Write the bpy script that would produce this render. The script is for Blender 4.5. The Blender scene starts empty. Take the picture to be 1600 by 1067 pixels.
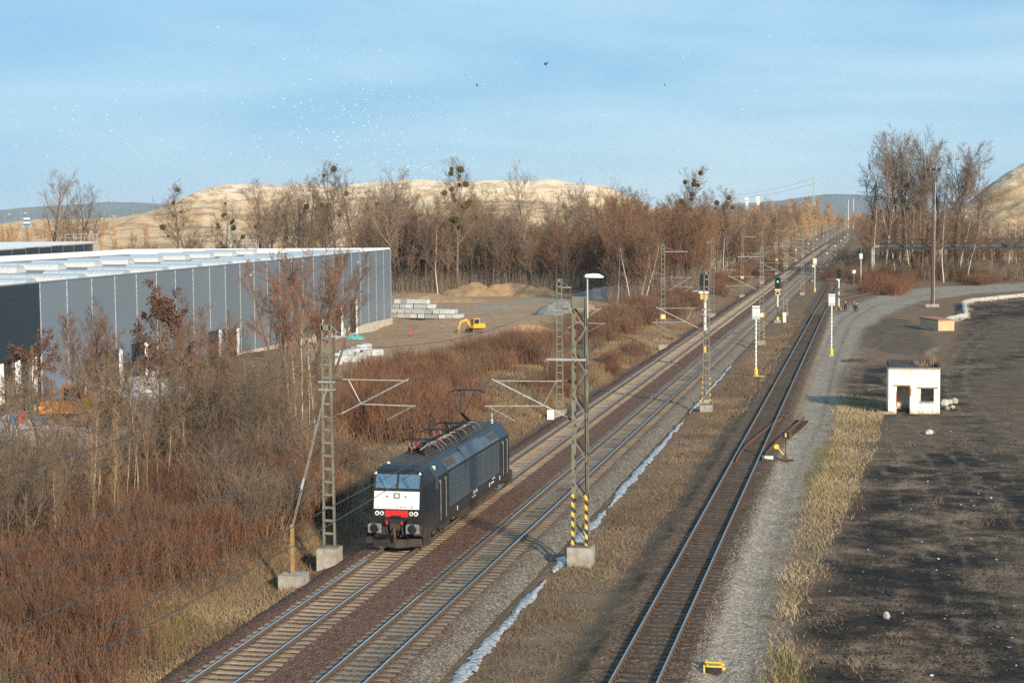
import bpy, math, random
import numpy as np
from mathutils import Vector, Matrix

# ------------------------------------------------------------------ scene, camera, sky, sun
S = bpy.context.scene
COL = S.collection
FPX, PIT, YAW, ROLL, EYE = 2646.0, .0728, .2075, -.0076, 14.83     # focal length in photo pixels, angles, eye height over the rails
_F = np.array([-math.sin(YAW)*math.cos(PIT), math.cos(YAW)*math.cos(PIT), -math.sin(PIT)])
_R0 = np.array([math.cos(YAW), math.sin(YAW), 0.]); _U0 = np.cross(_R0, _F)
_R = _R0*math.cos(ROLL)+_U0*math.sin(ROLL); _U = -_R0*math.sin(ROLL)+_U0*math.cos(ROLL)
cam_d = bpy.data.cameras.new('camera'); cam = bpy.data.objects.new('camera', cam_d); COL.objects.link(cam)
cam_d.sensor_width = 36; cam_d.lens = FPX/1600*36; cam_d.clip_start = .5; cam_d.clip_end = 60000
cam.matrix_world = Matrix(((_R[0], _U[0], -_F[0], 0), (_R[1], _U[1], -_F[1], 0), (_R[2], _U[2], -_F[2], EYE), (0, 0, 0, 1)))
S.camera = cam

SUN_AZ, SUN_EL = math.radians(141), math.radians(20)      # azimuth clockwise from +Y (along the tracks)
sun_dir = Vector((math.sin(SUN_AZ)*math.cos(SUN_EL), math.cos(SUN_AZ)*math.cos(SUN_EL), math.sin(SUN_EL)))
W = bpy.data.worlds.new('World'); S.world = W; W.use_nodes = True
wt = W.node_tree; wt.nodes.clear()
def wn(t, **k):
    n = wt.nodes.new(t)
    for a, b in k.items(): setattr(n, a, b)
    return n
sky = wn('ShaderNodeTexSky', sky_type='NISHITA', sun_disc=False, sun_elevation=SUN_EL, sun_rotation=SUN_AZ,
         altitude=200, air_density=1.15, dust_density=.25, ozone_density=3.5)
tc = wn('ShaderNodeTexCoord'); mp = wn('ShaderNodeMapping'); mp.inputs['Scale'].default_value = (1.1, 1.1, 7.5)
mp.inputs['Rotation'].default_value = (.10, .06, .3)
nz = wn('ShaderNodeTexNoise'); nz.inputs['Scale'].default_value = 2.2; nz.inputs['Detail'].default_value = 4; nz.inputs['Roughness'].default_value = .5; nz.inputs['Distortion'].default_value = .4
rp = wn('ShaderNodeValToRGB'); rp.color_ramp.elements[0].position = .38; rp.color_ramp.elements[1].position = .66
rp.color_ramp.elements[0].color = (2.75, 5.6, 8.5, 1); rp.color_ramp.elements[1].color = (5.1, 7.6, 9.5, 1)
mxs = wn('ShaderNodeMix', data_type='RGBA'); mxs.inputs['Factor'].default_value = .8
bg = wn('ShaderNodeBackground'); bg.inputs['Strength'].default_value = .073
wo = wn('ShaderNodeOutputWorld')
L_ = wt.links.new
L_(tc.outputs['Generated'], mp.inputs['Vector']); L_(mp.outputs['Vector'], nz.inputs['Vector']); L_(nz.outputs['Fac'], rp.inputs['Fac'])
L_(rp.outputs['Color'], mxs.inputs['B']); L_(sky.outputs['Color'], mxs.inputs['A'])
L_(mxs.outputs['Result'], bg.inputs['Color']); L_(bg.outputs['Background'], wo.inputs['Surface'])
sl = bpy.data.lights.new('sun', 'SUN'); sl.energy = 4.9; sl.angle = math.radians(3.2); sl.color = (1, .85, .64)
so = bpy.data.objects.new('sun', sl); COL.objects.link(so)
so.rotation_euler = sun_dir.to_track_quat('Z', 'Y').to_euler(); so.location = (60, -60, 80)
S.view_settings.view_transform = 'Standard'; S.view_settings.look = 'None'; S.view_settings.exposure = .52; S.view_settings.gamma = 1
S.view_settings.use_curve_mapping = False
S.render.engine = 'CYCLES'
cy = S.cycles; cy.max_bounces = 5; cy.diffuse_bounces = 2; cy.glossy_bounces = 2; cy.transmission_bounces = 3; cy.transparent_max_bounces = 6; cy.volume_bounces = 0
cy.use_denoising = False; cy.sample_clamp_indirect = 1.5; cy.sample_clamp_direct = 4.; cy.denoising_prefilter = 'ACCURATE'; cy.use_adaptive_sampling = True; cy.adaptive_threshold = .01

# ------------------------------------------------------------------ pixels -> directions
def ray(x, y): return _F+_R*(x-800)/FPX-_U*(y-533.5)/FPX
def pix(x, y, z):                       # where the ray of a photo pixel meets height z
    d = ray(x, y); t = (z-EYE)/d[2]; return (d[0]*t, d[1]*t, z)
def pixY(x, y, Y):                      # where it meets the plane at distance Y along the tracks
    d = ray(x, y); t = Y/d[1]; return (d[0]*t, Y, EYE+d[2]*t)
def proj(X, Y, Z):
    dx, dy, dz = X, Y, Z-EYE
    z = dx*_F[0]+dy*_F[1]+dz*_F[2]
    return 800+FPX*(dx*_R[0]+dy*_R[1]+dz*_R[2])/z, 533.5-FPX*(dx*_U[0]+dy*_U[1]+dz*_U[2])/z

# ------------------------------------------------------------------ noise + ground shape
def vnoise(x, y, sc, seed=0):
    x = np.asarray(x, float)/sc; y = np.asarray(y, float)/sc
    xi = np.floor(x).astype(np.int64); yi = np.floor(y).astype(np.int64); fx = x-xi; fy = y-yi
    fx = fx*fx*(3-2*fx); fy = fy*fy*(3-2*fy)
    def h(a, b):
        n = (a*374761393+b*668265263+seed*144665) & 0x7fffffff
        n = ((n ^ (n >> 13))*1274126177) & 0x7fffffff
        return ((n ^ (n >> 16)) & 0xffff)/65535.
    return (h(xi, yi)*(1-fx)+h(xi+1, yi)*fx)*(1-fy)+(h(xi, yi+1)*(1-fx)+h(xi+1, yi+1)*fx)*fy
def sst(a, b, x):
    t = np.clip((np.asarray(x, float)-a)/(b-a), 0, 1); return t*t*(3-2*t)
def gh(x, y):
    x = np.asarray(x, float); y = np.asarray(y, float)
    n1 = vnoise(x, y, 6, 1)-.5; n2 = vnoise(x, y, 1.6, 2)-.5; n3 = vnoise(x, y, 25, 3)-.5
    right = -.45+.10*n1+.05*n2
    bed3 = sst(-10.2, -8.9, x)*(1-sst(-5.6, -4.6, x))
    right = right*(1-bed3)+(-.205+.02*n2)*bed3
    right = right+1.2*sst(25, 80, x)*n3
    left = -1.05+sst(-24.9, -28.5, x)*(1.0+.5*n1+.8*n3+.15*n2)
    far = sst(150, 225, y)
    left = left+sst(-33, -44, x)*(-.25-1.35*far)
    hall = sst(-52, -62, x)*sst(258, 140, y)*.5
    left = left+hall
    w = sst(-24.6, -23.4, x)
    z = left*(1-w)+(-.75)*w
    w2 = sst(-14.4, -13.6, x)
    return z*(1-w2)+right*w2
def g1(x, y): return float(gh(x, y))

# ------------------------------------------------------------------ node material helpers
MATS = {}
def new_mat(name):
    m = bpy.data.materials.new(name); m.use_nodes = True; t = m.node_tree; t.nodes.clear()
    o = t.nodes.new('ShaderNodeOutputMaterial'); b = t.nodes.new('ShaderNodeBsdfPrincipled'); t.links.new(b.outputs[0], o.inputs['Surface'])
    MATS[name] = m; return m, t, b
def nd(t, ty, **k):
    n = t.nodes.new(ty)
    for a, v in k.items():
        if a in n.inputs.keys(): n.inputs[a].default_value = v
        else: setattr(n, a, v)
    return n
def c4(c): return (c[0], c[1], c[2], 1)
def noise(t, vec, scale, detail=4, rough=.55):
    n = nd(t, 'ShaderNodeTexNoise', Scale=scale, Detail=detail, Roughness=rough); t.links.new(vec, n.inputs['Vector']); return n.outputs['Fac']
def ramp(t, fac, stops):
    r = nd(t, 'ShaderNodeValToRGB'); e = r.color_ramp.elements
    while len(e) < len(stops): e.new(.5)
    for i, (p, c) in enumerate(stops):
        e[i].position = p; e[i].color = c4(c) if not np.isscalar(c) else (c, c, c, 1)
    t.links.new(fac, r.inputs['Fac']); return r.outputs['Color']
def mixc(t, fac, a, b, mode='MIX'):
    m = nd(t, 'ShaderNodeMix', data_type='RGBA', blend_type=mode)
    for s, v in (('Factor', fac), ('A', a), ('B', b)):
        if hasattr(v, 'is_linked') or hasattr(v, 'links'): t.links.new(v, m.inputs[s])
        else: m.inputs[s].default_value = v if s == 'Factor' else c4(v)
    return m.outputs['Result']
def math_(t, op, a, b=0., clamp=False):
    m = nd(t, 'ShaderNodeMath', operation=op, use_clamp=clamp)
    for i, v in enumerate((a, b)):
        if hasattr(v, 'links'): t.links.new(v, m.inputs[i])
        else: m.inputs[i].default_value = v
    return m.outputs[0]
def bump(t, b, h, strength=.3, dist=.02):
    n = nd(t, 'ShaderNodeBump', Strength=strength, Distance=dist); t.links.new(h, n.inputs['Height']); t.links.new(n.outputs[0], b.inputs['Normal'])
def M(name, col, rough=.6, metal=0., var=.25, scale=3., col2=None, rnd=0., bmp=0., bscale=30., detail=4, spec=None, coord='Object'):
    """plain surface with mottled wear: col <-> col2 by noise, per-object brightness rnd"""
    if name in MATS: return MATS[name]
    m, t, b = new_mat(name)
    tcn = nd(t, 'ShaderNodeTexCoord'); v = tcn.outputs[coord]
    f = noise(t, v, scale, detail)
    c2 = col2 if col2 is not None else tuple(max(0, x*(1-2*var)) for x in col)
    c1 = col if col2 is not None else tuple(min(1, x*(1+var)) for x in col)
    cc = ramp(t, f, [(.3, c2), (.7, c1)])
    if rnd:
        oi = nd(t, 'ShaderNodeObjectInfo'); k = math_(t, 'MULTIPLY_ADD', oi.outputs['Random'], 2*rnd); k.node.inputs[2].default_value = 1-rnd
        hv = nd(t, 'ShaderNodeHueSaturation'); t.links.new(k, hv.inputs['Value']); t.links.new(cc, hv.inputs['Color']); cc = hv.outputs[0]
    t.links.new(cc, b.inputs['Base Color'])
    b.inputs['Roughness'].default_value = rough; b.inputs['Metallic'].default_value = metal
    if spec is not None: b.inputs['Specular IOR Level'].default_value = spec
    if bmp: bump(t, b, noise(t, v, bscale, 3), bmp, .02)
    return m
def emit(name, col, st):
    m, t, b = new_mat(name); b.inputs['Base Color'].default_value = c4(col); b.inputs['Emission Color'].default_value = c4(col); b.inputs['Emission Strength'].default_value = st; return m

# ------------------------------------------------------------------ mesh helpers
def mesh_np(name, v, tris=None, quads=None, smooth=False):
    me = bpy.data.meshes.new(name); v = np.ascontiguousarray(v, dtype=np.float32)
    me.vertices.add(len(v)); me.vertices.foreach_set('co', v.ravel())
    nt = 0 if tris is None else len(tris); nq = 0 if quads is None else len(quads)
    idx = np.concatenate([np.asarray(a, np.int32).ravel() for a in (tris, quads) if a is not None and len(a)])
    me.loops.add(len(idx)); me.loops.foreach_set('vertex_index', idx)
    me.polygons.add(nt+nq)
    st = np.concatenate([np.arange(nt)*3, nt*3+np.arange(nq)*4]).astype(np.int32)
    me.polygons.foreach_set('loop_start', st)
    if smooth: me.polygons.foreach_set('use_smooth', np.ones(nt+nq, bool))
    me.update(calc_edges=True); return me
def link(name, data, mat=None, parent=None, loc=None, rz=0., kind=None):
    o = bpy.data.objects.new(name, data); COL.objects.link(o)
    if mat is not None and data is not None and len(data.materials) == 0: data.materials.append(mat if not isinstance(mat, str) else MATS[mat])
    if parent is not None: o.parent = parent
    if loc is not None: o.location = loc
    if rz: o.rotation_euler = (0, 0, rz)
    if kind: o['kind'] = kind
    return o
def tag(o, label, cat, group=None, kind=None):
    o['label'] = label; o['category'] = cat
    if group: o['group'] = group
    if kind: o['kind'] = kind
    return o
def thing(name, label, cat, loc=(0, 0, 0), rz=0., group=None):
    return tag(link(name, None, loc=loc, rz=rz), label, cat, group)
def copy_tree(o, parent=None):
    kids = [c for c in o.children]
    c = o.copy(); COL.objects.link(c); c.parent = parent
    for k in kids: copy_tree(k, c)
    return c
class MB:
    def __init__(s): s.v = []; s.f = []
    def add(s, vs, fs):
        n = len(s.v); s.v += [tuple(p) for p in vs]; s.f += [tuple(i+n for i in f) for f in fs]; return s
    def box(s, c, d, rz=0., rx=0., ry=0.):
        x, y, z = (k/2 for k in d)
        vs = [Vector((sx*x, sy*y, sz*z)) for sz in (-1, 1) for sy in (-1, 1) for sx in (-1, 1)]
        if rz or rx or ry:
            m = Matrix.Rotation(rz, 3, 'Z') @ Matrix.Rotation(ry, 3, 'Y') @ Matrix.Rotation(rx, 3, 'X'); vs = [m @ p for p in vs]
        c = Vector(c)
        return s.add([c+p for p in vs], [(0, 2, 3, 1), (4, 5, 7, 6), (0, 1, 5, 4), (2, 6, 7, 3), (0, 4, 6, 2), (1, 3, 7, 5)])
    def bar(s, a, b, w, h=None):          # square bar between two points
        return s.path([a, b], w/2*1.414, 4, rot=math.pi/4)
    def path(s, pts, r, n=6, cap=True, rot=0.):
        pts = [Vector(p) for p in pts]; rs = r if isinstance(r, (list, tuple)) else [r]*len(pts)
        vs = []; prev = None
        for i, p in enumerate(pts):
            d = (pts[min(i+1, len(pts)-1)]-pts[max(i-1, 0)]).normalized()
            a = Vector((0, 0, 1)) if abs(d.z) < .9 else Vector((0, 1, 0))
            u = prev if prev is not None else d.cross(a).normalized()
            u = (u-d*u.dot(d)).normalized(); prev = u; w = d.cross(u)
            vs += [p+(u*math.cos(rot+2*math.pi*k/n)+w*math.sin(rot+2*math.pi*k/n))*rs[i] for k in range(n)]
        fs = []
        for i in range(len(pts)-1):
            fs += [(i*n+k, i*n+(k+1) % n, (i+1)*n+(k+1) % n, (i+1)*n+k) for k in range(n)]
        if cap: fs += [tuple(range(n))[::-1], tuple((len(pts)-1)*n+k for k in range(n))]
        return s.add(vs, fs)
    tube = lambda s, a, b, r, r2=None, n=8: s.path([a, b], [r, r if r2 is None else r2], n)
    def loft(s, rings, cap=True, skip=()):
        n = len(rings[0]); vs = [p for r in rings for p in r]; fs = []
        for i in range(len(rings)-1):
            for k in range(n):
                if (i, k) in skip: continue
                fs.append((i*n+k, i*n+(k+1) % n, (i+1)*n+(k+1) % n, (i+1)*n+k))
        if cap: fs += [tuple(range(n))[::-1], tuple((len(rings)-1)*n+k for k in range(n))]
        return s.add(vs, fs)
    def prism(s, poly, axis, a, b):       # polygon in the two other axes, extruded from a to b along axis
        def P(p, t):
            return {'x': (t, p[0], p[1]), 'y': (p[0], t, p[1]), 'z': (p[0], p[1], t)}[axis]
        return s.loft([[P(p, a) for p in poly], [P(p, b) for p in poly]])
    def lathe(s, prof, c, axis='z', n=12):
        rings = []
        for r, h in prof:
            ring = []
            for k in range(n):
                ca, sa = r*math.cos(2*math.pi*k/n), r*math.sin(2*math.pi*k/n)
                q = {'z': (ca, sa, h), 'y': (ca, h, sa), 'x': (h, ca, sa)}[axis]
                ring.append((c[0]+q[0], c[1]+q[1], c[2]+q[2]))
            rings.append(ring)
        return s.loft(rings)
    def quad(s, a, b, c, d): return s.add([a, b, c, d], [(0, 1, 2, 3)])
    def mesh(s, name, smooth=False):
        me = bpy.data.meshes.new(name); me.from_pydata(s.v, [], s.f)
        import bmesh
        bm = bmesh.new(); bm.from_mesh(me); bmesh.ops.recalc_face_normals(bm, faces=bm.faces); bm.to_mesh(me); bm.free()
        if smooth:
            for p in me.polygons: p.use_smooth = True
        return me
    def build(s, name, mat, parent=None, smooth=False, loc=None, rz=0., kind=None):
        return link(name, s.mesh(name, smooth), mat, parent, loc, rz, kind)
def text_mesh(body, size, ext=.004):
    cu = bpy.data.curves.new('lettering', 'FONT'); cu.body = body; cu.size = size; cu.extrude = ext; cu.resolution_u = 2
    o = bpy.data.objects.new('lettering', cu); me = bpy.data.meshes.new_from_object(o); bpy.data.objects.remove(o); return me
rng = np.random.default_rng(7); RND = random.Random(5)
# ------------------------------------------------------------------ materials
M('mast_paint', (.19, .195, .16), .6, var=.2, scale=1.2, col2=(.12, .11, .085), bmp=.1)
M('mast_dark', (.12, .115, .09), .7, col2=(.08, .06, .045), scale=2)
M('galv', (.42, .43, .42), .45, .4, var=.12, scale=2)
M('concrete', (.36, .34, .30), .9, col2=(.2, .18, .15), scale=2.2, bmp=.4, bscale=14, rnd=.1)
M('sleeper_conc', (.31, .25, .18), .95, col2=(.18, .135, .092), scale=2.4, rnd=.14, bmp=.3)
M('sleeper_grey', (.225, .19, .145), .95, col2=(.13, .103, .076), scale=2.4, rnd=.14, bmp=.3)
M('sleeper_wood', (.055, .040, .029), .95, col2=(.024, .017, .0125), scale=3, rnd=.3, bmp=.4)
M('rail_top', (.62, .66, .72), .22, .9, var=.04)
M('rail_rust', (.115, .075, .05), .85, col2=(.075, .05, .034), scale=4)
M('rust_old', (.13, .07, .045), .9, col2=(.07, .035, .022), scale=5)
M('stripe_yellow', (.75, .48, .03), .6, var=.1, col2=(.55, .36, .05), scale=6)
M('stripe_black', (.02, .02, .02), .6)
M('white_paint', (.75, .76, .74), .5, var=.08, col2=(.58, .58, .55), scale=5)
M('box_white', (.62, .68, .68), .5, var=.08, col2=(.5, .56, .56), scale=4)
M('black_metal', (.012, .013, .014), .5)
M('yellow', (.72, .50, .05), .55, var=.1)
M('orange_sign', (.72, .42, .12), .6, var=.1)
M('blue', (.04, .20, .50), .5)
M('red', (.62, .025, .02), .45, var=.08)
M('wire', (.10, .10, .095), .5, .6)
M('tube_grey', (.40, .40, .36), .5, .3, var=.15)
M('insul', (.16, .08, .05), .35)
def loco_paint():
    m, t, b = new_mat('navy'); tcn = nd(t, 'ShaderNodeTexCoord'); v = tcn.outputs['Object']; n1 = noise(t, v, 1.6, 5); n2 = noise(t, v, 6., 5, .65)
    c = ramp(t, n1, [(.3, (.0085, .0105, .015)), (.7, (.0145, .0175, .024))]); xyz = nd(t, 'ShaderNodeSeparateXYZ'); t.links.new(v, xyz.inputs[0])
    k = nd(t, 'ShaderNodeMapRange'); k.inputs['From Min'].default_value = 1.9; k.inputs['From Max'].default_value = .7; k.inputs['To Max'].default_value = .45; t.links.new(xyz.outputs[2], k.inputs['Value'])
    c = mixc(t, math_(t, 'MULTIPLY', k.outputs[0], math_(t, 'MULTIPLY', n2, 1.5)), c, (.10, .07, .048))
    t.links.new(c, b.inputs['Base Color']); t.links.new(ramp(t, n2, [(.3, .28), (.7, .5)]), b.inputs['Roughness'])
loco_paint()
M('navy_panel', (.06, .082, .112), .45, var=.15, scale=1.2, spec=.6)
M('rib_paint', (.14, .18, .22), .4)
M('anchor_brown', (.30, .19, .085), .8, var=.15)
M('roof_dark', (.062, .056, .050), .8, col2=(.034, .031, .028), scale=2.5)
M('loco_white', (.80, .80, .78), .4, col2=(.70, .69, .64), scale=2.5)
M('under', (.050, .040, .032), .9, col2=(.020, .017, .015), scale=3)
M('grey_buffer', (.20, .21, .215), .6, col2=(.12, .12, .12), scale=4)
M('wall_grey', (.145, .182, .222), .42, var=.03, scale=.2, rnd=.07)
M('wall_navy', (.018, .032, .045), .45, var=.06, scale=.3, rnd=.05)
M('roof_membrane', (.25, .25, .255), .95, col2=(.18, .18, .185), scale=.35)
M('white_trim', (.80, .80, .79), .5, var=.04)
M('skylight', (.36, .42, .47), .6, var=.05)
M('kerb_grey', (.50, .51, .52), .7, var=.06)
M('rail_dull', (.42, .40, .38), .34, .85, var=.06)
M('plinth', (.55, .51, .44), .9, col2=(.36, .31, .24), scale=.9, bmp=.3)
M('wrap', (.50, .53, .54), .35, col2=(.26, .29, .31), scale=3.0, rnd=.3)
M('pallet_wood', (.30, .22, .13), .9)
M('excav_yellow', (.72, .36, .03), .45, var=.1)
M('excav_orange', (.75, .24, .02), .45, var=.1)
M('excav_dark', (.03, .032, .034), .7)
M('rusty_bucket', (.30, .17, .09), .8, col2=(.18, .09, .05), scale=4)
M('glass_dark', (.03, .045, .05), .08, spec=.8)
M('brick', (.40, .16, .08), .9, col2=(.26, .12, .07), scale=6)
M('shed_dark', (.045, .045, .05), .9)
M('skin', (.42, .26, .19), .55); M('jacket_red', (.16, .05, .045), .8); M('jacket_dark', (.03, .034, .045), .8); M('jacket_grey', (.10, .10, .105), .8)
M('pack_blue', (.10, .22, .36), .7); M('trousers', (.022, .023, .028), .85); M('hair', (.03, .02, .015), .8)
M('gull_white', (.62, .63, .65), .7, var=.03); M('crow_black', (.012, .012, .014), .6)
M('insulation_white', (.52, .51, .47), .8, col2=(.26, .23, .19), scale=2.6, bmp=.4)
M('pipe_grey', (.30, .32, .34), .5, .2, col2=(.16, .15, .14), scale=1.1)
M('pylon_green', (.42, .50, .44), .5)
M('block_white', (.80, .80, .78), .7, var=.04); M('block_window', (.20, .22, .25), .4)
M('earth', (.34, .22, .11), .95, col2=(.20, .13, .075), scale=.8, bmp=.5, bscale=4)
M('gravel_heap', (.20, .205, .20), .95, col2=(.13, .13, .128), scale=3, bmp=.5, bscale=12)
M('stone_pale', (.42, .40, .36), .9, col2=(.28, .26, .23), scale=2, rnd=.3)
M('litter_white', (.7, .7, .7), .6, rnd=.2); M('litter_blue', (.25, .42, .62), .6)
M('plank', (.36, .29, .2), .9, col2=(.22, .17, .12), scale=3)
# bark and twigs
M('bark_grey', (.155, .125, .098), .95, col2=(.085, .065, .05), scale=1.5, rnd=.25)
M('bark_brown', (.135, .095, .065), .95, col2=(.07, .048, .034), scale=1.5, rnd=.25)
M('bark_green', (.125, .115, .065), .95, col2=(.07, .058, .036), scale=1.5, rnd=.2)
M('bark_birch', (.62, .58, .52), .8, col2=(.30, .26, .22), scale=3.2, rnd=.08, detail=6)
M('twig_grey', (.23, .17, .12), .95, col2=(.145, .105, .073), scale=.35, rnd=.28)
M('twig_brown', (.235, .155, .10), .95, col2=(.15, .098, .064), scale=.35, rnd=.28)
M('twig_red', (.235, .118, .064), .95, col2=(.135, .078, .052), scale=.35, rnd=.22)
M('twig_gold', (.52, .33, .17), .95, col2=(.36, .22, .115), scale=.35, rnd=.2)  # golden sunlight on the far trees put into the twig colour
M('twig_shrub', (.205, .100, .057), .95, col2=(.115, .055, .032), scale=.8, rnd=.28)
M('twig_straw', (.31, .215, .125), .95, col2=(.19, .125, .07), scale=.8, rnd=.25)
M('leaf_brown', (.14, .065, .038), .9, col2=(.09, .04, .025), scale=1., rnd=.15)
M('mistletoe', (.085, .085, .022), .9, col2=(.05, .052, .015), scale=2., rnd=.3)
M('conifer', (.03, .045, .02), .9, col2=(.018, .028, .012), scale=2.)

def glass_mat():
    m, t, b = new_mat('glass')
    tr = nd(t, 'ShaderNodeBsdfTransparent', Color=(.9, .94, .94, 1)); gl = nd(t, 'ShaderNodeBsdfGlossy', Roughness=.04); gl.inputs['Color'].default_value = (.9, .95, 1, 1)
    mx = nd(t, 'ShaderNodeMixShader'); mx.inputs[0].default_value = .34
    out = [n for n in t.nodes if n.type == 'OUTPUT_MATERIAL'][0]
    t.links.new(tr.outputs[0], mx.inputs[1]); t.links.new(gl.outputs[0], mx.inputs[2]); t.links.new(mx.outputs[0], out.inputs['Surface'])
glass_mat()
def grass_mat(name, stops):
    m, t, b = new_mat(name)
    a = nd(t, 'ShaderNodeAttribute', attribute_name='tone')
    tcn = nd(t, 'ShaderNodeTexCoord'); f = math_(t, 'ADD', math_(t, 'MULTIPLY', a.outputs['Fac'], .65), math_(t, 'MULTIPLY', noise(t, tcn.outputs['Object'], .5, 2), .35))
    t.links.new(ramp(t, f, stops), b.inputs['Base Color']); b.inputs['Roughness'].default_value = .9
grass_mat('dry_grass', [(.12, (.15, .105, .06)), (.42, (.29, .215, .12)), (.7, (.40, .31, .18)), (.9, (.50, .41, .25))])
grass_mat('bank_grass', [(.12, (.10, .062, .035)), (.45, (.21, .135, .075)), (.75, (.32, .225, .125)), (.95, (.44, .34, .20))])
grass_mat('brown_grass', [(.12, (.085, .056, .037)), (.5, (.17, .118, .076)), (.88, (.29, .212, .138))])
grass_mat('green_grass', [(.15, (.09, .085, .03)), (.5, (.15, .14, .045)), (.85, (.24, .20, .08))])

# ---- ground shader: masks painted per vertex by the ground's own zones, detail by noise
def ground_mat():
    m, t, b = new_mat('ground')
    tcn = nd(t, 'ShaderNodeTexCoord'); v = tcn.outputs['Object']
    nb = noise(t, v, .16, 8, .68); ne = noise(t, v, .33, 6, .6); nm = noise(t, v, .9, 5, .6); nf = noise(t, v, 7., 4, .65)
    vo = nd(t, 'ShaderNodeTexVoronoi', Scale=9.); t.links.new(v, vo.inputs['Vector'])
    vo2 = nd(t, 'ShaderNodeTexVoronoi', Scale=2.2, Randomness=1.); t.links.new(v, vo2.inputs['Vector'])
    peb = vo.outputs['Color']; sp = nd(t, 'ShaderNodeSeparateColor'); t.links.new(peb, sp.inputs[0]); pr = sp.outputs[0]
    f = math_(t, 'ADD', math_(t, 'MULTIPLY', nm, .55), math_(t, 'MULTIPLY', nf, .45))
    f2 = math_(t, 'ADD', math_(t, 'MULTIPLY', nm, .35), math_(t, 'MULTIPLY', pr, .5)); f2 = math_(t, 'ADD', f2, math_(t, 'MULTIPLY', nf, .15))
    col = ramp(t, f, [(.28, (.085, .055, .035)), (.5, (.165, .105, .064)), (.72, (.26, .175, .10))])          # leaf litter and soil
    def zone(col, att, c, soft=.7):
        a = nd(t, 'ShaderNodeAttribute', attribute_name=att).outputs['Fac']
        k = math_(t, 'ADD', a, math_(t, 'MULTIPLY', math_(t, 'SUBTRACT', math_(t, 'ADD', math_(t, 'MULTIPLY', nm, .6), math_(t, 'MULTIPLY', nf, .4)), .5), 1.5))
        k = nd(t, 'ShaderNodeMapRange', interpolation_type='SMOOTHSTEP'); 
        s = math_(t, 'ADD', a, math_(t, 'MULTIPLY', math_(t, 'SUBTRACT', math_(t, 'ADD', math_(t, 'MULTIPLY', f, .55), math_(t, 'MULTIPLY', ne, .45)), .5), 2.4))
        t.links.new(s, k.inputs['Value']); k.inputs['From Min'].default_value = .5-soft/2; k.inputs['From Max'].default_value = .5+soft/2
        kk = math_(t, 'MULTIPLY', k.outputs[0], math_(t, 'GREATER_THAN', a, .015))
        return mixc(t, kk, col, c)
    col = zone(col, 'z_site', ramp(t, f, [(.3, (.18, .115, .068)), (.5, (.31, .205, .125)), (.7, (.45, .31, .19))]))
    col = zone(col, 'z_white', ramp(t, f, [(.25, (.40, .40, .41)), (.6, (.62, .63, .66)), (.8, (.72, .72, .74))]))
    col = zone(col, 'z_field', ramp(t, f, [(.3, (.13, .17, .03)), (.6, (.20, .23, .045)), (.8, (.32, .26, .09))]))
    col = zone(col, 'z_dry', ramp(t, f, [(.28, (.095, .066, .043)), (.5, (.17, .122, .077)), (.72, (.28, .21, .128))]))
    col = zone(col, 'z_green', ramp(t, f, [(.25, (.09, .08, .03)), (.5, (.14, .13, .045)), (.8, (.22, .18, .08))]))
    col = zone(col, 'z_coal', ramp(t, math_(t, 'ADD', math_(t, 'MULTIPLY', nb, .55), math_(t, 'MULTIPLY', f, .45)), [(.42, (.009, .0075, .0065)), (.465, (.019, .0145, .0115)), (.5, (.042, .029, .020)), (.53, (.086, .058, .038)), (.56, (.145, .10, .065)), (.61, (.22, .16, .108))]))
    col = zone(col, 'z_path', ramp(t, f2, [(.2, (.13, .105, .08)), (.45, (.23, .19, .147)), (.65, (.31, .265, .21)), (.85, (.44, .40, .34))]))
    col = zone(col, 'z_mud', ramp(t, f, [(.3, (.050, .035, .024)), (.5, (.105, .074, .048)), (.7, (.18, .13, .088))]))
    col = zone(col, 'z_rut', ramp(t, f, [(.3, (.08, .059, .041)), (.5, (.14, .105, .074)), (.7, (.21, .165, .12))]))
    col = zone(col, 'z_bed', ramp(t, f2, [(.2, (.045, .028, .018)), (.5, (.115, .072, .045)), (.75, (.20, .132, .085)), (.9, (.32, .24, .17))]))
    t.links.new(col, b.inputs['Base Color']); b.inputs['Roughness'].default_value = .95; b.inputs['Specular IOR Level'].default_value = .2
    h = math_(t, 'ADD', math_(t, 'MULTIPLY', nf, .6), math_(t, 'MULTIPLY', vo.outputs['Distance'], .5)); h = math_(t, 'ADD', h, math_(t, 'MULTIPLY', nm, 1.2))
    bump(t, b, h, .8, .08)
ground_mat()
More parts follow.
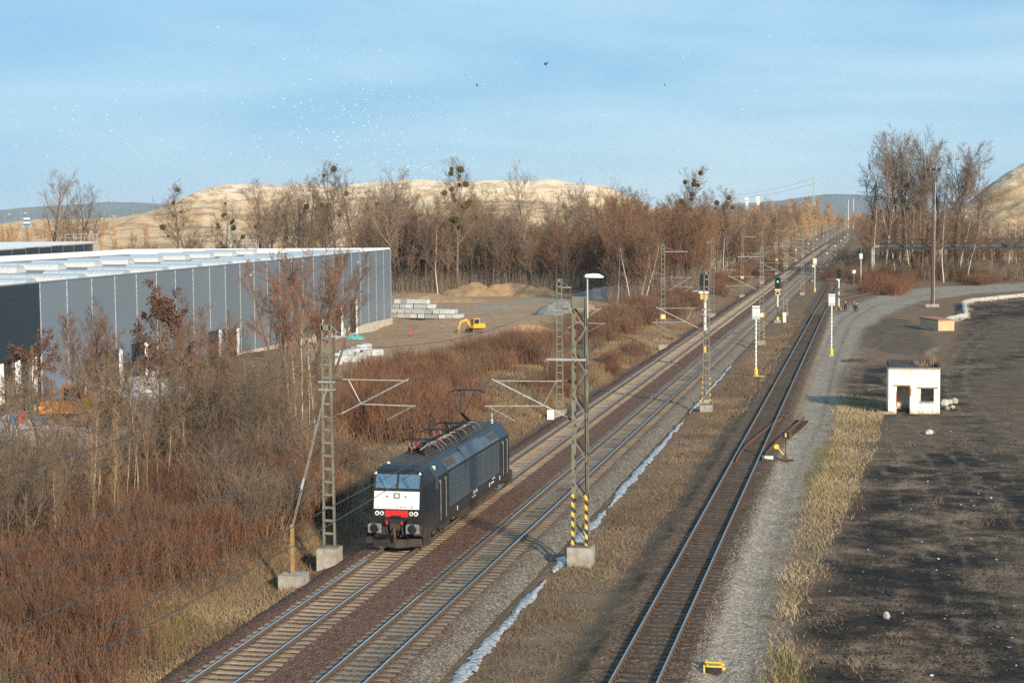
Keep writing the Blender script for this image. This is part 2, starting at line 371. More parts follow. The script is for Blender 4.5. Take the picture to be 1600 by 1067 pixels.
def ballast_mat():
    m, t, b = new_mat('ballast')
    tcn = nd(t, 'ShaderNodeTexCoord'); v = tcn.outputs['Object']
    vo = nd(t, 'ShaderNodeTexVoronoi', Scale=15.); t.links.new(v, vo.inputs['Vector'])
    sp = nd(t, 'ShaderNodeSeparateColor'); t.links.new(vo.outputs['Color'], sp.inputs[0])
    nm = noise(t, v, .7, 4); nl = noise(t, v, 3.5, 3)
    f = math_(t, 'ADD', math_(t, 'MULTIPLY', sp.outputs[0], .62), math_(t, 'MULTIPLY', nl, .38))
    brown = ramp(t, f, [(.15, (.055, .029, .02)), (.5, (.14, .075, .053)), (.75, (.215, .122, .087)), (.95, (.37, .25, .19))])
    grey = ramp(t, f, [(.15, (.07, .058, .045)), (.5, (.185, .15, .115)), (.75, (.30, .26, .205)), (.95, (.52, .48, .41))])
    mid = ramp(t, f, [(.15, (.06, .045, .033)), (.5, (.135, .105, .078)), (.75, (.20, .16, .12)), (.95, (.33, .275, .215))])
    xyz = nd(t, 'ShaderNodeSeparateXYZ'); t.links.new(v, xyz.inputs[0])
    def band(x0, x1):
        k = nd(t, 'ShaderNodeMapRange', interpolation_type='SMOOTHSTEP'); k.inputs['From Min'].default_value = x0; k.inputs['From Max'].default_value = x1
        t.links.new(math_(t, 'ADD', xyz.outputs[0], math_(t, 'MULTIPLY', math_(t, 'SUBTRACT', nm, .5), .9)), k.inputs['Value']); return k.outputs[0]
    col = mixc(t, math_(t, 'MULTIPLY', band(-17.5, -17.2), math_(t, 'SUBTRACT', 1., band(-15.8, -15.5))), brown, mid)
    col = mixc(t, band(-15.4, -14.5), col, grey)
    t.links.new(col, b.inputs['Base Color']); b.inputs['Roughness'].default_value = .95; b.inputs['Specular IOR Level'].default_value = .2
    bump(t, b, math_(t, 'ADD', vo.outputs['Distance'], math_(t, 'MULTIPLY', sp.outputs[1], .6)), 1., .05)
ballast_mat()
def ice_mat():
    m, t, b = new_mat('ice')
    tcn = nd(t, 'ShaderNodeTexCoord'); v = tcn.outputs['Object']; f = noise(t, v, 5., 5, .6)
    t.links.new(ramp(t, f, [(.34, (.12, .11, .10)), (.48, (.29, .285, .29)), (.66, (.55, .555, .57))]), b.inputs['Base Color'])
    b.inputs['Roughness'].default_value = .3; bump(t, b, f, .8, .05)
ice_mat()
def mound_mat():
    m, t, b = new_mat('tip_soil')
    tcn = nd(t, 'ShaderNodeTexCoord'); v = tcn.outputs['Object']
    mpn = nd(t, 'ShaderNodeMapping'); mpn.inputs['Scale'].default_value = (1, 1, 2.2); t.links.new(v, mpn.inputs['Vector']); w = mpn.outputs[0]
    nl = noise(t, w, .018, 5); nm = noise(t, w, .09, 6, .65); nf = noise(t, w, .6, 4, .7)
    f = math_(t, 'ADD', math_(t, 'MULTIPLY', nl, .4), math_(t, 'MULTIPLY', nm, .6))
    c = ramp(t, f, [(.36, (.22, .14, .07)), (.44, (.36, .235, .125)), (.5, (.53, .35, .185)), (.56, (.61, .43, .25)), (.64, (.36, .25, .14))])
    xyz = nd(t, 'ShaderNodeSeparateXYZ'); t.links.new(v, xyz.inputs[0])
    hi = nd(t, 'ShaderNodeMapRange'); hi.inputs['From Min'].default_value = 6; hi.inputs['From Max'].default_value = 38; hi.inputs['To Min'].default_value = .07; hi.inputs['To Max'].default_value = -.14; t.links.new(xyz.outputs[2], hi.inputs['Value'])
    k = nd(t, 'ShaderNodeMapRange'); k.inputs['From Min'].default_value = .55; k.inputs['From Max'].default_value = .62
    t.links.new(math_(t, 'SUBTRACT', math_(t, 'ADD', math_(t, 'MULTIPLY', nf, .55), math_(t, 'MULTIPLY', nm, .45)), hi.outputs[0]), k.inputs['Value'])
    c = mixc(t, math_(t, 'MULTIPLY', k.outputs[0], .6), c, (.84, .72, .56))
    t.links.new(c, b.inputs['Base Color']); b.inputs['Roughness'].default_value = .95; bump(t, b, nm, .6, 1.5)
mound_mat()
M('hill_forest_hazed', (.085, .11, .12), .95, scale=.002, var=.2)  # forest colour with the blue of distant haze mixed in
def shed_mat():
    m, t, b = new_mat('shed_wall'); tcn = nd(t, 'ShaderNodeTexCoord'); v = tcn.outputs['Object']; n1 = noise(t, v, 1.1, 6, .65); n2 = noise(t, v, 5., 5, .7); n3 = noise(t, v, 2.2, 5, .6)
    xyz = nd(t, 'ShaderNodeSeparateXYZ'); t.links.new(v, xyz.inputs[0])
    c = ramp(t, n1, [(.34, (.66, .55, .38)), (.46, (.82, .79, .70)), (.6, (.88, .87, .83))])
    up = nd(t, 'ShaderNodeMapRange'); up.inputs['From Min'].default_value = 2.3; up.inputs['From Max'].default_value = 3.5; up.inputs['To Min'].default_value = 0; up.inputs['To Max'].default_value = .22; t.links.new(xyz.outputs[2], up.inputs['Value'])
    k = ramp(t, math_(t, 'ADD', n3, up.outputs[0]), [(.62, 0.), (.78, .75)]); c = mixc(t, k, c, (.52, .40, .24))
    dn = nd(t, 'ShaderNodeMapRange'); dn.inputs['From Min'].default_value = .7; dn.inputs['From Max'].default_value = -.1; dn.inputs['To Min'].default_value = 0; dn.inputs['To Max'].default_value = .35; t.links.new(xyz.outputs[2], dn.inputs['Value'])
    k = ramp(t, math_(t, 'ADD', n2, dn.outputs[0]), [(.62, 0.), (.8, .8)]); c = mixc(t, k, c, (.30, .23, .16))
    t.links.new(c, b.inputs['Base Color']); b.inputs['Roughness'].default_value = .95; bump(t, b, n2, .4, .03)
shed_mat()

# ------------------------------------------------------------------ ground
def axis(fine0, fine1, step, lo, hi, g):
    a = list(np.arange(fine0, fine1+1e-6, step)); s = step; x = a[-1]
    while x < hi: s *= g; x += s; a.append(x)
    s = step; x = a[0]; pre = []
    while x > lo: s *= g; x -= s; pre.append(x)
    return np.array(pre[::-1]+a)
gx = axis(-58, 34, .36, -7000, 7000, 1.13); gy = axis(44, 175, .36, -600, 9000, 1.035)
XX, YY = np.meshgrid(gx, gy); ZZ = gh(XX, YY)
nx, ny = len(gx), len(gy)
ii = (np.arange(ny-1)[:, None]*nx+np.arange(nx-1)[None, :]).ravel()
gme = mesh_np('ground', np.stack([XX.ravel(), YY.ravel(), ZZ.ravel()], 1), quads=np.stack([ii, ii+1, ii+nx+1, ii+nx], 1), smooth=True)
def inside(px, py, poly):
    r = np.zeros(px.shape, bool); n = len(poly)
    for i in range(n):
        x0, y0 = poly[i]; x1, y1 = poly[(i+1) % n]
        if y0 == y1: continue
        r ^= ((y0 > py) != (y1 > py)) & (px < (x1-x0)*(py-y0)/(y1-y0)+x0)
    return r
def sdist(px, py, poly):
    d = np.full(px.shape, 1e9); n = len(poly)
    for i in range(n):
        x0, y0 = poly[i]; x1, y1 = poly[(i+1) % n]; dx, dy = x1-x0, y1-y0
        t = np.clip(((px-x0)*dx+(py-y0)*dy)/(dx*dx+dy*dy+1e-12), 0, 1)
        d = np.minimum(d, np.hypot(px-x0-t*dx, py-y0-t*dy))
    return np.where(inside(px, py, poly), d, -d)
def wpoly(pts, z): return [pix(x, y, z)[:2] for x, y in pts]
ZONES = {
 'z_site': [(wpoly([(470, 650), (560, 607), (640, 575), (700, 548), (850, 503), (960, 474), (1000, 462), (960, 452), (780, 448), (640, 452), (560, 470), (520, 520), (450, 560), (380, 600)], -1.6), 3.)],
 'z_white': [(wpoly([(-60, 590), (-60, 830), (60, 800), (150, 760), (260, 690), (310, 640), (330, 612), (230, 600)], -.4), 1.5)],
 'z_field': [(wpoly([(-100, 372), (-100, 388), (150, 384), (150, 372)], -1.6), 10), (wpoly([(720, 372), (800, 372), (800, 385), (720, 385)], -1.6), 10)],
 'z_dry': [(wpoly([(1188, 1080), (1250, 1080), (1245, 960), (1295, 860), (1330, 780), (1370, 700), (1384, 628), (1312, 618), (1300, 690), (1262, 780), (1235, 860), (1212, 950)], -.45), 1.1),
           ([(-12.6, 40), (-10.2, 40), (-10.0, 80), (-10.2, 120), (-10.6, 210), (-12.4, 210)], 1.2),
           (wpoly([(505, 640), (640, 600), (760, 590), (900, 560), (900, 620), (820, 650), (700, 660), (600, 670), (520, 690)], -.7), 2.),
           (wpoly([(960, 520), (1040, 500), (1060, 530), (960, 580), (900, 600)], -.7), 1.5),
           (wpoly([(160, 1080), (190, 960), (300, 910), (430, 860), (470, 790), (520, 800), (500, 870), (400, 960), (300, 1030), (220, 1080)], -.4), 1.)],
 'z_green': [(wpoly([(1262, 760), (1275, 700), (1310, 690), (1305, 740), (1280, 790)], -.45), .6), (wpoly([(1200, 1080), (1215, 1020), (1240, 1020), (1250, 1080)], -.45), .4), (wpoly([(235, 985), (255, 955), (300, 948), (285, 975), (255, 995)], -.3), .8)],
 'z_coal': [(wpoly([(1248, 1080), (1243, 960), (1292, 860), (1328, 780), (1368, 700), (1378, 655), (1330, 655), (1318, 600), (1340, 575), (1440, 560), (1480, 585), (1505, 520), (1512, 476), (1620, 468), (2100, 470), (2100, 1080)], -.45), 2.2),
            ([(-9.7, 40), (-8.9, 40), (-8.9, 170), (-9.6, 170)], .4), ([(-5.6, 40), (-4.9, 40), (-5.0, 130), (-5.6, 130)], .4)],
 'z_path': [(wpoly([(1058, 1085), (1192, 1085), (1210, 945), (1232, 845), (1260, 742), (1290, 690), (1311, 640), (1308, 590), (1340, 560), (1345, 520), (1370, 500), (1400, 484), (1440, 470), (1520, 459), (1620, 452), (1620, 441), (1450, 449), (1380, 460), (1330, 478), (1295, 500), (1268, 570), (1240, 660), (1190, 760), (1140, 850), (1100, 960)], -.45), 1.5),
            (wpoly([(740, 480), (800, 473), (905, 461), (912, 465), (800, 478), (745, 485)], -1.6), 1.2),
            (wpoly([(1362, 498), (1420, 512), (1470, 545), (1450, 556), (1395, 530), (1350, 520)], -.45), .9)],
 'z_mud': [(wpoly([(1345, 540), (1352, 512), (1385, 497), (1420, 500), (1440, 520), (1470, 540), (1440, 556), (1380, 552)], -.45), 1.), (wpoly([(1490, 600), (1600, 560), (1750, 590), (1750, 760), (1620, 750), (1530, 700)], -.45), 4.), (wpoly([(1325, 655), (1500, 645), (1520, 690), (1410, 715), (1335, 700)], -.45), 3.), (wpoly([(1560, 860), (1650, 840), (1700, 960), (1600, 1000)], -.45), 2.5), (wpoly([(1480, 560), (1560, 500), (1640, 490), (1640, 530), (1560, 560)], -.45), 5.), ([(-10.2, 40), (-9.4, 40), (-9.2, 260), (-10.4, 260)], .5)],
 'z_bed': [([(-9.0, 30), (-5.5, 30), (-5.4, 230), (-6, 290), (-9.2, 420), (-9.6, 420)], .4)],
}
fx_, fy_ = XX.ravel(), YY.ravel()
for att, polys in ZONES.items():
    val = np.zeros(len(fx_), np.float32)
    for poly, w in polys:
        pa = np.array(poly); mgn = w*2+2
        sel = (fx_ > pa[:, 0].min()-mgn) & (fx_ < pa[:, 0].max()+mgn) & (fy_ > pa[:, 1].min()-mgn) & (fy_ < pa[:, 1].max()+mgn)
        sd = sdist(fx_[sel], fy_[sel], poly); val[sel] = np.maximum(val[sel], np.clip(.5+.5*sd/w, 0, 1))
    gme.attributes.new(att, 'FLOAT', 'POINT').data.foreach_set('value', val)
RUTS = [[(1640, 735), (1540, 665), (1490, 610), (1500, 555), (1545, 515), (1640, 490)], [(1640, 930), (1540, 800), (1450, 690), (1410, 690), (1330, 640), (1325, 590), (1350, 545), (1400, 515), (1480, 508), (1600, 505)], [(1600, 1080), (1480, 880), (1420, 760), (1380, 700), (1320, 650)], [(1345, 480), (1400, 470), (1460, 458), (1540, 452), (1640, 447)], [(1130, 1080), (1170, 900), (1215, 750), (1270, 650), (1290, 570), (1320, 500), (1360, 478)], [(1640, 820), (1520, 720), (1430, 660), (1395, 600), (1420, 550)]]
val = np.zeros(len(fx_), np.float32)
for rt in RUTS:
    P_ = np.array([pix(x, y, -.45)[:2] for x, y in rt]); d = np.full(len(fx_), 1e9); sel = (fx_ > -8) & (fx_ < 40) & (fy_ > 44) & (fy_ < 420)
    # smooth polyline
    tt = np.linspace(0, len(P_)-1, 60); Q = np.stack([np.interp(tt, np.arange(len(P_)), P_[:, i]) for i in (0, 1)], 1)
    for _ in range(12): Q[1:-1] = .25*Q[:-2]+.5*Q[1:-1]+.25*Q[2:]
    px_, py_ = fx_[sel], fy_[sel]; dd = np.full(px_.shape, 1e9)
    for i in range(len(Q)-1):
        dx, dy = Q[i+1]-Q[i]; t = np.clip(((px_-Q[i, 0])*dx+(py_-Q[i, 1])*dy)/(dx*dx+dy*dy+1e-9), 0, 1); dd = np.minimum(dd, np.hypot(px_-Q[i, 0]-t*dx, py_-Q[i, 1]-t*dy))
    wdt = .28+.0016*py_; val[sel] = np.maximum(val[sel], np.clip(1-np.abs(dd-.85)/wdt, 0, 1)*.6)
gme.attributes.new('z_rut', 'FLOAT', 'POINT').data.foreach_set('value', val)
link('ground', gme, 'ground', kind='structure')

# ------------------------------------------------------------------ far land: tip mound, second mound, hills
def ridge(name, mat, pts, depth_front, depth_back, noise_amp, nsc, seed, sub=6, rough=1.):
    """pts: (x, y, crest height); a long heap of soil with slopes to front and back"""
    P = []
    for i in range(len(pts)-1):
        for k in range(sub): t = k/sub; P.append([pts[i][j]*(1-t)+pts[i+1][j]*t for j in range(3)])
    P.append(list(pts[-1])); P = np.array(P); n = len(P)
    p_ = np.array([-1, -.8, -.6, -.45, -.32, -.2, -.1, -.03, 0, .05, .3, .65, 1.]); h_ = np.array([0, .13, .30, .36, .60, .70, .90, .985, 1, .99, .95, .6, 0])
    prof = np.concatenate([np.linspace(-1, 0, 46), np.linspace(.03, 1, 12)]); hgt = np.interp(prof, p_, h_)
    X = np.repeat(P[:, 0][:, None], len(prof), 1); Y = P[:, 1][:, None]+np.where(prof < 0, prof*depth_front, prof*depth_back)[None, :]
    Z = -3+(P[:, 2][:, None]+3)*hgt[None, :]
    am = noise_amp*np.clip(hgt*1.6, 0, 1)[None, :]
    Z = Z+am*((vnoise(X, Y, nsc, seed)-.5)+.55*(vnoise(X, Y, nsc/3, seed+1)-.5)*rough+.28*(vnoise(X, Y, nsc/8, seed+2)-.5)*rough)
    m = len(prof); i2 = (np.arange(n-1)[:, None]*m+np.arange(m-1)[None, :]).ravel()
    me = mesh_np(name, np.stack([X.ravel(), Y.ravel(), Z.ravel()], 1), quads=np.stack([i2, i2+m, i2+m+1, i2+1], 1), smooth=True)
    return link(name, me, mat, kind='structure')
mp_ = [(-60, 352), (60, 345), (180, 341), (240, 334), (290, 317), (345, 289), (365, 286), (420, 287), (480, 290), (540, 293), (580, 287), (640, 285), (700, 286), (760, 284), (800, 284), (830, 286), (870, 287), (910, 290), (945, 296), (975, 309), (1005, 324), (1040, 337), (1100, 346)]
ridge('tip_mound', 'tip_soil', [pixY(x, y, 1000.) for x, y in mp_], 330, 200, 3.2, 40, 11, sub=22)
ridge('earth_mound', 'tip_soil', [pixY(x, y, 560.) for x, y in [(1400, 352), (1470, 340), (1510, 318), (1545, 290), (1580, 268), (1620, 250), (1700, 228), (1850, 215), (2100, 212)]], 130, 120, 1.6, 16, 17, sub=14)
def hills(name, Y, pts):
    return ridge(name, 'hill_forest_hazed', [pixY(x, y, Y) for x, y in pts], 1200, 1500, 22, 700, 23, sub=3)
hills('hill', 9000., [(-400, 322), (-150, 326), (0, 327), (120, 321), (170, 317), (220, 319), (300, 328), (420, 336), (600, 340), (900, 336), (1050, 328), (1150, 320), (1220, 314), (1290, 307), (1340, 307), (1420, 314), (1600, 324), (1900, 322), (2200, 328)])
# ------------------------------------------------------------------ ballast bed, tracks
X1, X2, X3 = -20.62, -16.49, -7.26
def bed():
    ys = np.concatenate([np.arange(30, 200, .5), np.geomspace(200, 1396, 90)])
    xs = np.array([-24.1, -23.5, -22.9, -22.45, -22.1, -21.3, -20.62, -19.9, -19.1, -18.55, -17.9, -17.1, -16.49, -15.8, -15.1, -14.75, -14.3, -13.8, -13.3])
    zs = np.array([-1.1, -.72, -.42, -.24, -.215, -.215, -.225, -.215, -.20, -.22, -.20, -.20, -.205, -.20, -.215, -.25, -.40, -.60, -.82])
    X, Y = np.meshgrid(xs, ys); Z = np.repeat(zs[None, :], len(ys), 0)+.045*(vnoise(X, Y, .7, 5)-.5)+.05*(vnoise(X, Y, 3, 6)-.5)*(np.abs(zs[None, :]) > .23)
    X = X+.25*(vnoise(X*0, Y, 4, 8)-.5)*(np.abs(zs[None, :]) > .5)
    n = len(xs); i2 = (np.arange(len(ys)-1)[:, None]*n+np.arange(n-1)[None, :]).ravel()
    link('ballast_bed', mesh_np('ballast_bed', np.stack([X.ravel(), Y.ravel(), Z.ravel()], 1), quads=np.stack([i2, i2+1, i2+n+1, i2+n], 1), smooth=True), 'ballast', kind='structure')
bed()
def stones(name, n, xr, yr, mats, sz, zf, label):
    """loose stones, one mesh: small irregular wedges"""
    x = rng.uniform(*xr, n); y = yr[0]+(yr[1]-yr[0])*rng.random(n)**1.6; z = zf(x, y)
    s = sz*rng.uniform(.5, 1.3, n)
    base = np.array([(1, 0, 0), (-.4, .9, 0), (-.5, -.8, .1), (.1, 0, 1.)])
    a = rng.uniform(0, 6.28, n); ca, sa = np.cos(a), np.sin(a)
    b = base[None]*rng.uniform(.6, 1.2, (n, 4, 3))
    v = np.stack([b[:, :, 0]*ca[:, None]-b[:, :, 1]*sa[:, None], b[:, :, 0]*sa[:, None]+b[:, :, 1]*ca[:, None], b[:, :, 2]*.9-.2], 2)*s[:, None, None]
    v += np.stack([x, y, z], 1)[:, None, :]
    k = (np.arange(n)*4)[:, None, None]; f = (k+np.array([(0, 1, 3), (1, 2, 3), (2, 0, 3)])[None]).reshape(-1, 3)
    o = link(name, mesh_np(name, v.reshape(-1, 3), tris=f), mats, kind='stuff'); o['label'] = label; o['category'] = 'stones'; return o
def bedz(x, y): return np.interp(x, [-23.5, -22.9, -22.45, -15.1, -14.75, -14.3, -13.8, -13.3], [-.72, -.42, -.235, -.215, -.25, -.40, -.60, -.78])
stones('ballast_stones', 30000, (-23.2, -13.4), (46, 130), MATS['ballast'], .036, bedz, 'loose crushed stone lying on the ballast of the double track')

RAIL = [(-.07, -.172), (.07, -.172), (.07, -.158), (.016, -.14), (.012, -.05), (.036, -.035), (.036, -.004), (-.036, -.004), (-.036, -.035), (-.012, -.05), (-.016, -.14), (-.07, -.158)]
TOP = [(-.031, -.006), (.031, -.006), (.028, .002), (-.028, .002)]
def sweep(prof, pts, z0=0.):
    mb = MB(); rings = []
    for i, p in enumerate(pts):
        a = Vector(pts[max(i-1, 0)][:2]); b = Vector(pts[min(i+1, len(pts)-1)][:2]); d = (b-a).normalized(); nrm = Vector((d.y, -d.x))
        rings.append([(p[0]+nrm.x*u, p[1]+nrm.y*u, z0+w) for u, w in prof])
    return mb.loft(rings)
def add_rail(track, pts, shiny=True, z0=0., band='rail_top'):
    r = sweep(RAIL, pts, z0).build('rail', 'rail_rust' if shiny else 'rust_old', track)
    sweep(TOP, pts, z0).build('running_band', band if shiny else 'rust_old', r)
    return r
def sleeper_mesh(kind):
    mb = MB()
    if kind == 'conc':
        st = [(-1.3, -.185, .11), (-1.0, -.165, .125), (-.5, -.166, .125), (-.32, -.188, .10), (.32, -.188, .10), (.5, -.166, .125), (1.0, -.165, .125), (1.3, -.185, .11)]
    else: st = [(-1.28, -.185, .12), (-.4, -.178, .125), (.4, -.18, .122), (1.28, -.186, .118)]
    mb.loft([[(x, -w-.03, -.34), (x, w+.03, -.34), (x, w, z), (x, -w, z)] for x, z, w in st])
    return mb.mesh('sleeper')
def clips(track, xc, ys):
    base = MB()
    for sx in (-.7525, .7525):
        for o in (-.11, .11): base.box((sx+o, 0, -.145), (.07, .13, .05))
    bv = np.array(base.v); bf = np.array(base.f); n = len(ys)
    v = (bv[None]+np.stack([np.full(n, xc), ys, np.zeros(n)], 1)[:, None, :]).reshape(-1, 3)
    f = (bf[None]+(np.arange(n)*len(bv))[:, None, None]).reshape(-1, 4)
    link('rail_fastenings', mesh_np('rail_fastenings', v, quads=f), 'rust_old', track, kind='stuff')
def track(xc, y0, y1, mat, kind, n_single, sp, far_to):
    t = link('railway_track', None, loc=(0, 0, 0), kind='structure')
    for s in (-.7525, .7525): add_rail(t, [(xc+s, y0, 0), (xc+s, y1, 0)], band='rail_top' if kind == 'conc' else 'rail_dull')
    me = sleeper_mesh(kind); me.materials.append(MATS[mat]); k = 0; y = 47.
    bvs = []; 
    while y < far_to:
        if k < n_single:
            jit = .0 if kind == 'conc' else RND.uniform(-.06, .06)
            link('sleeper', me, None, t, loc=(xc+RND.uniform(-.015, .015)*(1 if kind == 'conc' else 5), y+jit, RND.uniform(-.012, .006) if kind == 'conc' else RND.uniform(-.022, .008)), rz=RND.uniform(-.006, .006)*(1 if kind == 'conc' else 3))
        else: bvs.append(y)
        k += 1; y += sp
    if bvs:
        bv = np.array([v.co[:] for v in me.vertices]); fs = [list(p.vertices) for p in me.polygons]
        qd = np.array([f for f in fs if len(f) == 4]); n = len(bvs)
        v = (bv[None]+np.stack([np.full(n, xc), np.array(bvs), np.zeros(n)], 1)[:, None, :]).reshape(-1, 3)
        link('far_sleepers', mesh_np('far_sleepers', v, quads=(qd[None]+(np.arange(n)*len(bv))[:, None, None]).reshape(-1, 4)), MATS[mat], t, kind='stuff')
    clips(t, xc, 47.+sp*np.arange(190)); return t
tr1 = track(X1, 20, 1392, 'sleeper_conc', 'conc', 300, .6, 900); tr1['label'] = 'railway track under the black locomotive, pale concrete sleepers in brown ballast'
tr2 = track(X2, 20, 1392, 'sleeper_grey', 'conc', 300, .6, 900); tr2['label'] = 'railway track in the middle, between the locomotive track and the grey ballast slope'
tr3 = track(X3, 20, 272, 'sleeper_wood', 'wood', 300, .64, 262); tr3['label'] = 'dark siding track with old wooden sleepers beside the gravel path'
# siding: straight rusty stub to the buffer stop and shiny diverging line beyond the far points
def P0(x, y): return pix(x, y, 0.)
for s in (-.7525, .7525): add_rail(tr3, [(X3+s, 274, 0), (X3+s, 372, 0)], shiny=False)
lft = [(X3-.7525, 272), P0(1283, 473)[:2], P0(1300, 466)[:2], P0(1330, 458)[:2], P0(1362, 452)[:2], P0(1400, 447)[:2]]
rgt = [(X3+.7525, 270), P0(1297, 478)[:2], P0(1312, 470)[:2], P0(1342, 461.5)[:2], P0(1372, 455.5)[:2], P0(1410, 450)[:2]]
for q in (lft, rgt): add_rail(tr3, [(a, b, 0) for a, b in q], band='rail_dull')
# near points: rusty switch blades curving off to the right, ending in the gravel
tn = thing('railway_turnout', 'rusty disused turnout rails curving off the dark siding into gravel', 'turnout', (0, 0, 0))
for pts in ([(1150, 718), (1156, 706), (1166, 693), (1182, 680), (1200, 666), (1220, 652), (1228, 646)], [(1191, 716), (1199, 704), (1212, 690), (1230, 673), (1257, 650)], [(1226, 650), (1240, 639)]):
    sweep(RAIL, [P0(*p) for p in pts], .0).build('curved_rail', 'rust_old', tn)
gx_m = MB().box((0, 0, -.26), (1, .24, .16)).mesh('long_sleeper'); gx_m.materials.append(MATS['sleeper_wood'])
cr = [P0(*p) for p in [(1191, 716), (1199, 704), (1212, 690), (1230, 673), (1257, 650)]]
for k in range(20):
    yy = 105.3+k*1.28; xr = float(np.interp(yy, [p[1] for p in cr], [p[0] for p in cr]))+.42; x0_ = X3+1.25
    if yy > cr[-1][1] or xr < x0_+.15: continue
    o = link('long_sleeper', gx_m, None, tn, loc=((x0_+xr)/2, yy, RND.uniform(-.07, -.03)), rz=RND.uniform(-.03, .03)); o.scale = (xr-x0_, 1, 1)
bs = thing('buffer_stop', 'rusty buffer stop with white diamond plate closing the siding stub', 'buffer stop', (X3, 374, -.2))
for s in (-.75, .75): MB().bar((s, 0, 0), (s, 0, 1.5), .2).build('upright', 'rust_old', bs); MB().bar((s, 2.2, 0), (s, .1, 1.3), .16).build('rear_strut', 'rust_old', bs)
MB().box((0, -.12, 1.25), (3.0, .22, .42)).build('beam', 'rust_old', bs)
MB().prism([(.5, 1.25), (.95, .8), (1.4, 1.25), (.95, 1.7)], 'y', -.3, -.26).build('diamond_plate', 'white_paint', bs)

# ------------------------------------------------------------------ ice in the drain
def ice(y0, y1, w0, w1, off=0.):
    ys = np.arange(y0, y1, .14); t = (ys-y0)/(y1-y0); w = (w0+(w1-w0)*t)*(.65+.8*vnoise(ys, ys*0, 1.4, 31))*np.clip(np.minimum(t, 1-t)*9, .1, 1)
    cxx = -13.15-.0045*(ys-50)+off+.22*(vnoise(ys, ys*0, 2.2, 33)-.5)
    v = []; 
    for k, q in enumerate(np.linspace(-1, 1, 11)):
        x = cxx+q*w/2+.06*(vnoise(ys, ys*0+k, .5, 40+k)-.5); v.append(np.stack([x, ys, gh(x, ys)+.02+.07*(1-q*q)+.05*(vnoise(x, ys, .25, 44)-.5)], 1))
    n = len(ys); v = np.concatenate(v); i = np.arange(n-1); q = np.concatenate([np.stack([i+a*n, i+(a+1)*n, i+(a+1)*n+1, i+a*n+1], 1) for a in range(10)])
    ed = np.abs(np.repeat(np.arange(10), n-1)-4.5)/4.5; keep = vnoise(v[q[:, 0], 0], v[q[:, 0], 1], .3, 71)*.6+vnoise(v[q[:, 0], 0], v[q[:, 0], 1], .9, 72)*.4 > .12+.30*ed**3; q = q[keep]
    return mesh_np('ice_strip', v, quads=q, smooth=True)
for a in [(50, 69.6, .52, .46, 'grey ice strip in the drain, widest end towards the bridge'), (71.0, 74.2, .35, .5, 'short grey ice patch behind the lattice mast foundation'), (75.2, 86.5, .55, .45, 'grey ice strip in the drain just beyond the lattice mast'), (87.2, 127, .5, .28, 'long grey ice strip in the drain up to the second striped mast'), (131, 176, .4, .2, 'thin grey ice strip in the drain beyond the second striped mast')]:
    tag(link('ice_strip', ice(*a[:4]), 'ice'), a[4], 'ice', 'ice strips in the trackside drain')

# ------------------------------------------------------------------ overhead line masts
def hazard():
    m, t, b = new_mat('hazard'); tcn = nd(t, 'ShaderNodeTexCoord'); x = nd(t, 'ShaderNodeSeparateXYZ'); t.links.new(tcn.outputs['Object'], x.inputs[0])
    s = math_(t, 'ADD', x.outputs[2], math_(t, 'MULTIPLY', x.outputs[0], .9)); k = math_(t, 'GREATER_THAN', math_(t, 'FRACT', math_(t, 'MULTIPLY', s, 2.35)), .5)
    w = noise(t, tcn.outputs['Object'], 9, 4); c = mixc(t, k, (.03, .028, .025), (.70, .46, .04)); c = mixc(t, ramp(t, w, [(.55, 0.), (.75, .6)]), c, (.20, .16, .10))
    t.links.new(c, b.inputs['Base Color']); b.inputs['Roughness'].default_value = .6
hazard()
def channel(a, b, w, d, side):            # U-shaped leg, open side towards the middle
    t = .02; mb = MB(); A = Vector(a); B = Vector(b)
    for off, sz in (((0, 0), (t, d)), ((-side*w/2, -d/2), (w, t)), ((-side*w/2, d/2), (w, t))):
        def ring(p): return [(p.x+off[0]+sx*sz[0]/2, p.y+off[1]+sy*sz[1]/2, p.z) for sx, sy in ((-1, -1), (1, -1), (1, 1), (-1, 1))]
        mb.loft([ring(A), ring(B)])
    return mb
BAT = {}
def batten_mesh(w):
    k = round(w, 2)
    if k not in BAT:
        BAT[k] = MB().box((0, -.075, 0), (k, .012, .09)).box((0, .075, 0), (k, .012, .09)).mesh('batten'); BAT[k].materials.append(MATS['mast_paint'])
    return BAT[k]
def cantilever(t, sx, reach, zt=7.65, steady=True):
    """swivel bracket towards the track: top tie, inclined strut, registration tube, brace"""
    e = sx
    MB().tube((e*.25, 0, zt+.02), (e*.75, 0, zt+.02), .06, n=8).build('insulator', 'insul', t); MB().tube((e*.25, 0, zt-1.72), (e*.7, 0, zt-1.5), .06, n=8).build('insulator', 'insul', t)
    MB().tube((e*.75, 0, zt+.02), (e*reach, 0, zt), .028, n=6).build('top_tie', 'tube_grey', t)
    MB().tube((e*.6, 0, zt-1.55), (e*(reach+.05), 0, zt+.08), .035, n=6).build('inclined_strut', 'tube_grey', t)
    MB().tube((e*reach*.42, 0, zt-1.08), (e*(reach+.35), 0, zt-1.13), .032, n=6).build('registration_tube', 'galv', t)
    MB().tube((e*reach*.27, 0, zt), (e*reach*.42, 0, zt-1.05), .018, n=5).build('brace', 'tube_grey', t)
    if steady: MB().tube((e*(reach+.2), 0, zt-1.15), (e*(reach-1.0), 0, zt-1.78), .015, n=5).build('steady_arm', 'tube_grey', t)
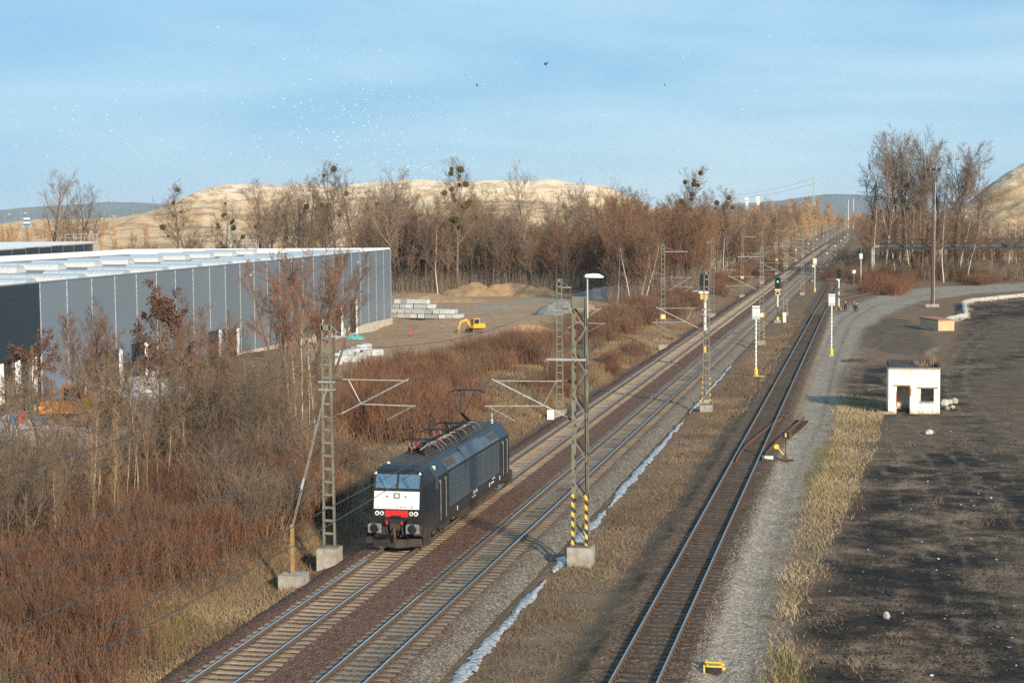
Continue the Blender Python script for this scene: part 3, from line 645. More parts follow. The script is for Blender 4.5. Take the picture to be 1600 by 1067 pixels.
def ladder_mast(x, y, label, group, top=10.2, foot=-.55, ped=.55, stripes=False, sx=1, reach=3.3, detail=True, arm=None, plate=None, cant=True, zg=None):
    zg = g1(x, y) if zg is None else zg
    t = thing('catenary_mast', label, 'mast', (x, y, 0), 0, group)
    pz = zg+ped
    MB().prism([(-.46, -.5), (.46, -.5), (.46, .5), (-.46, .5)], 'z', zg-.4, pz).build('foundation', 'concrete', t)
    MB().box((0, 0, pz+.05), (.8, .34, .1)).build('base_plate', 'mast_dark', t)
    hb, ht = .29, .21
    for s in (-1, 1): channel((s*hb, 0, pz+.05), (s*ht, 0, top), .07, .16, s).build('leg', 'mast_paint', t)
    n = int((top-pz)/.57)
    if detail:
        for k in range(1, n):
            f = k/n; w = 2*(hb+(ht-hb)*f)-.02
            link('batten', batten_mesh(w), None, t, loc=(0, 0, pz+.05+f*(top-pz-.05)))
    else:
        b = MB()
        for k in range(1, n): f = k/n; b.box((0, -.075, pz+f*(top-pz)), (2*(hb+(ht-hb)*f)-.02, .012, .09))
        b.build('battens', 'mast_paint', t)
    MB().box((0, 0, top-.1), (.5, .18, .24)).build('cap', 'mast_paint', t)
    if stripes:
        for s in (-1, 1): MB().loft([[(s*hb+a, b2, pz+.12) for a, b2 in ((-.045, -.087), (.045, -.087), (.045, .087), (-.045, .087))], [(s*(hb-.017)+a, b2, pz+2.25) for a, b2 in ((-.045, -.087), (.045, -.087), (.045, .087), (-.045, .087))]]).build('hazard_band', 'hazard', t)
    if cant: cantilever(t, sx, reach)
    MB().box((0, 0, 7.55), (.75, .26, .06)).box((0, 0, 7.2), (.75, .26, .06)).build('clamp', 'galv', t)
    if arm:
        z, ln = arm; MB().box((ln/2, 0, z), (abs(ln), .07, .07)).build('feeder_arm', 'galv', t); MB().tube((ln*.92, 0, z), (ln*.92, 0, z-.5), .03).build('insulator', 'insul', t)
        MB().tube((math.copysign(.22, ln), 0, z+.45), (ln*.85, 0, z), .012, n=4).build('arm_tie', 'tube_grey', t)
    if plate: MB().box((0, -.12, plate), (.62, .02, .55)).build('number_plate', 'orange_sign', t); MB().box((0, -.132, plate), (.30, .004, .28)).build('digit_field', 'white_paint', t)
    return t
GL, GR = 'catenary masts along the bushes', 'catenary masts along the ice drain'
XL, XR = -23.75, -12.35
L1 = ladder_mast(XL, 72.4, 'grey ladder mast with its bracket over the locomotive front, on concrete block by bushes', GL, top=10.1, ped=.85, arm=(9.6, .95), reach=3.75)
ladder_mast(XL, 131, 'plain grey ladder mast between brown shrubs behind the locomotive', GL, top=10.0, arm=(9.35, .95), reach=3.3)
ladder_mast(XL, 200, 'grey ladder mast with orange plate standing by birches beside the track', GL, top=11.6, arm=(10.7, 2.9), plate=3.0, reach=3.3)
lab_l = 'grey ladder mast far along the bushes side of the double track'; lab_r = 'far grey ladder mast along the siding side of the double track'
for k, yy in enumerate(np.arange(265, 1150, 66)):
    ladder_mast(XL-.0022*(yy-265), float(yy), lab_l, GL, top=11.5, reach=3.3, detail=False, arm=(10.8, 2.6 if k % 2 else -.9), plate=3.0 if k % 2 else None)
ladder_mast(XR, 132.6, 'ladder mast with black and yellow feet in front of the half-hidden signal', GR, top=10.5, stripes=True, sx=-1, reach=3.9, arm=(9.0, -1.1))
ladder_mast(XR, 203, 'ladder mast with black and yellow feet and orange plate behind a white repeater post', GR, top=11.2, stripes=True, sx=-1, reach=3.9, arm=(10.0, -2.9), plate=3.1)
ladder_mast(XR, 262, 'ladder mast with black and yellow feet just beyond the green signal', GR, top=11.5, stripes=True, sx=-1, reach=3.9, arm=(10.3, -.8))
for k, yy in enumerate(np.arange(331, 1150, 66)):
    ladder_mast(XR, float(yy), lab_r, GR, top=11.5, stripes=k < 3, sx=-1, reach=3.9, detail=False, arm=(10.3, -.8), plate=3.2 if k % 2 else None)

def lattice_mast(x, y):
    t = thing('lattice_mast', 'heavy cross-braced lattice mast with street lamp on top and black-yellow striped legs', 'mast', (x, y, 0))
    zg = g1(x, y); pz = zg+.85
    MB().prism([(-.54, -.45), (.54, -.45), (.54, .55), (-.54, .55)], 'z', zg-.4, pz).build('foundation', 'concrete', t)
    MB().box((0, 0, pz+.04), (.86, .8, .08)).build('base_plate', 'mast_dark', t)
    top = 11.35; hb, ht = .34, .29; db, dt = .30, .24
    def cn(sx, sy, z): f = (z-pz)/(top-pz); return Vector((sx*(hb+(ht-hb)*f), sy*(db+(dt-db)*f), z))
    for sx in (-1, 1):
        for sy in (-1, 1):
            mb = MB(); a, b = cn(sx, sy, pz+.08), cn(sx, sy, top)
            for off, sz in (((0, 0), (.02, .10)), ((-sx*.045, -sy*.05), (.09, .02))):
                mb.loft([[(p.x+off[0]+ux*sz[0]/2, p.y+off[1]+uy*sz[1]/2, p.z) for ux, uy in ((-1, -1), (1, -1), (1, 1), (-1, 1))] for p in (a, b)])
            mb.build('leg', 'mast_paint', t)
            if sy < 0:
                a, b = cn(sx, sy, pz+.1), cn(sx, sy, pz+2.35)
                MB().loft([[(p.x-sx*.036+ux*.056, p.y+uy*.06, p.z) for ux, uy in ((-1, -1), (1, -1), (1, 1), (-1, 1))] for p in (a, b)]).build('hazard_band', 'hazard', t)
    n = 11; dz = (top-.5-pz)/n
    for k in range(n):
        z0, z1 = pz+.1+k*dz, pz+.1+(k+1)*dz
        for sy, o in ((-1, -.02), (1, .02)):
            s = 1 if (k % 2) else -1
            a, b = cn(-s, sy, z0), cn(s, sy, z1); a.y += o; b.y += o
            MB().bar(a, b, .05).build('diagonal_brace', 'mast_paint' if sy < 0 else 'mast_dark', t)
        for sx in (-1, 1):
            a, b = cn(sx, -1 if k % 2 else 1, z0), cn(sx, 1 if k % 2 else -1, z1); MB().bar(a, b, .04).build('side_brace', 'mast_dark', t)
    MB().box((0, -.2, top-.22), (.66, .1, .5)).box((0, .2, top-.22), (.62, .08, .5)).build('head_plate', 'mast_paint', t)
    cantilever(t, -1, 3.9, 7.65)
    MB().box((-.55, -.32, 8.65), (1.75, .08, .09)).build('feeder_arm', 'galv', t); MB().tube((-1.38, -.32, 8.65), (-1.38, -.32, 8.1), .03).build('insulator', 'insul', t)
    MB().box((-1.3, -.1, 6.2), (.30, .02, .42)).build('number_plate', 'white_paint', t)
    MB().tube((.38, -.2, 10.45), (.38, -.2, 12.2), .035).build('lamp_pole', 'galv', t); MB().tube((.2, -.2, 10.6), (.38, -.2, 10.6), .03).tube((.2, -.2, 11.1), (.38, -.2, 11.1), .03).build('pole_bracket', 'mast_dark', t)
    lh = MB().loft([[(x0-.10, -.2+w*a, 12.22+z0+h*b) for a, b in ((-1, 0), (-.85, .55), (-.4, 1), (.4, 1), (.85, .55), (1, 0))] for x0, w, z0, h in ((.34, .06, .05, .03), (.42, .15, .01, .14), (.75, .18, 0, .18), (1.0, .16, .0, .16), (1.14, .08, .0, .08), (1.2, .02, .01, .02))]).build('lamp_head', 'white_paint', t, smooth=False)
    MB().box((.7, -.2, 12.215), (.5, .24, .02)).build('lamp_glass', 'skylight', lh)
    return t
lattice_mast(-12.3, 72.8)
ga = thing('guy_anchor', 'brown anchor post with guy wire on concrete block beside the ladder mast', 'anchor', (pix(458, 912, -.75)[0], pix(458, 912, -.75)[1], 0))
zz = g1(ga.location.x, ga.location.y)
MB().prism([(-.52, -.45), (.52, -.45), (.52, .6), (-.52, .6)], 'z', zz-.4, zz+.6).build('block', 'concrete', ga)
MB().bar((0, 0, zz+.6), (0, 0, zz+2.75), .14).build('post', 'anchor_brown', ga)
dy = 72.4-ga.location.y; dx = XL-ga.location.x
MB().tube((0, 0, zz+2.7), (dx, dy-.1, 7.4), .009, n=4).tube((.06, 0, zz+2.7), (dx+.06, dy-.1, 7.4), .009, n=4).build('guy_wire', 'tube_grey', ga)
MB().tube((dx*.25, dy*.25, zz+2.7+(4.7-zz)*.25), (dx*.32, dy*.32, zz+2.7+(4.7-zz)*.32), .05).build('insulator', 'galv', ga)

# wires
def wires(xc, ys, side, lab):
    sup = 7.62; ct = 5.85; low = 6.7
    stag = lambda k: .25*(1 if k % 2 else -1)
    con = MB(); pts = [(xc+stag(k), y, ct) for k, y in enumerate(ys)]; con.path(pts, .016, 4)
    tag(con.build('contact_wire', 'wire'), f'thin contact wire stretched above the {lab} track', 'wire')
    w = MB(); d = MB(); P = []
    for k in range(len(ys)-1):
        y0, y1 = ys[k], ys[k+1]; m = 12
        for i in range(m+(k == len(ys)-2)):
            f = i/m; z = sup-(sup-low)*4*f*(1-f); P.append((xc+(stag(k)*(1-f)+stag(k+1)*f)*.6, y0+(y1-y0)*f, z))
            if y1 < 420 and i % 2 == 1: d.tube((xc+stag(k)*(1-f)+stag(k+1)*f, P[-1][1], ct), P[-1], .006, n=3)
    w.path(P, .016, 4)
    o = tag(w.build('catenary_wire', 'wire'), f'sagging catenary wire with droppers above the {lab} track', 'wire'); d.build('droppers', 'wire', o, kind='stuff')
yl = [6., 72.4, 131, 200]+[float(a) for a in np.arange(265, 1150, 66)]
yr = [6., 72.8, 132.6, 203, 262]+[float(a) for a in np.arange(331, 1150, 66)]
wires(X1, yl, 1, "locomotive's"); wires(X2, yr, -1, 'middle')
def feeder(x, ys, zs, lab):
    w = MB(); P = []
    for k in range(len(ys)-1):
        for i in range(8): f = i/8; P.append((x, ys[k]+(ys[k+1]-ys[k])*f, zs-1.2*4*f*(1-f)))
    w.path(P, .014, 4); tag(w.build('feeder_wire', 'wire'), lab, 'wire')
feeder(XL+.85, yl, 9.1, 'upper feeder wire sagging between the masts along the bushes')
feeder(XR-1.3, yr, 8.1, 'feeder wire sagging between the masts along the ice drain')
# ------------------------------------------------------------------ locomotive
def locomotive():
    LY = 71.96; L = 19.58
    t = thing('locomotive', 'black electric locomotive with white nose panel, red stripe and raised rear pantograph on the track', 'locomotive', (X1, LY, 0))
    def ring(z, a, f, c, w): return [(-a, f, z), (a, f, z), (w, f+c, z), (w, L-f-c, z), (a, L-f, z), (-a, L-f, z), (-w, L-f-c, z), (-w, f+c, z)]
    R = [ring(.70, 1.08, .66, 1.05, 1.46), ring(1.0, 1.10, .60, 1.1, 1.5), ring(1.80, 1.12, .55, 1.1, 1.5), ring(2.70, 1.12, .68, 1.1, 1.5), ring(3.10, 1.09, .84, 1.02, 1.5), ring(3.44, 1.02, .98, .92, 1.24), ring(3.58, .98, 1.10, .85, 1.12), ring(3.72, .86, 1.55, .8, .96)]
    body = MB().loft(R, skip={(3, 0), (4, 0)}).build('body', 'navy', t)
    # windscreen surround, panes, interior
    def fp(x, z, o=0.): return (x, np.interp(z, [.7, 1.0, 1.8, 2.7, 3.1, 3.44, 3.58], [.66, .60, .55, .68, .84, .98, 1.10])+o, z)
    ws = MB()
    for x in (-1.07, 0, 1.07): ws.loft([[fp(x-.045, z, -.02), fp(x+.045, z, -.02), fp(x+.045, z, .08), fp(x-.045, z, .08)] for z in (2.68, 3.10, 3.46)])
    for z in (2.72, 3.43): ws.loft([[fp(x, z-.04, -.018), fp(x, z+.04, -.018), fp(x, z+.04, .08), fp(x, z-.04, .08)] for x in (-1.1, 1.1)])
    ws.build('windscreen_frame', 'black_metal', t)
    for s in (-1, 1):
        a, b = (-1.02, -.05) if s < 0 else (.05, 1.02)
        MB().loft([[fp(a, z, .01), fp(b, z, .01), fp(b, z, .025), fp(a, z, .025)] for z in (2.77, 3.10, 3.38)]).build('windscreen', 'glass', t)
    MB().box((0, 2.52, 2.6), (2.6, .06, 1.9)).build('cab_wall', 'box_white', t)
    MB().box((0, 1.35, 2.58), (2.1, .7, .12)).box((-.45, 1.12, 2.72), (.6, .2, .22), rx=-.4).build('driver_desk', 'grey_buffer', t)
    MB().box((0, 1.5, 1.7), (2.2, 1.7, .06)).build('cab_floor', 'under', t)
    for s in (-.55, .5): MB().tube((s+.0, .70, 2.72), (s-.38, .87, 3.24), .012, n=4).tube((s+.05, .70, 2.72), (s-.33, .87, 3.24), .012, n=4).build('wiper', 'black_metal', t)
    # front panels
    wp = MB().loft([[fp(-1.05, z, -.012), fp(1.05, z, -.012), fp(1.05, z, .02), fp(-1.05, z, .02)] for z in (1.86, 2.64)]).build('white_panel', 'loco_white', t)
    MB().loft([[fp(-.53, z, -.016), fp(.53, z, -.016), fp(.53, z, .02), fp(-.53, z, .02)] for z in (1.50, 1.80)]).build('red_panel', 'red', t)
    MB().box((0, .50, 1.53), (.42, .14, .09)).build('socket_cover', 'black_metal', t)
    def letter(body_, size, x, z, mat, rot=0., yy=None, side=False):
        me = text_mesh(body_, size); o = link('lettering', me, mat, wp if not side else body)
        if not side:
            o.location = fp(x, z, -.022); o.rotation_euler = (math.radians(90)-math.atan(.13/.9)*1., 0, 0)
        else: o.location = (1.506, x, z); o.rotation_euler = (math.radians(90), 0, math.radians(90))
        return o
    letter('ES 64 F4 - 155', .135, 0., 1.91, 'black_metal'); letter('E 189-155', .095, -1.0, 1.91, 'grey_buffer')
    MB().lathe([(.0, -.01), (.085, -.01), (.085, .02), (.0, .02)], fp(0, 2.44, -.02), 'y', 16).build('top_headlight', 'white_paint', t)
    MB().box(fp(0, 2.44, -.006), (.30, .03, .27), rx=-.14).build('headlight_frame', 'grey_buffer', t)
    for s in (-.43, .43): MB().lathe([(.02, -.02), (.06, -.02), (.05, .05)], fp(s, 2.42, -.03), 'y', 10).build('horn', 'tube_grey', t)
    for s in (-1, 1):
        MB().lathe([(.055, -.008), (.10, -.008), (.105, .02), (.05, .02)], fp(s*.90, 1.66, -.02), 'y', 16).build('headlight', 'white_paint', t)
        MB().lathe([(0, -.014), (.052, -.014), (.055, .02)], fp(s*.90, 1.66, -.02), 'y', 12).build('headlight_lens', 'glass_dark', t)
        MB().lathe([(.05, -.008), (.095, -.008), (.10, .02), (.045, .02)], fp(s*.68, 1.66, -.02), 'y', 16).build('tail_light', 'box_white', t)
        MB().lathe([(0, -.014), (.05, -.014), (.05, .02)], fp(s*.68, 1.66, -.02), 'y', 12).build('tail_light_lens', 'glass_dark', t)
        MB().prism([(s*1.02, 3.50), (s*1.10, 3.38), (s*.96, 3.38)], 'y', .86, .90).build('marker_triangle', 'white_paint', t)
    # both ends: buffers, hook, plough, hoses
    for e in (0, 1):
        Y = (lambda y: y) if e == 0 else (lambda y: L-y)
        for s in (-.875, .875):
            MB().box((s, Y(.52), 1.30), (.62, .50, .26)).build('buffer_box', 'black_metal', t)
            MB().lathe([(.14, 0), (.14, .5)], (s, min(Y(.15), Y(.6)) if e == 0 else L-.65, 1.06), 'y', 12).build('buffer_stem', 'under', t)
            o = MB().prism([(s-.31, .86), (s+.31, .86), (s+.31, 1.22), (s+.24, 1.27), (s-.24, 1.27), (s-.31, 1.22)], 'y', Y(.03), Y(.12)).build('buffer', 'grey_buffer', t)
            MB().lathe([(0, 0), (.17, .0), (.21, .02), (.17, .04), (0, .04)], (s, Y(.0)-.02, 1.07), 'y', 14).build('buffer_wear_ring', 'black_metal', o)
        MB().box((0, Y(.5), 1.10), (.46, .5, .30)).build('drawgear', 'under', t)
        MB().path([(0, Y(.35), 1.08), (0, Y(.12), 1.05), (0, Y(.02), .95), (0, Y(.08), .82)], .05, 6).path([(0, Y(.2), .95), (.03, Y(.16), .7), (0, Y(.22), .45)], .045, 6).build('coupling_hook', 'rust_old', t)
        hs = MB()
        for s in (-.62, -.5, -.36, .36, .5): hs.path([(s, Y(.45), 1.25), (s, Y(.15), 1.1), (s+.05, Y(.12), .8), (s+.1, Y(.3), .62)], .03, 5)
        hs.build('brake_hose', 'black_metal', t)
        rh = MB()
        for s in (-.36, .34): rh.box((s, Y(.2), 1.3), (.06, .08, .16))
        rh.build('red_tap', 'red', t)
        MB().loft([[(x, Y(.42+.45*abs(x)/1.3), .50), (x, Y(.46+.45*abs(x)/1.3), .50), (x, Y(.40+.45*abs(x)/1.3), .12+.06*abs(x)), (x, Y(.34+.45*abs(x)/1.3), .12+.06*abs(x))] for x in (-1.18, -.0, 1.18)]).build('snow_plough', 'under', t)
        MB().box((0, Y(.95), .9), (2.3, .6, .5)).build('nose_underframe', 'under', t)
        for s in (-1, 1):
            MB().box((s*1.33, Y(.85), .62), (.26, .35, .72)).build('corner_step', 'under', t)
    # side: ribs, doors, rails, roof edge panels
    rib = MB().box((0, (4.35+15.25)/2, 0), (.05, 10.9, .028)).mesh('rib'); rib.materials.append(MATS['rib_paint'])
    for s in (-1, 1):
        for k in range(14): link('rib', rib, None, t, loc=(s*1.508, 0, 1.42+k*.118))
        for y0 in (3.0, L-3.0):
            MB().box((s*1.497, y0, 1.95), (.02, .82, 2.15)).build('door', 'black_metal', t)
            for q in (-.5, .5): MB().tube((s*1.56, y0+q, 1.05), (s*1.56, y0+q, 2.85), .022, n=6).box((s*1.54, y0+q, 2.86), (.07, .05, .12)).build('handrail', 'grey_buffer', t)
            MB().box((s*1.5, y0, .72), (.16, .6, .04)).box((s*1.5, y0, .42), (.16, .6, .04)).box((s*1.48, y0-.3, .6), (.04, .04, .5)).box((s*1.48, y0+.3, .6), (.04, .04, .5)).build('door_step', 'under', t)
            MB().box((s*1.505, y0+(-1.0 if y0 < 9 else 1.0), 2.82), (.02, .5, .5)).build('side_window', 'glass_dark', t)
        for y0, wd in ((4.1, 2.0), (6.15, 1.45), (7.65, 4.2), (11.9, 1.4), (13.35, 1.95)):
            m = 'navy_panel'
            z0, z1 = 3.14, 3.55; x0, x1 = 1.485, 1.155
            if wd == 4.2: z1 = 3.66
            p = MB().loft([[(s*(x0+.03), y0+.03, z0), (s*(x0+.03), y0+wd, z0), (s*(x1+.02), y0+wd-.02, z1), (s*(x1+.02), y0+.05, z1)], [(s*(x0-.05), y0+.03, z0), (s*(x0-.05), y0+wd, z0), (s*(x1-.06), y0+wd-.02, z1), (s*(x1-.06), y0+.05, z1)]]).build('roof_edge_panel', m, t)
            if y0 in (4.1, 13.35):
                for q in (0.16, wd/2+.06):
                    d = wd/2-.2
                    MB().loft([[(s*(1.505-.06), y0+q, 3.24), (s*(1.505-.06), y0+q+d, 3.24), (s*1.21, y0+q+d, 3.52), (s*1.21, y0+q, 3.52)], [(s*1.40, y0+q, 3.20), (s*1.40, y0+q+d, 3.20), (s*1.14, y0+q+d, 3.46), (s*1.14, y0+q, 3.46)]]).build('vent', 'roof_dark', p)
        # underframe
        MB().box((s*1.25, 9.8, .72), (.4, 4.0, .62)).box((s*1.3, 7.0, .72), (.3, .8, .5)).box((s*1.3, 12.6, .72), (.3, .8, .5)).build('equipment_box', 'under', t)
        for yb in (4.8, L-4.8):
            MB().box((s*1.08, yb, .78), (.16, 4.3, .26)).box((s*1.12, yb, .58), (.2, 1.2, .4)).build('bogie_frame', 'under', t)
            for q in (-1.45, 1.45):
                w = MB().lathe([(.2, -.07), (.56, -.07), (.625, -.06), (.625, .06), (.59, .08), (.2, .08)], (s*.75, yb+q, .625), 'x', 22).build('wheel', 'under', t)
                MB().lathe([(.16, -.1), (.16, .1)], (s*1.15, yb+q, .6), 'x', 12).build('axle_box', 'grey_buffer', w)
                MB().tube((s*1.2, yb+q-.42, .5), (s*1.2, yb+q-.42, .85), .09).tube((s*1.2, yb+q+.42, .5), (s*1.2, yb+q+.42, .85), .09).build('spring', 'under', w)
            MB().tube((s*1.32, yb-1.9, .8), (s*1.32, yb-1.9, .45), .05).box((s*1.3, yb-2.1, .45), (.1, .5, .12)).build('sander', 'under', t)
    letter('Dispolok', .26, 9.2, 1.17, 'white_paint', side=True); letter('www.dispolok.com', .12, 8.9, 1.02, 'white_paint', side=True)
    letter('ES 64 F4 - 155', .11, 13.6, 1.22, 'white_paint', side=True); letter('91 80 6189 155-2', .11, 13.2, 1.04, 'white_paint', side=True)
    for yy in (5.9, 12.9, 15.4): MB().box((1.51, yy, 1.05), (.012, .09, .2)).build('sign_plate', 'white_paint', t)
    # roof: deck, equipment, insulators, red bars, cables
    MB().box((0, L/2, 3.735), (1.78, 15.6, .05)).build('roof_deck', 'roof_dark', t)
    ins = MB().lathe([(.05, 0), (.09, .02), (.06, .07), (.09, .10), (.06, .15), (.09, .18), (.05, .25), (.07, .3)], (0, 0, 0), 'z', 8).mesh('insulator'); ins.materials.append(MATS['under'])
    for k in range(11):
        for s in (-.42, .35):
            link('insulator', ins, None, t, loc=(s+.05*(k % 2), 4.6+k*.92, 3.76))
    for x, y0, y1 in ((.38, 6.1, 9.5), (.22, 10.0, 12.4), (-.38, 7.6, 10.2), (-.3, 4.3, 6.0)): MB().box((x, (y0+y1)/2, 4.09), (.05, y1-y0, .07), rz=.03).build('red_busbar', 'red', t)
    for s in (-1, 1):
        for y0 in (4.0, 4.6, 5.3, 6.4, 7.3, 8.4, 9.6, 11.5, 12.6):
            a = RND.uniform(-.2, .2); MB().path([(s*.2, y0, 4.05), (s*.45, y0+.5, 4.28), (s*.62+a*.2, y0+1.1, 4.2), (s*.7, y0+1.6, 3.95), (s*.72, y0+1.8, 3.78)], .022, 5).build('roof_cable', 'tube_grey', t)
    for x, y0, sx, sy, h in ((-.45, 5.6, .5, .9, .3), (.4, 9.9, .4, .5, .35), (-.3, 9.0, .7, 1.0, .28), (.1, 13.0, .8, .6, .2), (.5, 4.35, .25, .25, .4)): MB().box((x, y0, 3.76+h/2), (sx, sy, h)).build('roof_box', 'under', t)
    MB().tube((.45, 4.6, 3.75), (.45, 4.6, 4.35), .1, n=10).build('surge_arrester', 'navy_panel', t)
    MB().tube((.75, 17.0, 3.72), (.75, 17.0, 4.3), .02).tube((.75, 17, 3.72), (.75, 17, 3.95), .06).build('antenna', 'white_paint', t)
    MB().lathe([(.0, .08), (.06, .05), (.08, 0)], (-.75, 1.95, 3.72), 'z', 10).build('roof_lamp', 'white_paint', t)
    def panto(y, up, name='pantograph', d=1):
        fr = MB()
        for s in (-.42, .42): fr.tube((s, y-.9, 4.08), (s, y+.9, 4.08), .035, n=6)
        for q in (-.9, 0, .9): fr.tube((-.42, y+q, 4.08), (.42, y+q, 4.08), .03, n=6)
        f = fr.build(name, 'under', t)
        if up:
            z2 = 4.75; k = (0, y-1.15*d, z2); hd = (0, y+.15*d, 5.71)
            MB().path([(0, y+.65*d, 4.12), k], [.09, .07], 6).path([(-.14, y+.65*d, 4.12), (k[0]-.1, k[1], k[2])], .03, 5).build('lower_arm', 'under', f)
            MB().path([(-.12, k[1], k[2]), (-.36, hd[1], hd[2])], .04, 5).path([(.12, k[1], k[2]), (.36, hd[1], hd[2])], .04, 5).path([(-.14, k[1], k[2]), (.14, k[1], k[2])], .05, 6).build('upper_arm', 'under', f)
            h = hd
        else:
            MB().path([(0, y+.8*d, 4.12), (0, y-.9*d, 4.24)], [.07, .05], 6).build('lower_arm', 'under', f)
            MB().path([(-.12, y-.9*d, 4.26), (-.38, y+.75*d, 4.34)], .025, 5).path([(.12, y-.9*d, 4.26), (.38, y+.75*d, 4.34)], .025, 5).build('upper_arm', 'under', f)
            h = (0, y+.75*d, 4.36)
        MB().box((0, h[1]-.2, h[2]+.1), (1.1, .06, .04)).box((0, h[1]+.2, h[2]+.1), (1.1, .06, .04)).box((-.4, h[1], h[2]+.05), (.05, .5, .05)).box((.4, h[1], h[2]+.05), (.05, .5, .05)).path([(-.95, h[1]-.2, h[2]-.05), (-.75, h[1]-.2, h[2]+.07), (-.5, h[1]-.2, h[2]+.1)], .025, 5).path([(.95, h[1]-.2, h[2]-.05), (.75, h[1]-.2, h[2]+.07), (.5, h[1]-.2, h[2]+.1)], .025, 5).path([(-.95, h[1]+.2, h[2]-.05), (-.75, h[1]+.2, h[2]+.07), (-.5, h[1]+.2, h[2]+.1)], .025, 5).path([(.95, h[1]+.2, h[2]-.05), (.75, h[1]+.2, h[2]+.07), (.5, h[1]+.2, h[2]+.1)], .025, 5).build('contact_head', 'black_metal', f)
    panto(14.35, True); panto(5.6, False, d=-1); panto(7.8, False, d=1); panto(12.0, False, d=-1)
    return t, LY
loco, LOCO_Y = locomotive()

# ------------------------------------------------------------------ people (skin-modifier bodies)
def skin_obj(name, verts, edges, radii, mat, parent=None, loc=None, rz=0., levels=1):
    me = bpy.data.meshes.new(name); me.from_pydata(verts, edges, []); o = link(name, me, None, parent, loc, rz)
    md = o.modifiers.new('skin', 'SKIN'); md.use_smooth_shade = True
    ly = me.skin_vertices[0].data if me.skin_vertices else None
    if ly is None:
        o.data.attributes; bpy.context.view_layer.objects.active = o
    for i, r in enumerate(radii):
        ly[i].radius = (r, r) if np.isscalar(r) else r
    ly[0].use_root = True
    sb = o.modifiers.new('sub', 'SUBSURF'); sb.levels = levels; sb.render_levels = levels
    dg = bpy.context.evaluated_depsgraph_get(); nm = bpy.data.meshes.new_from_object(o.evaluated_get(dg)); nm.name = name
    o.modifiers.clear(); old = o.data; o.data = nm; bpy.data.meshes.remove(old); nm.materials.clear(); nm.materials.append(MATS[mat]); return o
def person(loc, rz, jacket, label, stride=.18, pack=None, group=None, seated=False):
    k = 1.0
    sk = [(0, 0, .96), (0, 0, 1.15), (0, -.01, 1.40), (0, 0, 1.52), (0, .02, 1.60), (0, .02, 1.72),
          (-.1, 0, .92), (-.11, stride, .50), (-.11, stride*.9-.08, .08), (-.11, stride+.06, .03), (.1, 0, .92), (.11, -stride*.6, .50), (.11, -stride*1.5, .10), (.11, -stride*1.2, .03),
          (-.19, 0, 1.42), (-.25, -.05, 1.14), (-.24, .06, .90), (-.23, .09, .80), (.19, 0, 1.42), (.25, .04, 1.14), (.24, -.0, .90), (.23, .02, .80)]
    ed = [(0, 1), (1, 2), (2, 3), (3, 4), (4, 5), (0, 6), (6, 7), (7, 8), (8, 9), (0, 10), (10, 11), (11, 12), (12, 13), (2, 14), (14, 15), (15, 16), (16, 17), (2, 18), (18, 19), (19, 20), (20, 21)]
    ra = [.13, .12, .13, .055, .085, .08, .09, .065, .045, .04, .09, .065, .045, .04, .06, .05, .038, .035, .06, .05, .038, .035]
    o = skin_obj('person', sk, ed, ra, 'skin', None, loc, rz); tag(o, label, 'person', group)
    jv = [0, 1, 2, 14, 15, 16, 18, 19, 20]; mp2 = {v: i for i, v in enumerate(jv)}
    skin_obj('jacket', [sk[i] if i else (0, 0, .86) for i in jv], [(mp2[a], mp2[b]) for a, b in ed if a in mp2 and b in mp2], [.185, .17, .165, .085, .068, .052, .085, .068, .052], jacket, o)
    tv = [0, 6, 7, 8, 10, 11, 12]; mp3 = {v: i for i, v in enumerate(tv)}
    skin_obj('trousers', [sk[i] for i in tv], [(mp3[a], mp3[b]) for a, b in ed if a in mp3 and b in mp3], [.145, .105, .08, .062, .105, .08, .062], 'trousers', o)
    MB().lathe([(.0, .115), (.06, .10), (.092, .05), (.098, -.02), (.085, -.07)], (0, .0, 1.70), 'z', 10).build('hair', 'hair', o, smooth=True)
    if pack: MB().prism([(-.15, 1.02), (.15, 1.02), (.16, 1.3), (.12, 1.48), (-.12, 1.48), (-.16, 1.3)], 'y', -.33, -.16).build('backpack', pack, o)
    return o
gp = None
for (px, py, rz, jk, lb, st, pk) in [(1321, 484.5, .3, 'jacket_red', 'person in dark red jacket walking on the path beside the striped signal', .14, None),
                                    (1335, 485.5, -.1, 'jacket_dark', 'person in dark jacket with light blue backpack walking along the path', .16, 'pack_blue'),
                                    (1338.5, 487, .2, 'jacket_grey', 'person in grey coat walking right beside the blue backpack', .2, None)]:
    q = pix(px, py, -.35); person((q[0], q[1], g1(q[0], q[1])), rz, jk, lb, st, pk)
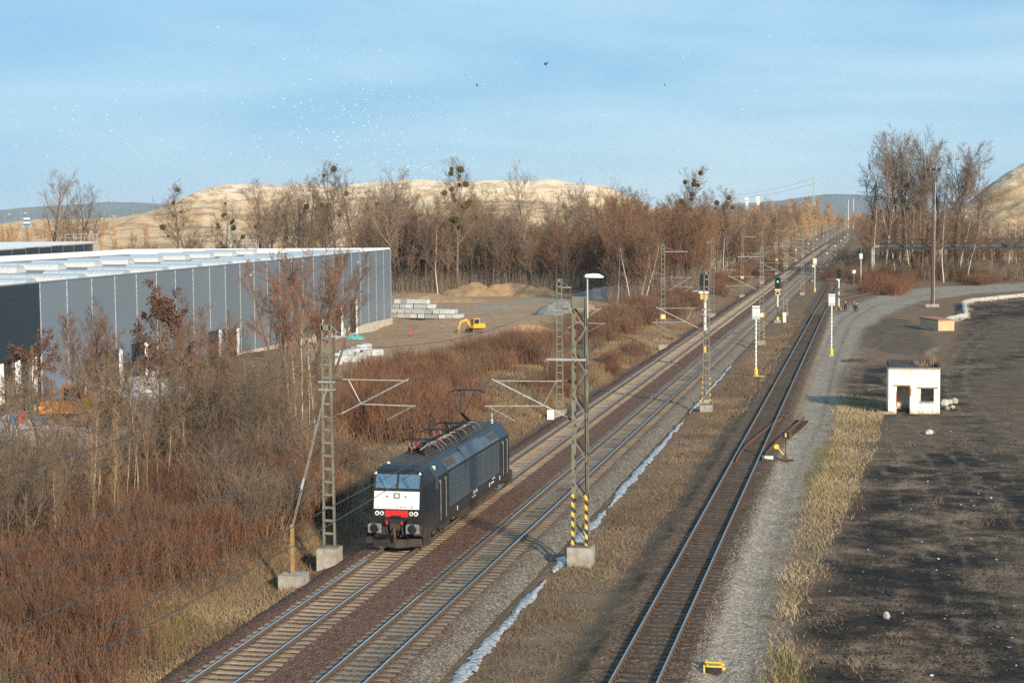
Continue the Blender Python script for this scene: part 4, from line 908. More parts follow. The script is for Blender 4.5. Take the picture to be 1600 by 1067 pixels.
# driver at the desk behind the windscreen
dv = skin_obj('person', [(0, 0, .0), (0, .0, .25), (0, 0, .48), (0, -.02, .58), (0, -.04, .66), (0, -.04, .78), (-.19, 0, .46), (-.26, -.16, .22), (-.16, -.42, .18), (.19, 0, .46), (.26, -.16, .22), (.16, -.42, .18), (-.1, -.3, -.02), (.1, -.3, -.02), (-.1, -.42, -.4), (.1, -.42, -.4)],
              [(0, 1), (1, 2), (2, 3), (3, 4), (4, 5), (2, 6), (6, 7), (7, 8), (2, 9), (9, 10), (10, 11), (0, 12), (0, 13), (12, 14), (13, 15)], [.15, .14, .14, .055, .085, .08, .07, .05, .04, .07, .05, .04, .085, .085, .06, .06], 'skin', None, (X1-.38, LOCO_Y+2.05, 2.40))
tag(dv, 'driver in light shirt sitting behind the locomotive windscreen', 'person')
skin_obj('shirt', [(0, 0, .0), (0, .0, .25), (0, 0, .48), (-.19, 0, .46), (-.26, -.16, .22), (-.16, -.40, .18), (.19, 0, .46), (.26, -.16, .22), (.16, -.40, .18)], [(0, 1), (1, 2), (2, 3), (3, 4), (4, 5), (2, 6), (6, 7), (7, 8)], [.175, .165, .16, .085, .065, .05, .085, .065, .05], 'jacket_grey', dv)
MB().lathe([(.0, .115), (.06, .10), (.092, .05), (.098, -.02), (.085, -.07)], (0, -.03, .76), 'z', 10).build('hair', 'hair', dv, smooth=True)
MB().box((-.38, 2.2, 2.15), (.5, .5, .12)).box((-.38, 2.42, 2.5), (.46, .1, .7)).box((-.38, 2.2, 1.9), (.2, .2, .5)).build('driver_seat', 'under', loco)
# ------------------------------------------------------------------ warehouse
M('seam_alu', (.50, .52, .54), .5)
def warehouse():
    t = thing('warehouse', 'long grey flat-roofed warehouse with pale vertical seams and white skylights', 'building', (-64.46, 124.05, 0), .0707)
    top, sp, n, D = 10.03, 5.4, 25, 43.5
    pan = MB().box((-.08, sp/2, 4.0), (.16, sp-.05, 12.02)).mesh('wall_panel'); pan.materials.append(MATS['wall_grey'])
    pan2 = MB().box((-.08, sp/2, 7.1), (.16, sp-.05, 5.84)).mesh('dark_wall_panel'); pan2.materials.append(MATS['wall_navy'])
    seam = MB().box((.0, 0, 3.98), (.10, .13, 12.0)).mesh('seam_strip'); seam.materials.append(MATS['seam_alu'])
    for k in range(n): link('wall_panel', pan, None, t, loc=(0, k*sp, 0))
    for k in range(n+1): link('seam_strip', seam, None, t, loc=(-.03, k*sp, 0))
    for k in range(8): link('dark_wall_panel', pan2, None, t, loc=(0, -(k+1)*sp, 0))
    Ln = n*sp
    MB().box((-.5, -21.6, 1.8), (.3, 43.2, 4.7)).build('loading_recess', 'glass_dark', t)
    for k in range(14): MB().box((-.2, -1.0-k*3.05, 2.6), (.25, .5, 3.1)).build('bay_post', 'white_trim', t)
    MB().box((-.08, -21.6, 10.0), (.26, 43.2, .1)).box((-.08, Ln/2, 10.0), (.26, Ln, .1)).build('coping', 'wall_grey', t)
    MB().box((-D/2, Ln/2-21.6, 9.3), (D-.4, Ln+42.8, .3)).build('roof', 'roof_membrane', t)
    MB().box((-D+.1, Ln/2-21.6, 9.75), (.25, Ln+43.4, .95)).build('parapet', 'white_trim', t); MB().box((-D/2, Ln-.1, 9.75), (D-.2, .25, .98)).build('parapet', 'white_trim', t)
    MB().box((-D/2, Ln+.15, 4.0), (D, .16, 12.0)).build('end_wall', 'wall_grey', t)
    MB().box((-D-.08, Ln/2-21.6, 4.0), (.16, Ln+43.2, 12)).build('rear_wall', 'wall_grey', t)
    MB().loft([[(-.1, y, -3.2), (.14, y, -3.2), (.10, y, zt), (-.1, y, zt)] for y, zt in ((8, .8), (40, .3), (Ln+.3, -.85))]).build('plinth', 'plinth', t)
    MB().loft([[(x, Ln+.24, -3.2), (x, Ln+.4, -3.2), (x, Ln+.34, -.85), (x, Ln+.24, -.85)] for x in (-D, .1)]).build('plinth', 'plinth', t)
    sk = MB().box((0, 0, .22), (8.0, 2.3, .44)).mesh('kerb'); sk.materials.append(MATS['kerb_grey'])
    arch = [(-1.1, .44), (-.9, .62), (-.45, .75), (0, .79), (.45, .75), (.9, .62), (1.1, .44)]
    sg = MB()
    for i in range(5): sg.prism(arch, 'x', -3.95+i*1.58, -3.95+i*1.58+1.53)
    sgm = sg.mesh('glazing'); sgm.materials.append(MATS['skylight'])
    for x0, y0 in [(-6., -40.), (-24., -34.)]:
        for k in range(17):
            y = y0+k*10.8
            if y > Ln-3: continue
            s = link('skylight', sk, None, t, loc=(x0+.0, y, 9.45)); link('glazing', sgm, None, s)
    v = MB()
    for k in range(16):
        for x in (-14.5, -35.5):
            for q in range(5): v.box((x+RND.uniform(-.4, .4), -38+k*10.8+q*2.1, 9.52), (.35, .35, .16))
    v.build('roof_anchors', 'roof_dark', t, kind='stuff')
    cg = MB()
    for sx in (-1, 1):
        for sy in (-1, 1): cg.bar((-22.5+sx*.8, Ln+sy*.5, 9.9), (-22.5+sx*.8, Ln+sy*.5, 11.6), .07)
    for z in (10.6, 11.1, 11.6):
        for sx in (-1, 1): cg.bar((-22.5+sx*.8, Ln-.5, z), (-22.5+sx*.8, Ln+.5, z), .06)
        for sy in (-1, 1): cg.bar((-23.3, Ln+sy*.5, z), (-21.7, Ln+sy*.5, z), .06)
    cg.build('roof_ladder_cage', 'galv', t)
    for y, w, h, zb in ((99.5, 2.6, 5.2, -2.2), (108.2, 3.2, 5.6, -2.2), (88.5, 3.0, 3.4, -1.8), (21.5, 3.2, 3.4, .2), (15, 3.0, 3.2, .2), (44., 3.2, 3.4, -.2), (50.5, 3, 3.4, -.4)):
        d = MB().box((.06, y, zb+h/2), (.1, w, h)).build('dock_door', 'excav_dark', t)
        MB().box((.14, y+w/2+.3, zb+h/2), (.22, .5, h)).build('door_jamb', 'white_trim', d); MB().box((.14, y, zb+h+.1), (.2, w+.4, .2)).build('lintel', 'wall_grey', d)
    for y in (58., 112.): MB().box((.05, y, 8.6), (.06, .5, .2)).build('wall_lamp', 'white_paint', t)
    return t
warehouse()
def hall_two():
    a = Vector((-186., 386.)); b = Vector((-143., 226.)); d = (a-b); ln = d.length
    t = thing('warehouse', 'dark navy warehouse with white roof edge behind the grey one', 'building', (a.x, a.y, 0), math.atan2(-d.x, d.y))
    # local: wall runs along -y from the far corner, faces +x
    k = 0; y = 0.
    pm = MB().box((-.08, -6, 4.), (.16, 11.9, 11.)).mesh('wall_panel'); pm.materials.append(MATS['wall_navy'])
    sm = MB().box((.0, 0, 4.), (.10, .16, 11.)).mesh('seam_strip'); sm.materials.append(MATS['wall_grey'])
    while y < ln: link('wall_panel', pm, None, t, loc=(0, -y, 0)); link('seam_strip', sm, None, t, loc=(0, -y-12, 0)); y += 12
    MB().box((-30, -ln/2, 9.55), (60, ln+10, .5)).build('roof', 'white_trim', t)
    MB().box((-30, .1, 3.8), (60, .2, 11)).build('end_wall', 'wall_navy', t)
    c = MB()
    for sx in (0., 1.):
        for sy in (-.8, .8): c.bar((.2+sx, sy-1, -1), (.2+sx, sy-1, 11.6), .1)
    for z in np.arange(0, 11.7, .6): c.bar((.2, -1.8, z), (1.2, -1.8, z), .07); c.bar((1.2, -1.8, z), (1.2, -.2, z), .07)
    for i in range(5):
        c.bar((1.2-i*2, 0, 9.8), (1.2-i*2, 0, 11.6), .08)
    c.bar((1.2, 0, 11.6), (-6.8, 0, 11.6), .08); c.bar((1.2, 0, 10.8), (-6.8, 0, 10.8), .08)
    c.build('caged_ladder', 'galv', t)
    MB().box((.1, -24, 7.5), (.1, 1.4, .4)).build('wall_lamp', 'white_paint', t)
hall_two()

# ------------------------------------------------------------------ building site: excavators, pallets, heaps
def excavator(loc, rz, paint, label, curl=0.):
    t = thing('excavator', label, 'excavator', loc, rz)
    for s in (-1, 1):
        tr_ = MB().prism([(-1.5, .15), (-1.25, 0), (1.25, 0), (1.5, .15), (1.5, .5), (1.25, .7), (-1.25, .7), (-1.5, .5)], 'y', s*.95-.25, s*.95+.25).build('crawler_track', 'excav_dark', t)
        for q in (-1.1, -.4, .4, 1.1): MB().lathe([(.22, -.04), (.22, .04)], (q, s*1.22, .33), 'y', 10).build('roller', 'rusty_bucket', tr_)
    MB().box((0, 0, .55), (1.6, 1.5, .4)).build('undercarriage', 'excav_dark', t)
    MB().prism([(-1.9, .85), (1.1, .85), (1.1, 1.25), (.9, 1.7), (-1.7, 1.75), (-1.95, 1.4)], 'y', -1.1, 1.1).build('house', paint, t)
    MB().prism([(-2.15, .9), (-1.6, .9), (-1.6, 1.6), (-2.1, 1.55)], 'y', -1.05, 1.05).build('counterweight', 'excav_dark', t)
    cb = MB().prism([(-.5, 1.2), (1.0, 1.2), (1.05, 1.8), (.85, 2.75), (-.5, 2.75)], 'y', .1, 1.05).build('cab', paint, t)
    MB().prism([(-.35, 1.55), (.9, 1.55), (.93, 1.85), (.76, 2.62), (-.35, 2.62)], 'y', .085, 1.065).build('side_window', 'glass_dark', cb)
    MB().prism([(.2, 1.5), (.95, 1.5), (.95, 2.6), (.2, 2.6)], 'x', .7, 1.06).build('front_window', 'glass_dark', cb)
    bm_ = MB().prism([(.7, 1.1), (1.0, 1.0), (2.0, 2.3), (3.3, 2.0), (3.4, 2.3), (2.1, 2.75), (1.6, 2.6)], 'y', -.45, -.1).build('boom', paint, t)
    MB().tube((.9, -.28, .95), (1.9, -.28, 1.95), .08).build('boom_cylinder', 'galv', bm_)
    MB().prism([(3.0, 2.35), (3.5, 2.3), (3.75, 1.7), (4.1, .65), (3.9, .6), (3.4, 1.6)], 'y', -.42, -.13).build('dipper_arm', paint, t)
    bk = MB().prism([(3.75, .75), (4.25, .7), (4.55, .35), (4.5, .05), (4.0, 0), (3.75, .3)], 'y', -.85, .3).build('bucket', 'rusty_bucket', t)
    for q in range(5): MB().box((4.0+.0, -.8+q*.26, -.02), (.08, .1, .16)).build('tooth', 'rusty_bucket', bk)
    return t
def gz(p): return (p[0], p[1], g1(p[0], p[1]))
e1 = pix(742, 518, -1.65); excavator(gz(e1), math.pi+.85, 'excav_yellow', 'yellow crawler excavator with lowered rusty bucket on the bare building site').scale = (.72,)*3
e2 = pix(108, 668, -.2); excavator(gz(e2), .3, 'excav_orange', 'orange excavator half hidden by bare trees beside the warehouse').scale = (1.0,)*3
blk = MB().prism([(-.55, .14), (.55, .14), (.58, .3), (.57, .95), (.5, 1.02), (-.5, 1.02), (-.58, .95), (-.57, .3)], 'y', -.48, .48).mesh('wrapped_blocks'); blk.materials.append(MATS['wrap'])
pal = MB()
for q in (-.42, 0, .42): pal.box((0, q, .05), (1.1, .1, .1))
for q in (-.5, -.25, 0, .25, .5): pal.box((q, 0, .12), (.16, .95, .035))
pal = pal.mesh('pallet'); pal.materials.append(MATS['pallet_wood'])
def pallet(loc, rz, label, group):
    t = thing('paving_pallet', label, 'pallet', loc, rz, group); t.scale = (1, 1, .74); link('wrapped_blocks', blk, None, t); link('pallet', pal, None, t); return t
p0 = np.array(pix(616, 497, -1.65)[:2]); p1 = np.array(pix(730, 499, -1.65)[:2]); dv_ = (p1-p0)/np.linalg.norm(p1-p0); rz0 = math.atan2(dv_[1], dv_[0])
lab1 = 'white shrink-wrapped paving pallet stacked beside the warehouse end wall'
for tier, (cnt, off) in enumerate(((10, 0), (9, .3), (6, .0), (5, .4))):
    for k in range(cnt):
        for row in range(2 if tier < 2 else 1):
            q = p0+dv_*(k*1.27+off*.6+RND.uniform(-.12, .12))+np.array([-dv_[1], dv_[0]])*(row*1.15+(1.15 if tier > 1 else 0)); pallet((q[0], q[1], g1(*p0)+tier*.77), rz0+RND.uniform(-.1, .1), lab1, 'pallets by the warehouse end')
lab2 = 'white wrapped pallet in the loose rows behind the ladder mast'
for (xa, ya, xb, yb, cnt) in ((524, 588, 590, 563, 8), (526, 577, 560, 562, 4), (556, 560, 572, 553, 3)):
    a = np.array(pix(xa, ya, -1.3)[:2]); b = np.array(pix(xb, yb, -1.3)[:2])
    for k in range(cnt): q = a+(b-a)*k/max(cnt-1, 1); pallet(gz(q), .6+RND.uniform(-.2, .2), lab2, 'pallets behind the mast')
lab3 = 'white wrapped pallet standing on the pale yard before the warehouse'
for px, py in ((228, 622), (234, 618), (296, 628), (222, 640), (60, 655), (70, 652), (45, 690), (130, 700), (250, 640)): q = pix(px, py, -.2); pallet(gz(q), RND.uniform(0, 1), lab3, 'pallets on the pale yard')
def heap(name, px, py, z, w, d, h, mat, label, cat, seed, group=None):
    p = pix(px, py, z); n = 26; u = np.linspace(-1, 1, n); U, V = np.meshgrid(u, u); r = np.hypot(U, V)
    H = np.clip(1-r**1.5, 0, 1)**.9*h*(.75+.5*vnoise(U*3+seed*7, V*3, 1., seed))+.25*h*(vnoise(U*8+seed, V*8, 1, seed+3)-.5)*(r < .95)-(r >= .95)*.3
    i2 = (np.arange(n-1)[:, None]*n+np.arange(n-1)[None, :]).ravel()
    o = link(name, mesh_np(name, np.stack([U.ravel()*w/2, V.ravel()*d/2, H.ravel()], 1), quads=np.stack([i2, i2+1, i2+n+1, i2+n], 1), smooth=True), mat, loc=(p[0], p[1], g1(p[0], p[1])-.1)); return tag(o, label, cat, group)
heap('earth_heap', 746, 459, -1.6, 18, 10, 2.4, 'earth', 'tan earth heap with a dark flank below the wood', 'heap', 2, 'soil heaps on the site')
heap('earth_heap', 795, 459, -1.6, 17, 9, 3.0, 'earth', 'taller orange-tan earth heap in the middle of the site edge', 'heap', 3, 'soil heaps on the site')
heap('earth_heap', 838, 460, -1.6, 11, 9, 2.1, 'earth', 'small tan earth heap next to the pale track', 'heap', 4, 'soil heaps on the site')
heap('gravel_heap', 872, 492, -1.6, 8.5, 7, 2.3, 'gravel_heap', 'grey-blue gravel heap behind the lattice mast lamp', 'heap', 5)
heap('sand_heap', 905, 488, -1.6, 8, 7, 2.1, 'earth', 'brown sand heap touching the grey gravel heap', 'heap', 6)
heap('soil_bank', 815, 512, -1.6, 11, 5, 1.1, 'earth', 'low tan soil bank near the excavator', 'heap', 8, 'soil heaps on the site')
heap('soil_bank', 668, 473, -1.6, 26, 12, 1.4, 'earth', 'long grassy soil bank behind the wrapped pallets', 'heap', 9, 'soil heaps on the site')
heap('soil_bank', 955, 462, -1.6, 18, 10, 2.6, 'gravel_heap', 'dark grey spoil bank at the edge of the birches', 'heap', 10)
tp = MB()
q = pix(555, 529, -1.6); th = heap('tarpaulin', 553, 531, -1.6, 3.4, 2.0, .8, M('tarp', (.10, .32, .32), .5), 'crumpled turquoise tarpaulin lying in front of the warehouse doors', 'tarpaulin', 12)
for px, py, lb in ((706, 535, 'red marker post standing on the bare site'), (641, 525, 'red marker post near the wrapped pallets')):
    q = pix(px, py, -1.65); o = thing('marker_post', lb, 'post', gz(q), 0, 'marker posts on the site'); MB().tube((0, 0, 0), (0, 0, .75), .09).build('post', 'red', o); MB().box((0, 0, .05), (.4, .4, .1)).build('foot', 'excav_dark', o)
# small dumper and trailer glimpsed through the trees
def dumper(loc, rz, label, c1):
    t = thing('site_dumper', label, 'dumper', loc, rz)
    for sx in (-1.0, 1.0):
        for sy in (-.75, .75): w = MB().lathe([(.2, -.16), (.48, -.16), (.5, 0), (.48, .16), (.2, .16)], (sx, sy, .5), 'y', 14).build('wheel', 'excav_dark', t)
    MB().box((0, 0, .75), (2.6, .8, .3)).build('chassis', 'excav_dark', t)
    MB().prism([(.1, 1.0), (1.5, 1.0), (1.9, 1.9), (.0, 1.9)], 'y', -.8, .8).build('skip', c1, t)
    MB().box((-1.0, 0, 1.2), (.9, 1.0, .7)).build('engine_cover', c1, t)
    r = MB(); r.path([(-.5, -.55, 1.0), (-.5, -.55, 2.5), (-.5, .55, 2.5), (-.5, .55, 1.0)], .04, 6).build('roll_bar', 'excav_dark', t)
q = pix(160, 668, -.2); dumper(gz(q), 2.8, 'small dark site dumper with yellow edge behind the bare trees', 'excav_yellow')
q = pix(188, 668, -.2); dumper(gz(q), 2.2, 'black site dumper parked behind tree trunks', 'excav_dark')
for px, py, c, lb in ((22, 672, 'blue', 'blue drum standing on the pale yard behind trees'), (32, 670, 'red', 'red drum standing on the pale yard behind trees')):
    q = pix(px, py, -.2); o = thing('drum', lb, 'drum', gz(q), 0); MB().lathe([(.3, 0), (.3, .3), (.31, .31), (.3, .32), (.3, .6), (.31, .61), (.3, .62), (.3, .9), (.27, .9)], (0, 0, 0), 'z', 14).build('barrel', c, o); MB().lathe([(.05, .9), (.05, .94)], (.15, 0, 0), 'z', 8).build('cap', 'white_paint', o)
# ------------------------------------------------------------------ signals and small track furniture
def repeater(px, py, label, g='white signal boxes on striped poles, seen from behind'):
    q = pix(px, py, -.42); z = g1(q[0], q[1])
    t = thing('signal_post', label, 'signal', (q[0], q[1], z), 0, g)
    MB().box((0, 0, .05), (.5, .5, .3)).build('base_block', 'concrete', t); MB().lathe([(.19, .1), (.19, .75), (.1, .8)], (0, 0, 0), 'z', 10).build('yellow_foot', 'yellow', t)
    p = MB().tube((0, 0, .7), (0, 0, 5.6), .085, n=10).build('pole', 'white_paint', t)
    for k in range(11): MB().tube((0, 0, 1.0+k*.42), (0, 0, 1.06+k*.42), .089, n=10).build('pole_ring', 'grey_buffer', p)
    b = MB().box((0, .05, 6.15), (.72, .42, 1.25)).build('signal_box', 'box_white', t)
    for s in (-.18, .18): MB().box((s, -.175, 6.15), (.28, .03, 1.1)).build('cover_door', 'box_white', b)
    MB().box((0, -.19, 6.6), (.74, .04, .05)).box((0, -.19, 5.7), (.74, .04, .05)).build('hinge_bar', 'grey_buffer', b)
    MB().box((0, .42, 6.0), (.8, .3, .05)).box((0, .42, 6.62), (.8, .3, .05)).build('hood', 'black_metal', b)
    return t
repeater(1181, 588, 'tall white signal box on pole beside a yellow trough, between main line and siding')
repeater(1299, 556, 'white signal box on pole standing right of the siding on the gravel path')
repeater(1273, 456, 'white signal box on pole left of the siding before its far points')
repeater(1345, 444, 'white signal box on pole near the pipe bridge and bushes')
q = pix(1183, 591.5, -.4); o = thing('cable_trough', 'low yellow box on the grass at the foot of the white signal pole', 'box', gz((q[0]+.3, q[1]))); MB().box((0, 0, .12), (.75, .5, .24)).build('box', 'stripe_black', o); MB().box((0, 0, .26), (.82, .56, .05)).build('lid', 'yellow', o)
M('lamp_off', (.01, .01, .012), .15); GREEN = emit('signal_green', (.05, 1., .45), 6.)
def main_signal(px, py, label, bands, lit, head_z=5.2, plate=True):
    q = pix(px, py, -.4); z = g1(q[0], q[1]); t = thing('colour_light_signal', label, 'signal', (q[0], q[1], z))
    MB().box((0, 0, .1), (.9, .9, .5)).build('base_block', 'concrete', t); MB().lathe([(.2, .3), (.2, .8), (.1, .85)], (0, 0, 0), 'z', 10).build('yellow_foot', 'yellow', t)
    z0 = .8
    for c, h in bands: MB().tube((0, 0, z0), (0, 0, z0+h-.005), .10, n=10).build('post_band', c, t); z0 += h
    hd = MB().prism([(-.42, head_z), (.42, head_z), (.42, head_z+1.3), (.3, head_z+1.55), (-.3, head_z+1.55), (-.42, head_z+1.3)], 'y', -.04, .1).build('background_plate', 'black_metal', t)
    MB().box((0, .2, head_z+.75), (.5, .3, 1.3)).build('lamp_housing', 'black_metal', t); MB().tube((0, .15, z0-.1), (0, .15, head_z+.2), .07).build('upper_post', 'black_metal', t)
    for k in range(4):
        zz_ = head_z+.22+k*.34
        MB().lathe([(0, -.07), (.09, -.07), (.1, -.05)], (0, 0, zz_), 'y', 12).build('lamp', GREEN if (lit == k) else MATS['lamp_off'], hd)
        MB().path([(.13*math.cos(a), -.18, zz_+.13*math.sin(a)) for a in np.linspace(-.2, math.pi+.2, 7)], .012, 4).build('visor', 'black_metal', hd)
    return t
ms = main_signal(1215, 503, 'black colour-light signal showing green above a white banded post', [('rust_old', 1.5), ('white_paint', 2.3)], 2, 5.0)
MB().box((0, -.12, 4.75), (.85, .04, .16)).build('white_bar', 'white_paint', ms); MB().box((0, -.12, 4.25), (.62, .04, .62)).build('code_plate', 'orange_sign', ms); MB().lathe([(.1, -.01), (.2, -.01), (.2, .01), (.1, .01)], (0, -.15, 4.25), 'y', 14).build('plate_ring', 'stripe_black', ms)
main_signal(1310.5, 484, 'unlit black signal on white and blue striped post beside the walkers', [('white_paint', 1.1), ('blue', .55), ('white_paint', .55), ('blue', .55), ('white_paint', 1.4)], -1, 5.05)
m2 = main_signal(1100, 545, 'black signal with white banded post half hidden behind the striped ladder mast', [('rust_old', 1.2), ('yellow', .35), ('rust_old', .9), ('white_paint', 2.4)], -1, 6.0) if False else None
q = pixY(1100, 470, 150.); t_ = thing('colour_light_signal', 'black signal with white banded post half hidden behind the striped ladder mast', 'signal', (-13.0, 138.2, g1(-13.0, 138.2)))
MB().box((0, 0, .1), (.8, .8, .5)).build('base_block', 'concrete', t_); MB().tube((0, 0, .3), (0, 0, 6.0), .09).build('post', 'mast_dark', t_); MB().tube((0, 0, 6.0), (0, 0, 8.6), .12).build('white_band', 'white_paint', t_); MB().tube((0, 0, 4.2), (0, 0, 4.7), .11).build('yellow_band', 'yellow', t_)
h_ = MB().box((-.05, 0, 10.0), (.7, .3, 1.2)).build('signal_head', 'black_metal', t_); MB().box((-.05, -.17, 9.1), (.85, .05, .18)).build('white_bar', 'white_paint', t_); MB().box((-.05, -.17, 8.75), (.6, .05, .4)).build('code_plate', 'orange_sign', t_)
for k in range(3): MB().lathe([(0, -.03), (.1, -.03), (.1, 0)], (-.05, -.17, 9.7+k*.4), 'y', 12).build('lamp', 'lamp_off', h_)
MB().tube((0, 0, 8.4), (0, 0, 9.4), .08).build('upper_post', 'black_metal', t_)
q = pix(1222, 503, -.42); o = thing('relay_cabinet', 'small white upright box beside the green signal', 'box', gz((q[0]+.35, q[1]))); MB().box((0, 0, .75), (.42, .3, 1.5)).build('housing', 'white_paint', o); MB().box((0, 0, 1.52), (.48, .36, .05)).build('lid', 'rusty_bucket', o)
def sign(px, py, zt, w, h, label, face, mark=None):
    q = pix(px, py, -.42); o = thing('sign_board', label, 'sign', gz(q)); MB().tube((0, 0, 0), (0, 0, zt), .035).build('post', 'galv', o); b = MB().box((0, -.05, zt-h/2), (w, .03, h)).build('board', face, o)
    if mark: MB().box((0, -.07, zt-h/2), (w*.5, .006, h*.16), ry=-.6).build('mark', mark, b)
sign(1334.5, 445, 3.3, .7, .75, 'pale grey square board on thin post left of the pipe bridge bushes', 'box_white')
sign(1397, 437, 2.9, .75, .7, 'small white sign with dark slanted mark among the right-hand bushes', 'white_paint', 'stripe_black')
# switch stand
q = pix(1221, 722, -.40); t_ = thing('switch_stand', 'switch lever with yellow weight and black indicator plate beside the siding', 'switch', (q[0], q[1], g1(q[0], q[1])))
MB().box((-.1, 0, .05), (1.9, .35, .14)).build('base_timber', 'sleeper_wood', t_); MB().box((-1.0, .1, .2), (.8, .42, .26)).build('grey_cover', 'box_white', t_)
MB().prism([(.05, .1), (.5, .1), (.32, .45), (.18, .5)], 'y', -.15, .15).build('bracket', 'rust_old', t_)
lv = MB().tube((.25, -.1, .35), (-.25, -.15, 1.0), .035).build('lever', 'yellow', t_); MB().lathe([(.0, -.08), (.17, -.08), (.2, 0), (.17, .08), (0, .08)], (-.36, -.15, 1.08), 'y', 14).build('weight', 'yellow', lv)
MB().tube((.3, .1, .4), (.3, .1, 1.9), .03).build('indicator_post', 'black_metal', t_); ip = MB().box((.3, .08, 1.95), (.52, .06, .48)).build('indicator_plate', 'black_metal', t_); MB().box((.3, .045, 1.95), (.12, .02, .3)).build('indicator_mark', 'orange_sign', ip)
MB().tube((-2.4, 0, .08), (-.1, 0, .1), .03).build('throw_rod', 'rust_old', t_); t_.scale = (.85, .85, .82)
# yellow point machine at the bottom edge
q = pix(1111, 1054, -.40); t_ = thing('point_machine', 'black and yellow-lidded track device with orange plate beside the siding', 'point machine', (q[0], q[1], g1(q[0], q[1])))
for k, (xx, yy, zz_) in enumerate(((.08, .38, .34), (.18, -.02, .28))):
    b = MB().box((xx, yy, zz_/2+.02), (.78, .26, zz_)).build('housing', 'stripe_black', t_)
    MB().prism([(xx-.43, yy-.17), (xx+.43, yy-.17), (xx+.43, yy+.17), (xx-.43, yy+.17)], 'z', zz_+.03, zz_+.09).build('yellow_lid', 'yellow', b); MB().box((xx-.02, yy, zz_+.093), (.58, .18, .012)).build('label_plate', 'grey_buffer', b)
    MB().box((xx+.52, yy-.06, zz_-.02), (.16, .16, .1)).build('yellow_end', 'yellow', b)
MB().box((-.32, -.3, .24), (.16, .1, .46)).build('post', 'stripe_black', t_); MB().box((-.32, -.36, .26), (.09, .02, .38)).build('orange_plate', 'orange_sign', t_)
t_.scale = (.62, .8, .8)
for k in range(2): MB().path([(-.3, .1-k*.2, .1), (-.8, .05-k*.2, .02), (-1.3, -.1-k*.1, .03), (-1.6, -.0-k*.15, .05)], .025, 5).build('cable', 'stripe_black', t_)
# ------------------------------------------------------------------ derelict shed
def shed():
    a = pix(1388, 645.5, -.45); b = pix(1468, 645.5, -.45); w = b[0]-a[0]; d = 3.4; h = 3.45; zg = g1(a[0]+2, a[1])
    t = thing('derelict_shed', 'small white flat-roofed derelict shed with empty doorway and window hole', 'shed', (a[0], a[1], zg), math.atan2(b[1]-a[1], w)*.0+.03)
    # front wall with ragged openings, as a grid of quads through the thickness
    dx0, dx1, dz1 = .62, 1.62, 2.12; wx0, wx1, wz0, wz1 = 2.42, 3.42, .98, 1.95
    th = .3; mb = MB()
    def blk(x0, x1, z0, z1): mb.box(((x0+x1)/2, th/2, (z0+z1)/2), (x1-x0, th, z1-z0))
    blk(0, dx0, -.2, h); blk(dx1, wx0, -.2, h); blk(wx1, w, -.2, h); blk(dx0, dx1, dz1, h); blk(wx0, wx1, -.2, wz0); blk(wx0, wx1, wz1, h)
    fw = mb.build('front_wall', 'shed_wall', t)
    MB().box((.13, d/2+.02, h/2-.1), (.24, d-.58, h+.18)).build('side_wall', 'shed_wall', t); MB().box((w-.13, d/2+.02, h/2-.1), (.24, d-.58, h+.18)).build('side_wall', 'shed_wall', t); MB().box((w/2, d-.13, h/2-.1), (w-.02, .24, h+.18)).build('back_wall', 'shed_wall', t)
    MB().box((w/2, d/2+.02, .02), (w-.54, d-.62, .1)).build('floor', 'excav_dark', t)
    for x0, x1, zz in ((dx0-.25, dx1+.05, dz1), (wx0-.28, wx1+.3, wz1)): MB().box(((x0+x1)/2, .14, zz+.06), (x1-x0, .34, .1)).build('lintel', 'rusty_bucket', t)
    MB().box((wx0+.5, .1, wz0-.05), (1.05, .42, .1)).build('sill', 'concrete', t)
    MB().prism([(dx1-.02, 1.45), (dx1+.07, 1.3), (dx1+.12, 1.9), (dx1-.02, 2.1)], 'y', -.006, .1).build('broken_edge', 'brick', fw); MB().prism([(dx0-.05, .6), (dx0+.02, .3), (dx0+.02, 2.1), (dx0-.06, 1.5)], 'y', -.006, .1).build('broken_edge', 'brick', fw)
    MB().box((w/2, d/2, h+.05), (w+.06, d+.06, .12)).build('roof_slab', 'concrete', t)
    MB().box((w/2, d-.1, h+.27), (w, .2, .32)).box((.1, d/2-.11, h+.265), (.19, d-.22, .31)).box((w-.1, d/2-.11, h+.265), (.19, d-.22, .31)).box((w/2, d/2-.1, h+.14), (w-.42, d-.3, .04)).build('roof_parapet', 'shed_dark', t)
    for k, pts_ in enumerate(([(3.62, 1.35), (3.7, 1.6), (3.78, 1.4), (3.86, 1.62)], [(3.66, 1.2), (3.8, 1.28), (3.92, 1.18)], [(2.3, .42), (2.42, .62), (2.5, .4), (2.62, .6), (2.7, .42)], [(2.9, .5), (3.05, .62), (3.2, .5)])):
        MB().path([(a_, -.004, b_) for a_, b_ in pts_], .014, 4).build('graffiti_mark', 'grey_buffer', fw)
    g = MB()
    for k in range(160):
        x = RND.uniform(w*.52, w*.95); y = RND.uniform(.5, d-.3); l = RND.uniform(.2, .6) if x < w*.85 else RND.uniform(.4, 1.1); a_ = RND.uniform(0, 3.1)
        g.add([(x-.03*math.cos(a_), y-.03*math.sin(a_), h+.1), (x+.03*math.cos(a_), y+.03*math.sin(a_), h+.1), (x+RND.uniform(-.12, .12), y+RND.uniform(-.1, .1), h+.1+l)], [(0, 1, 2)])
    g.build('roof_grass', 'twig_straw', t, kind='stuff')
    return t, w
sh, shw = shed()
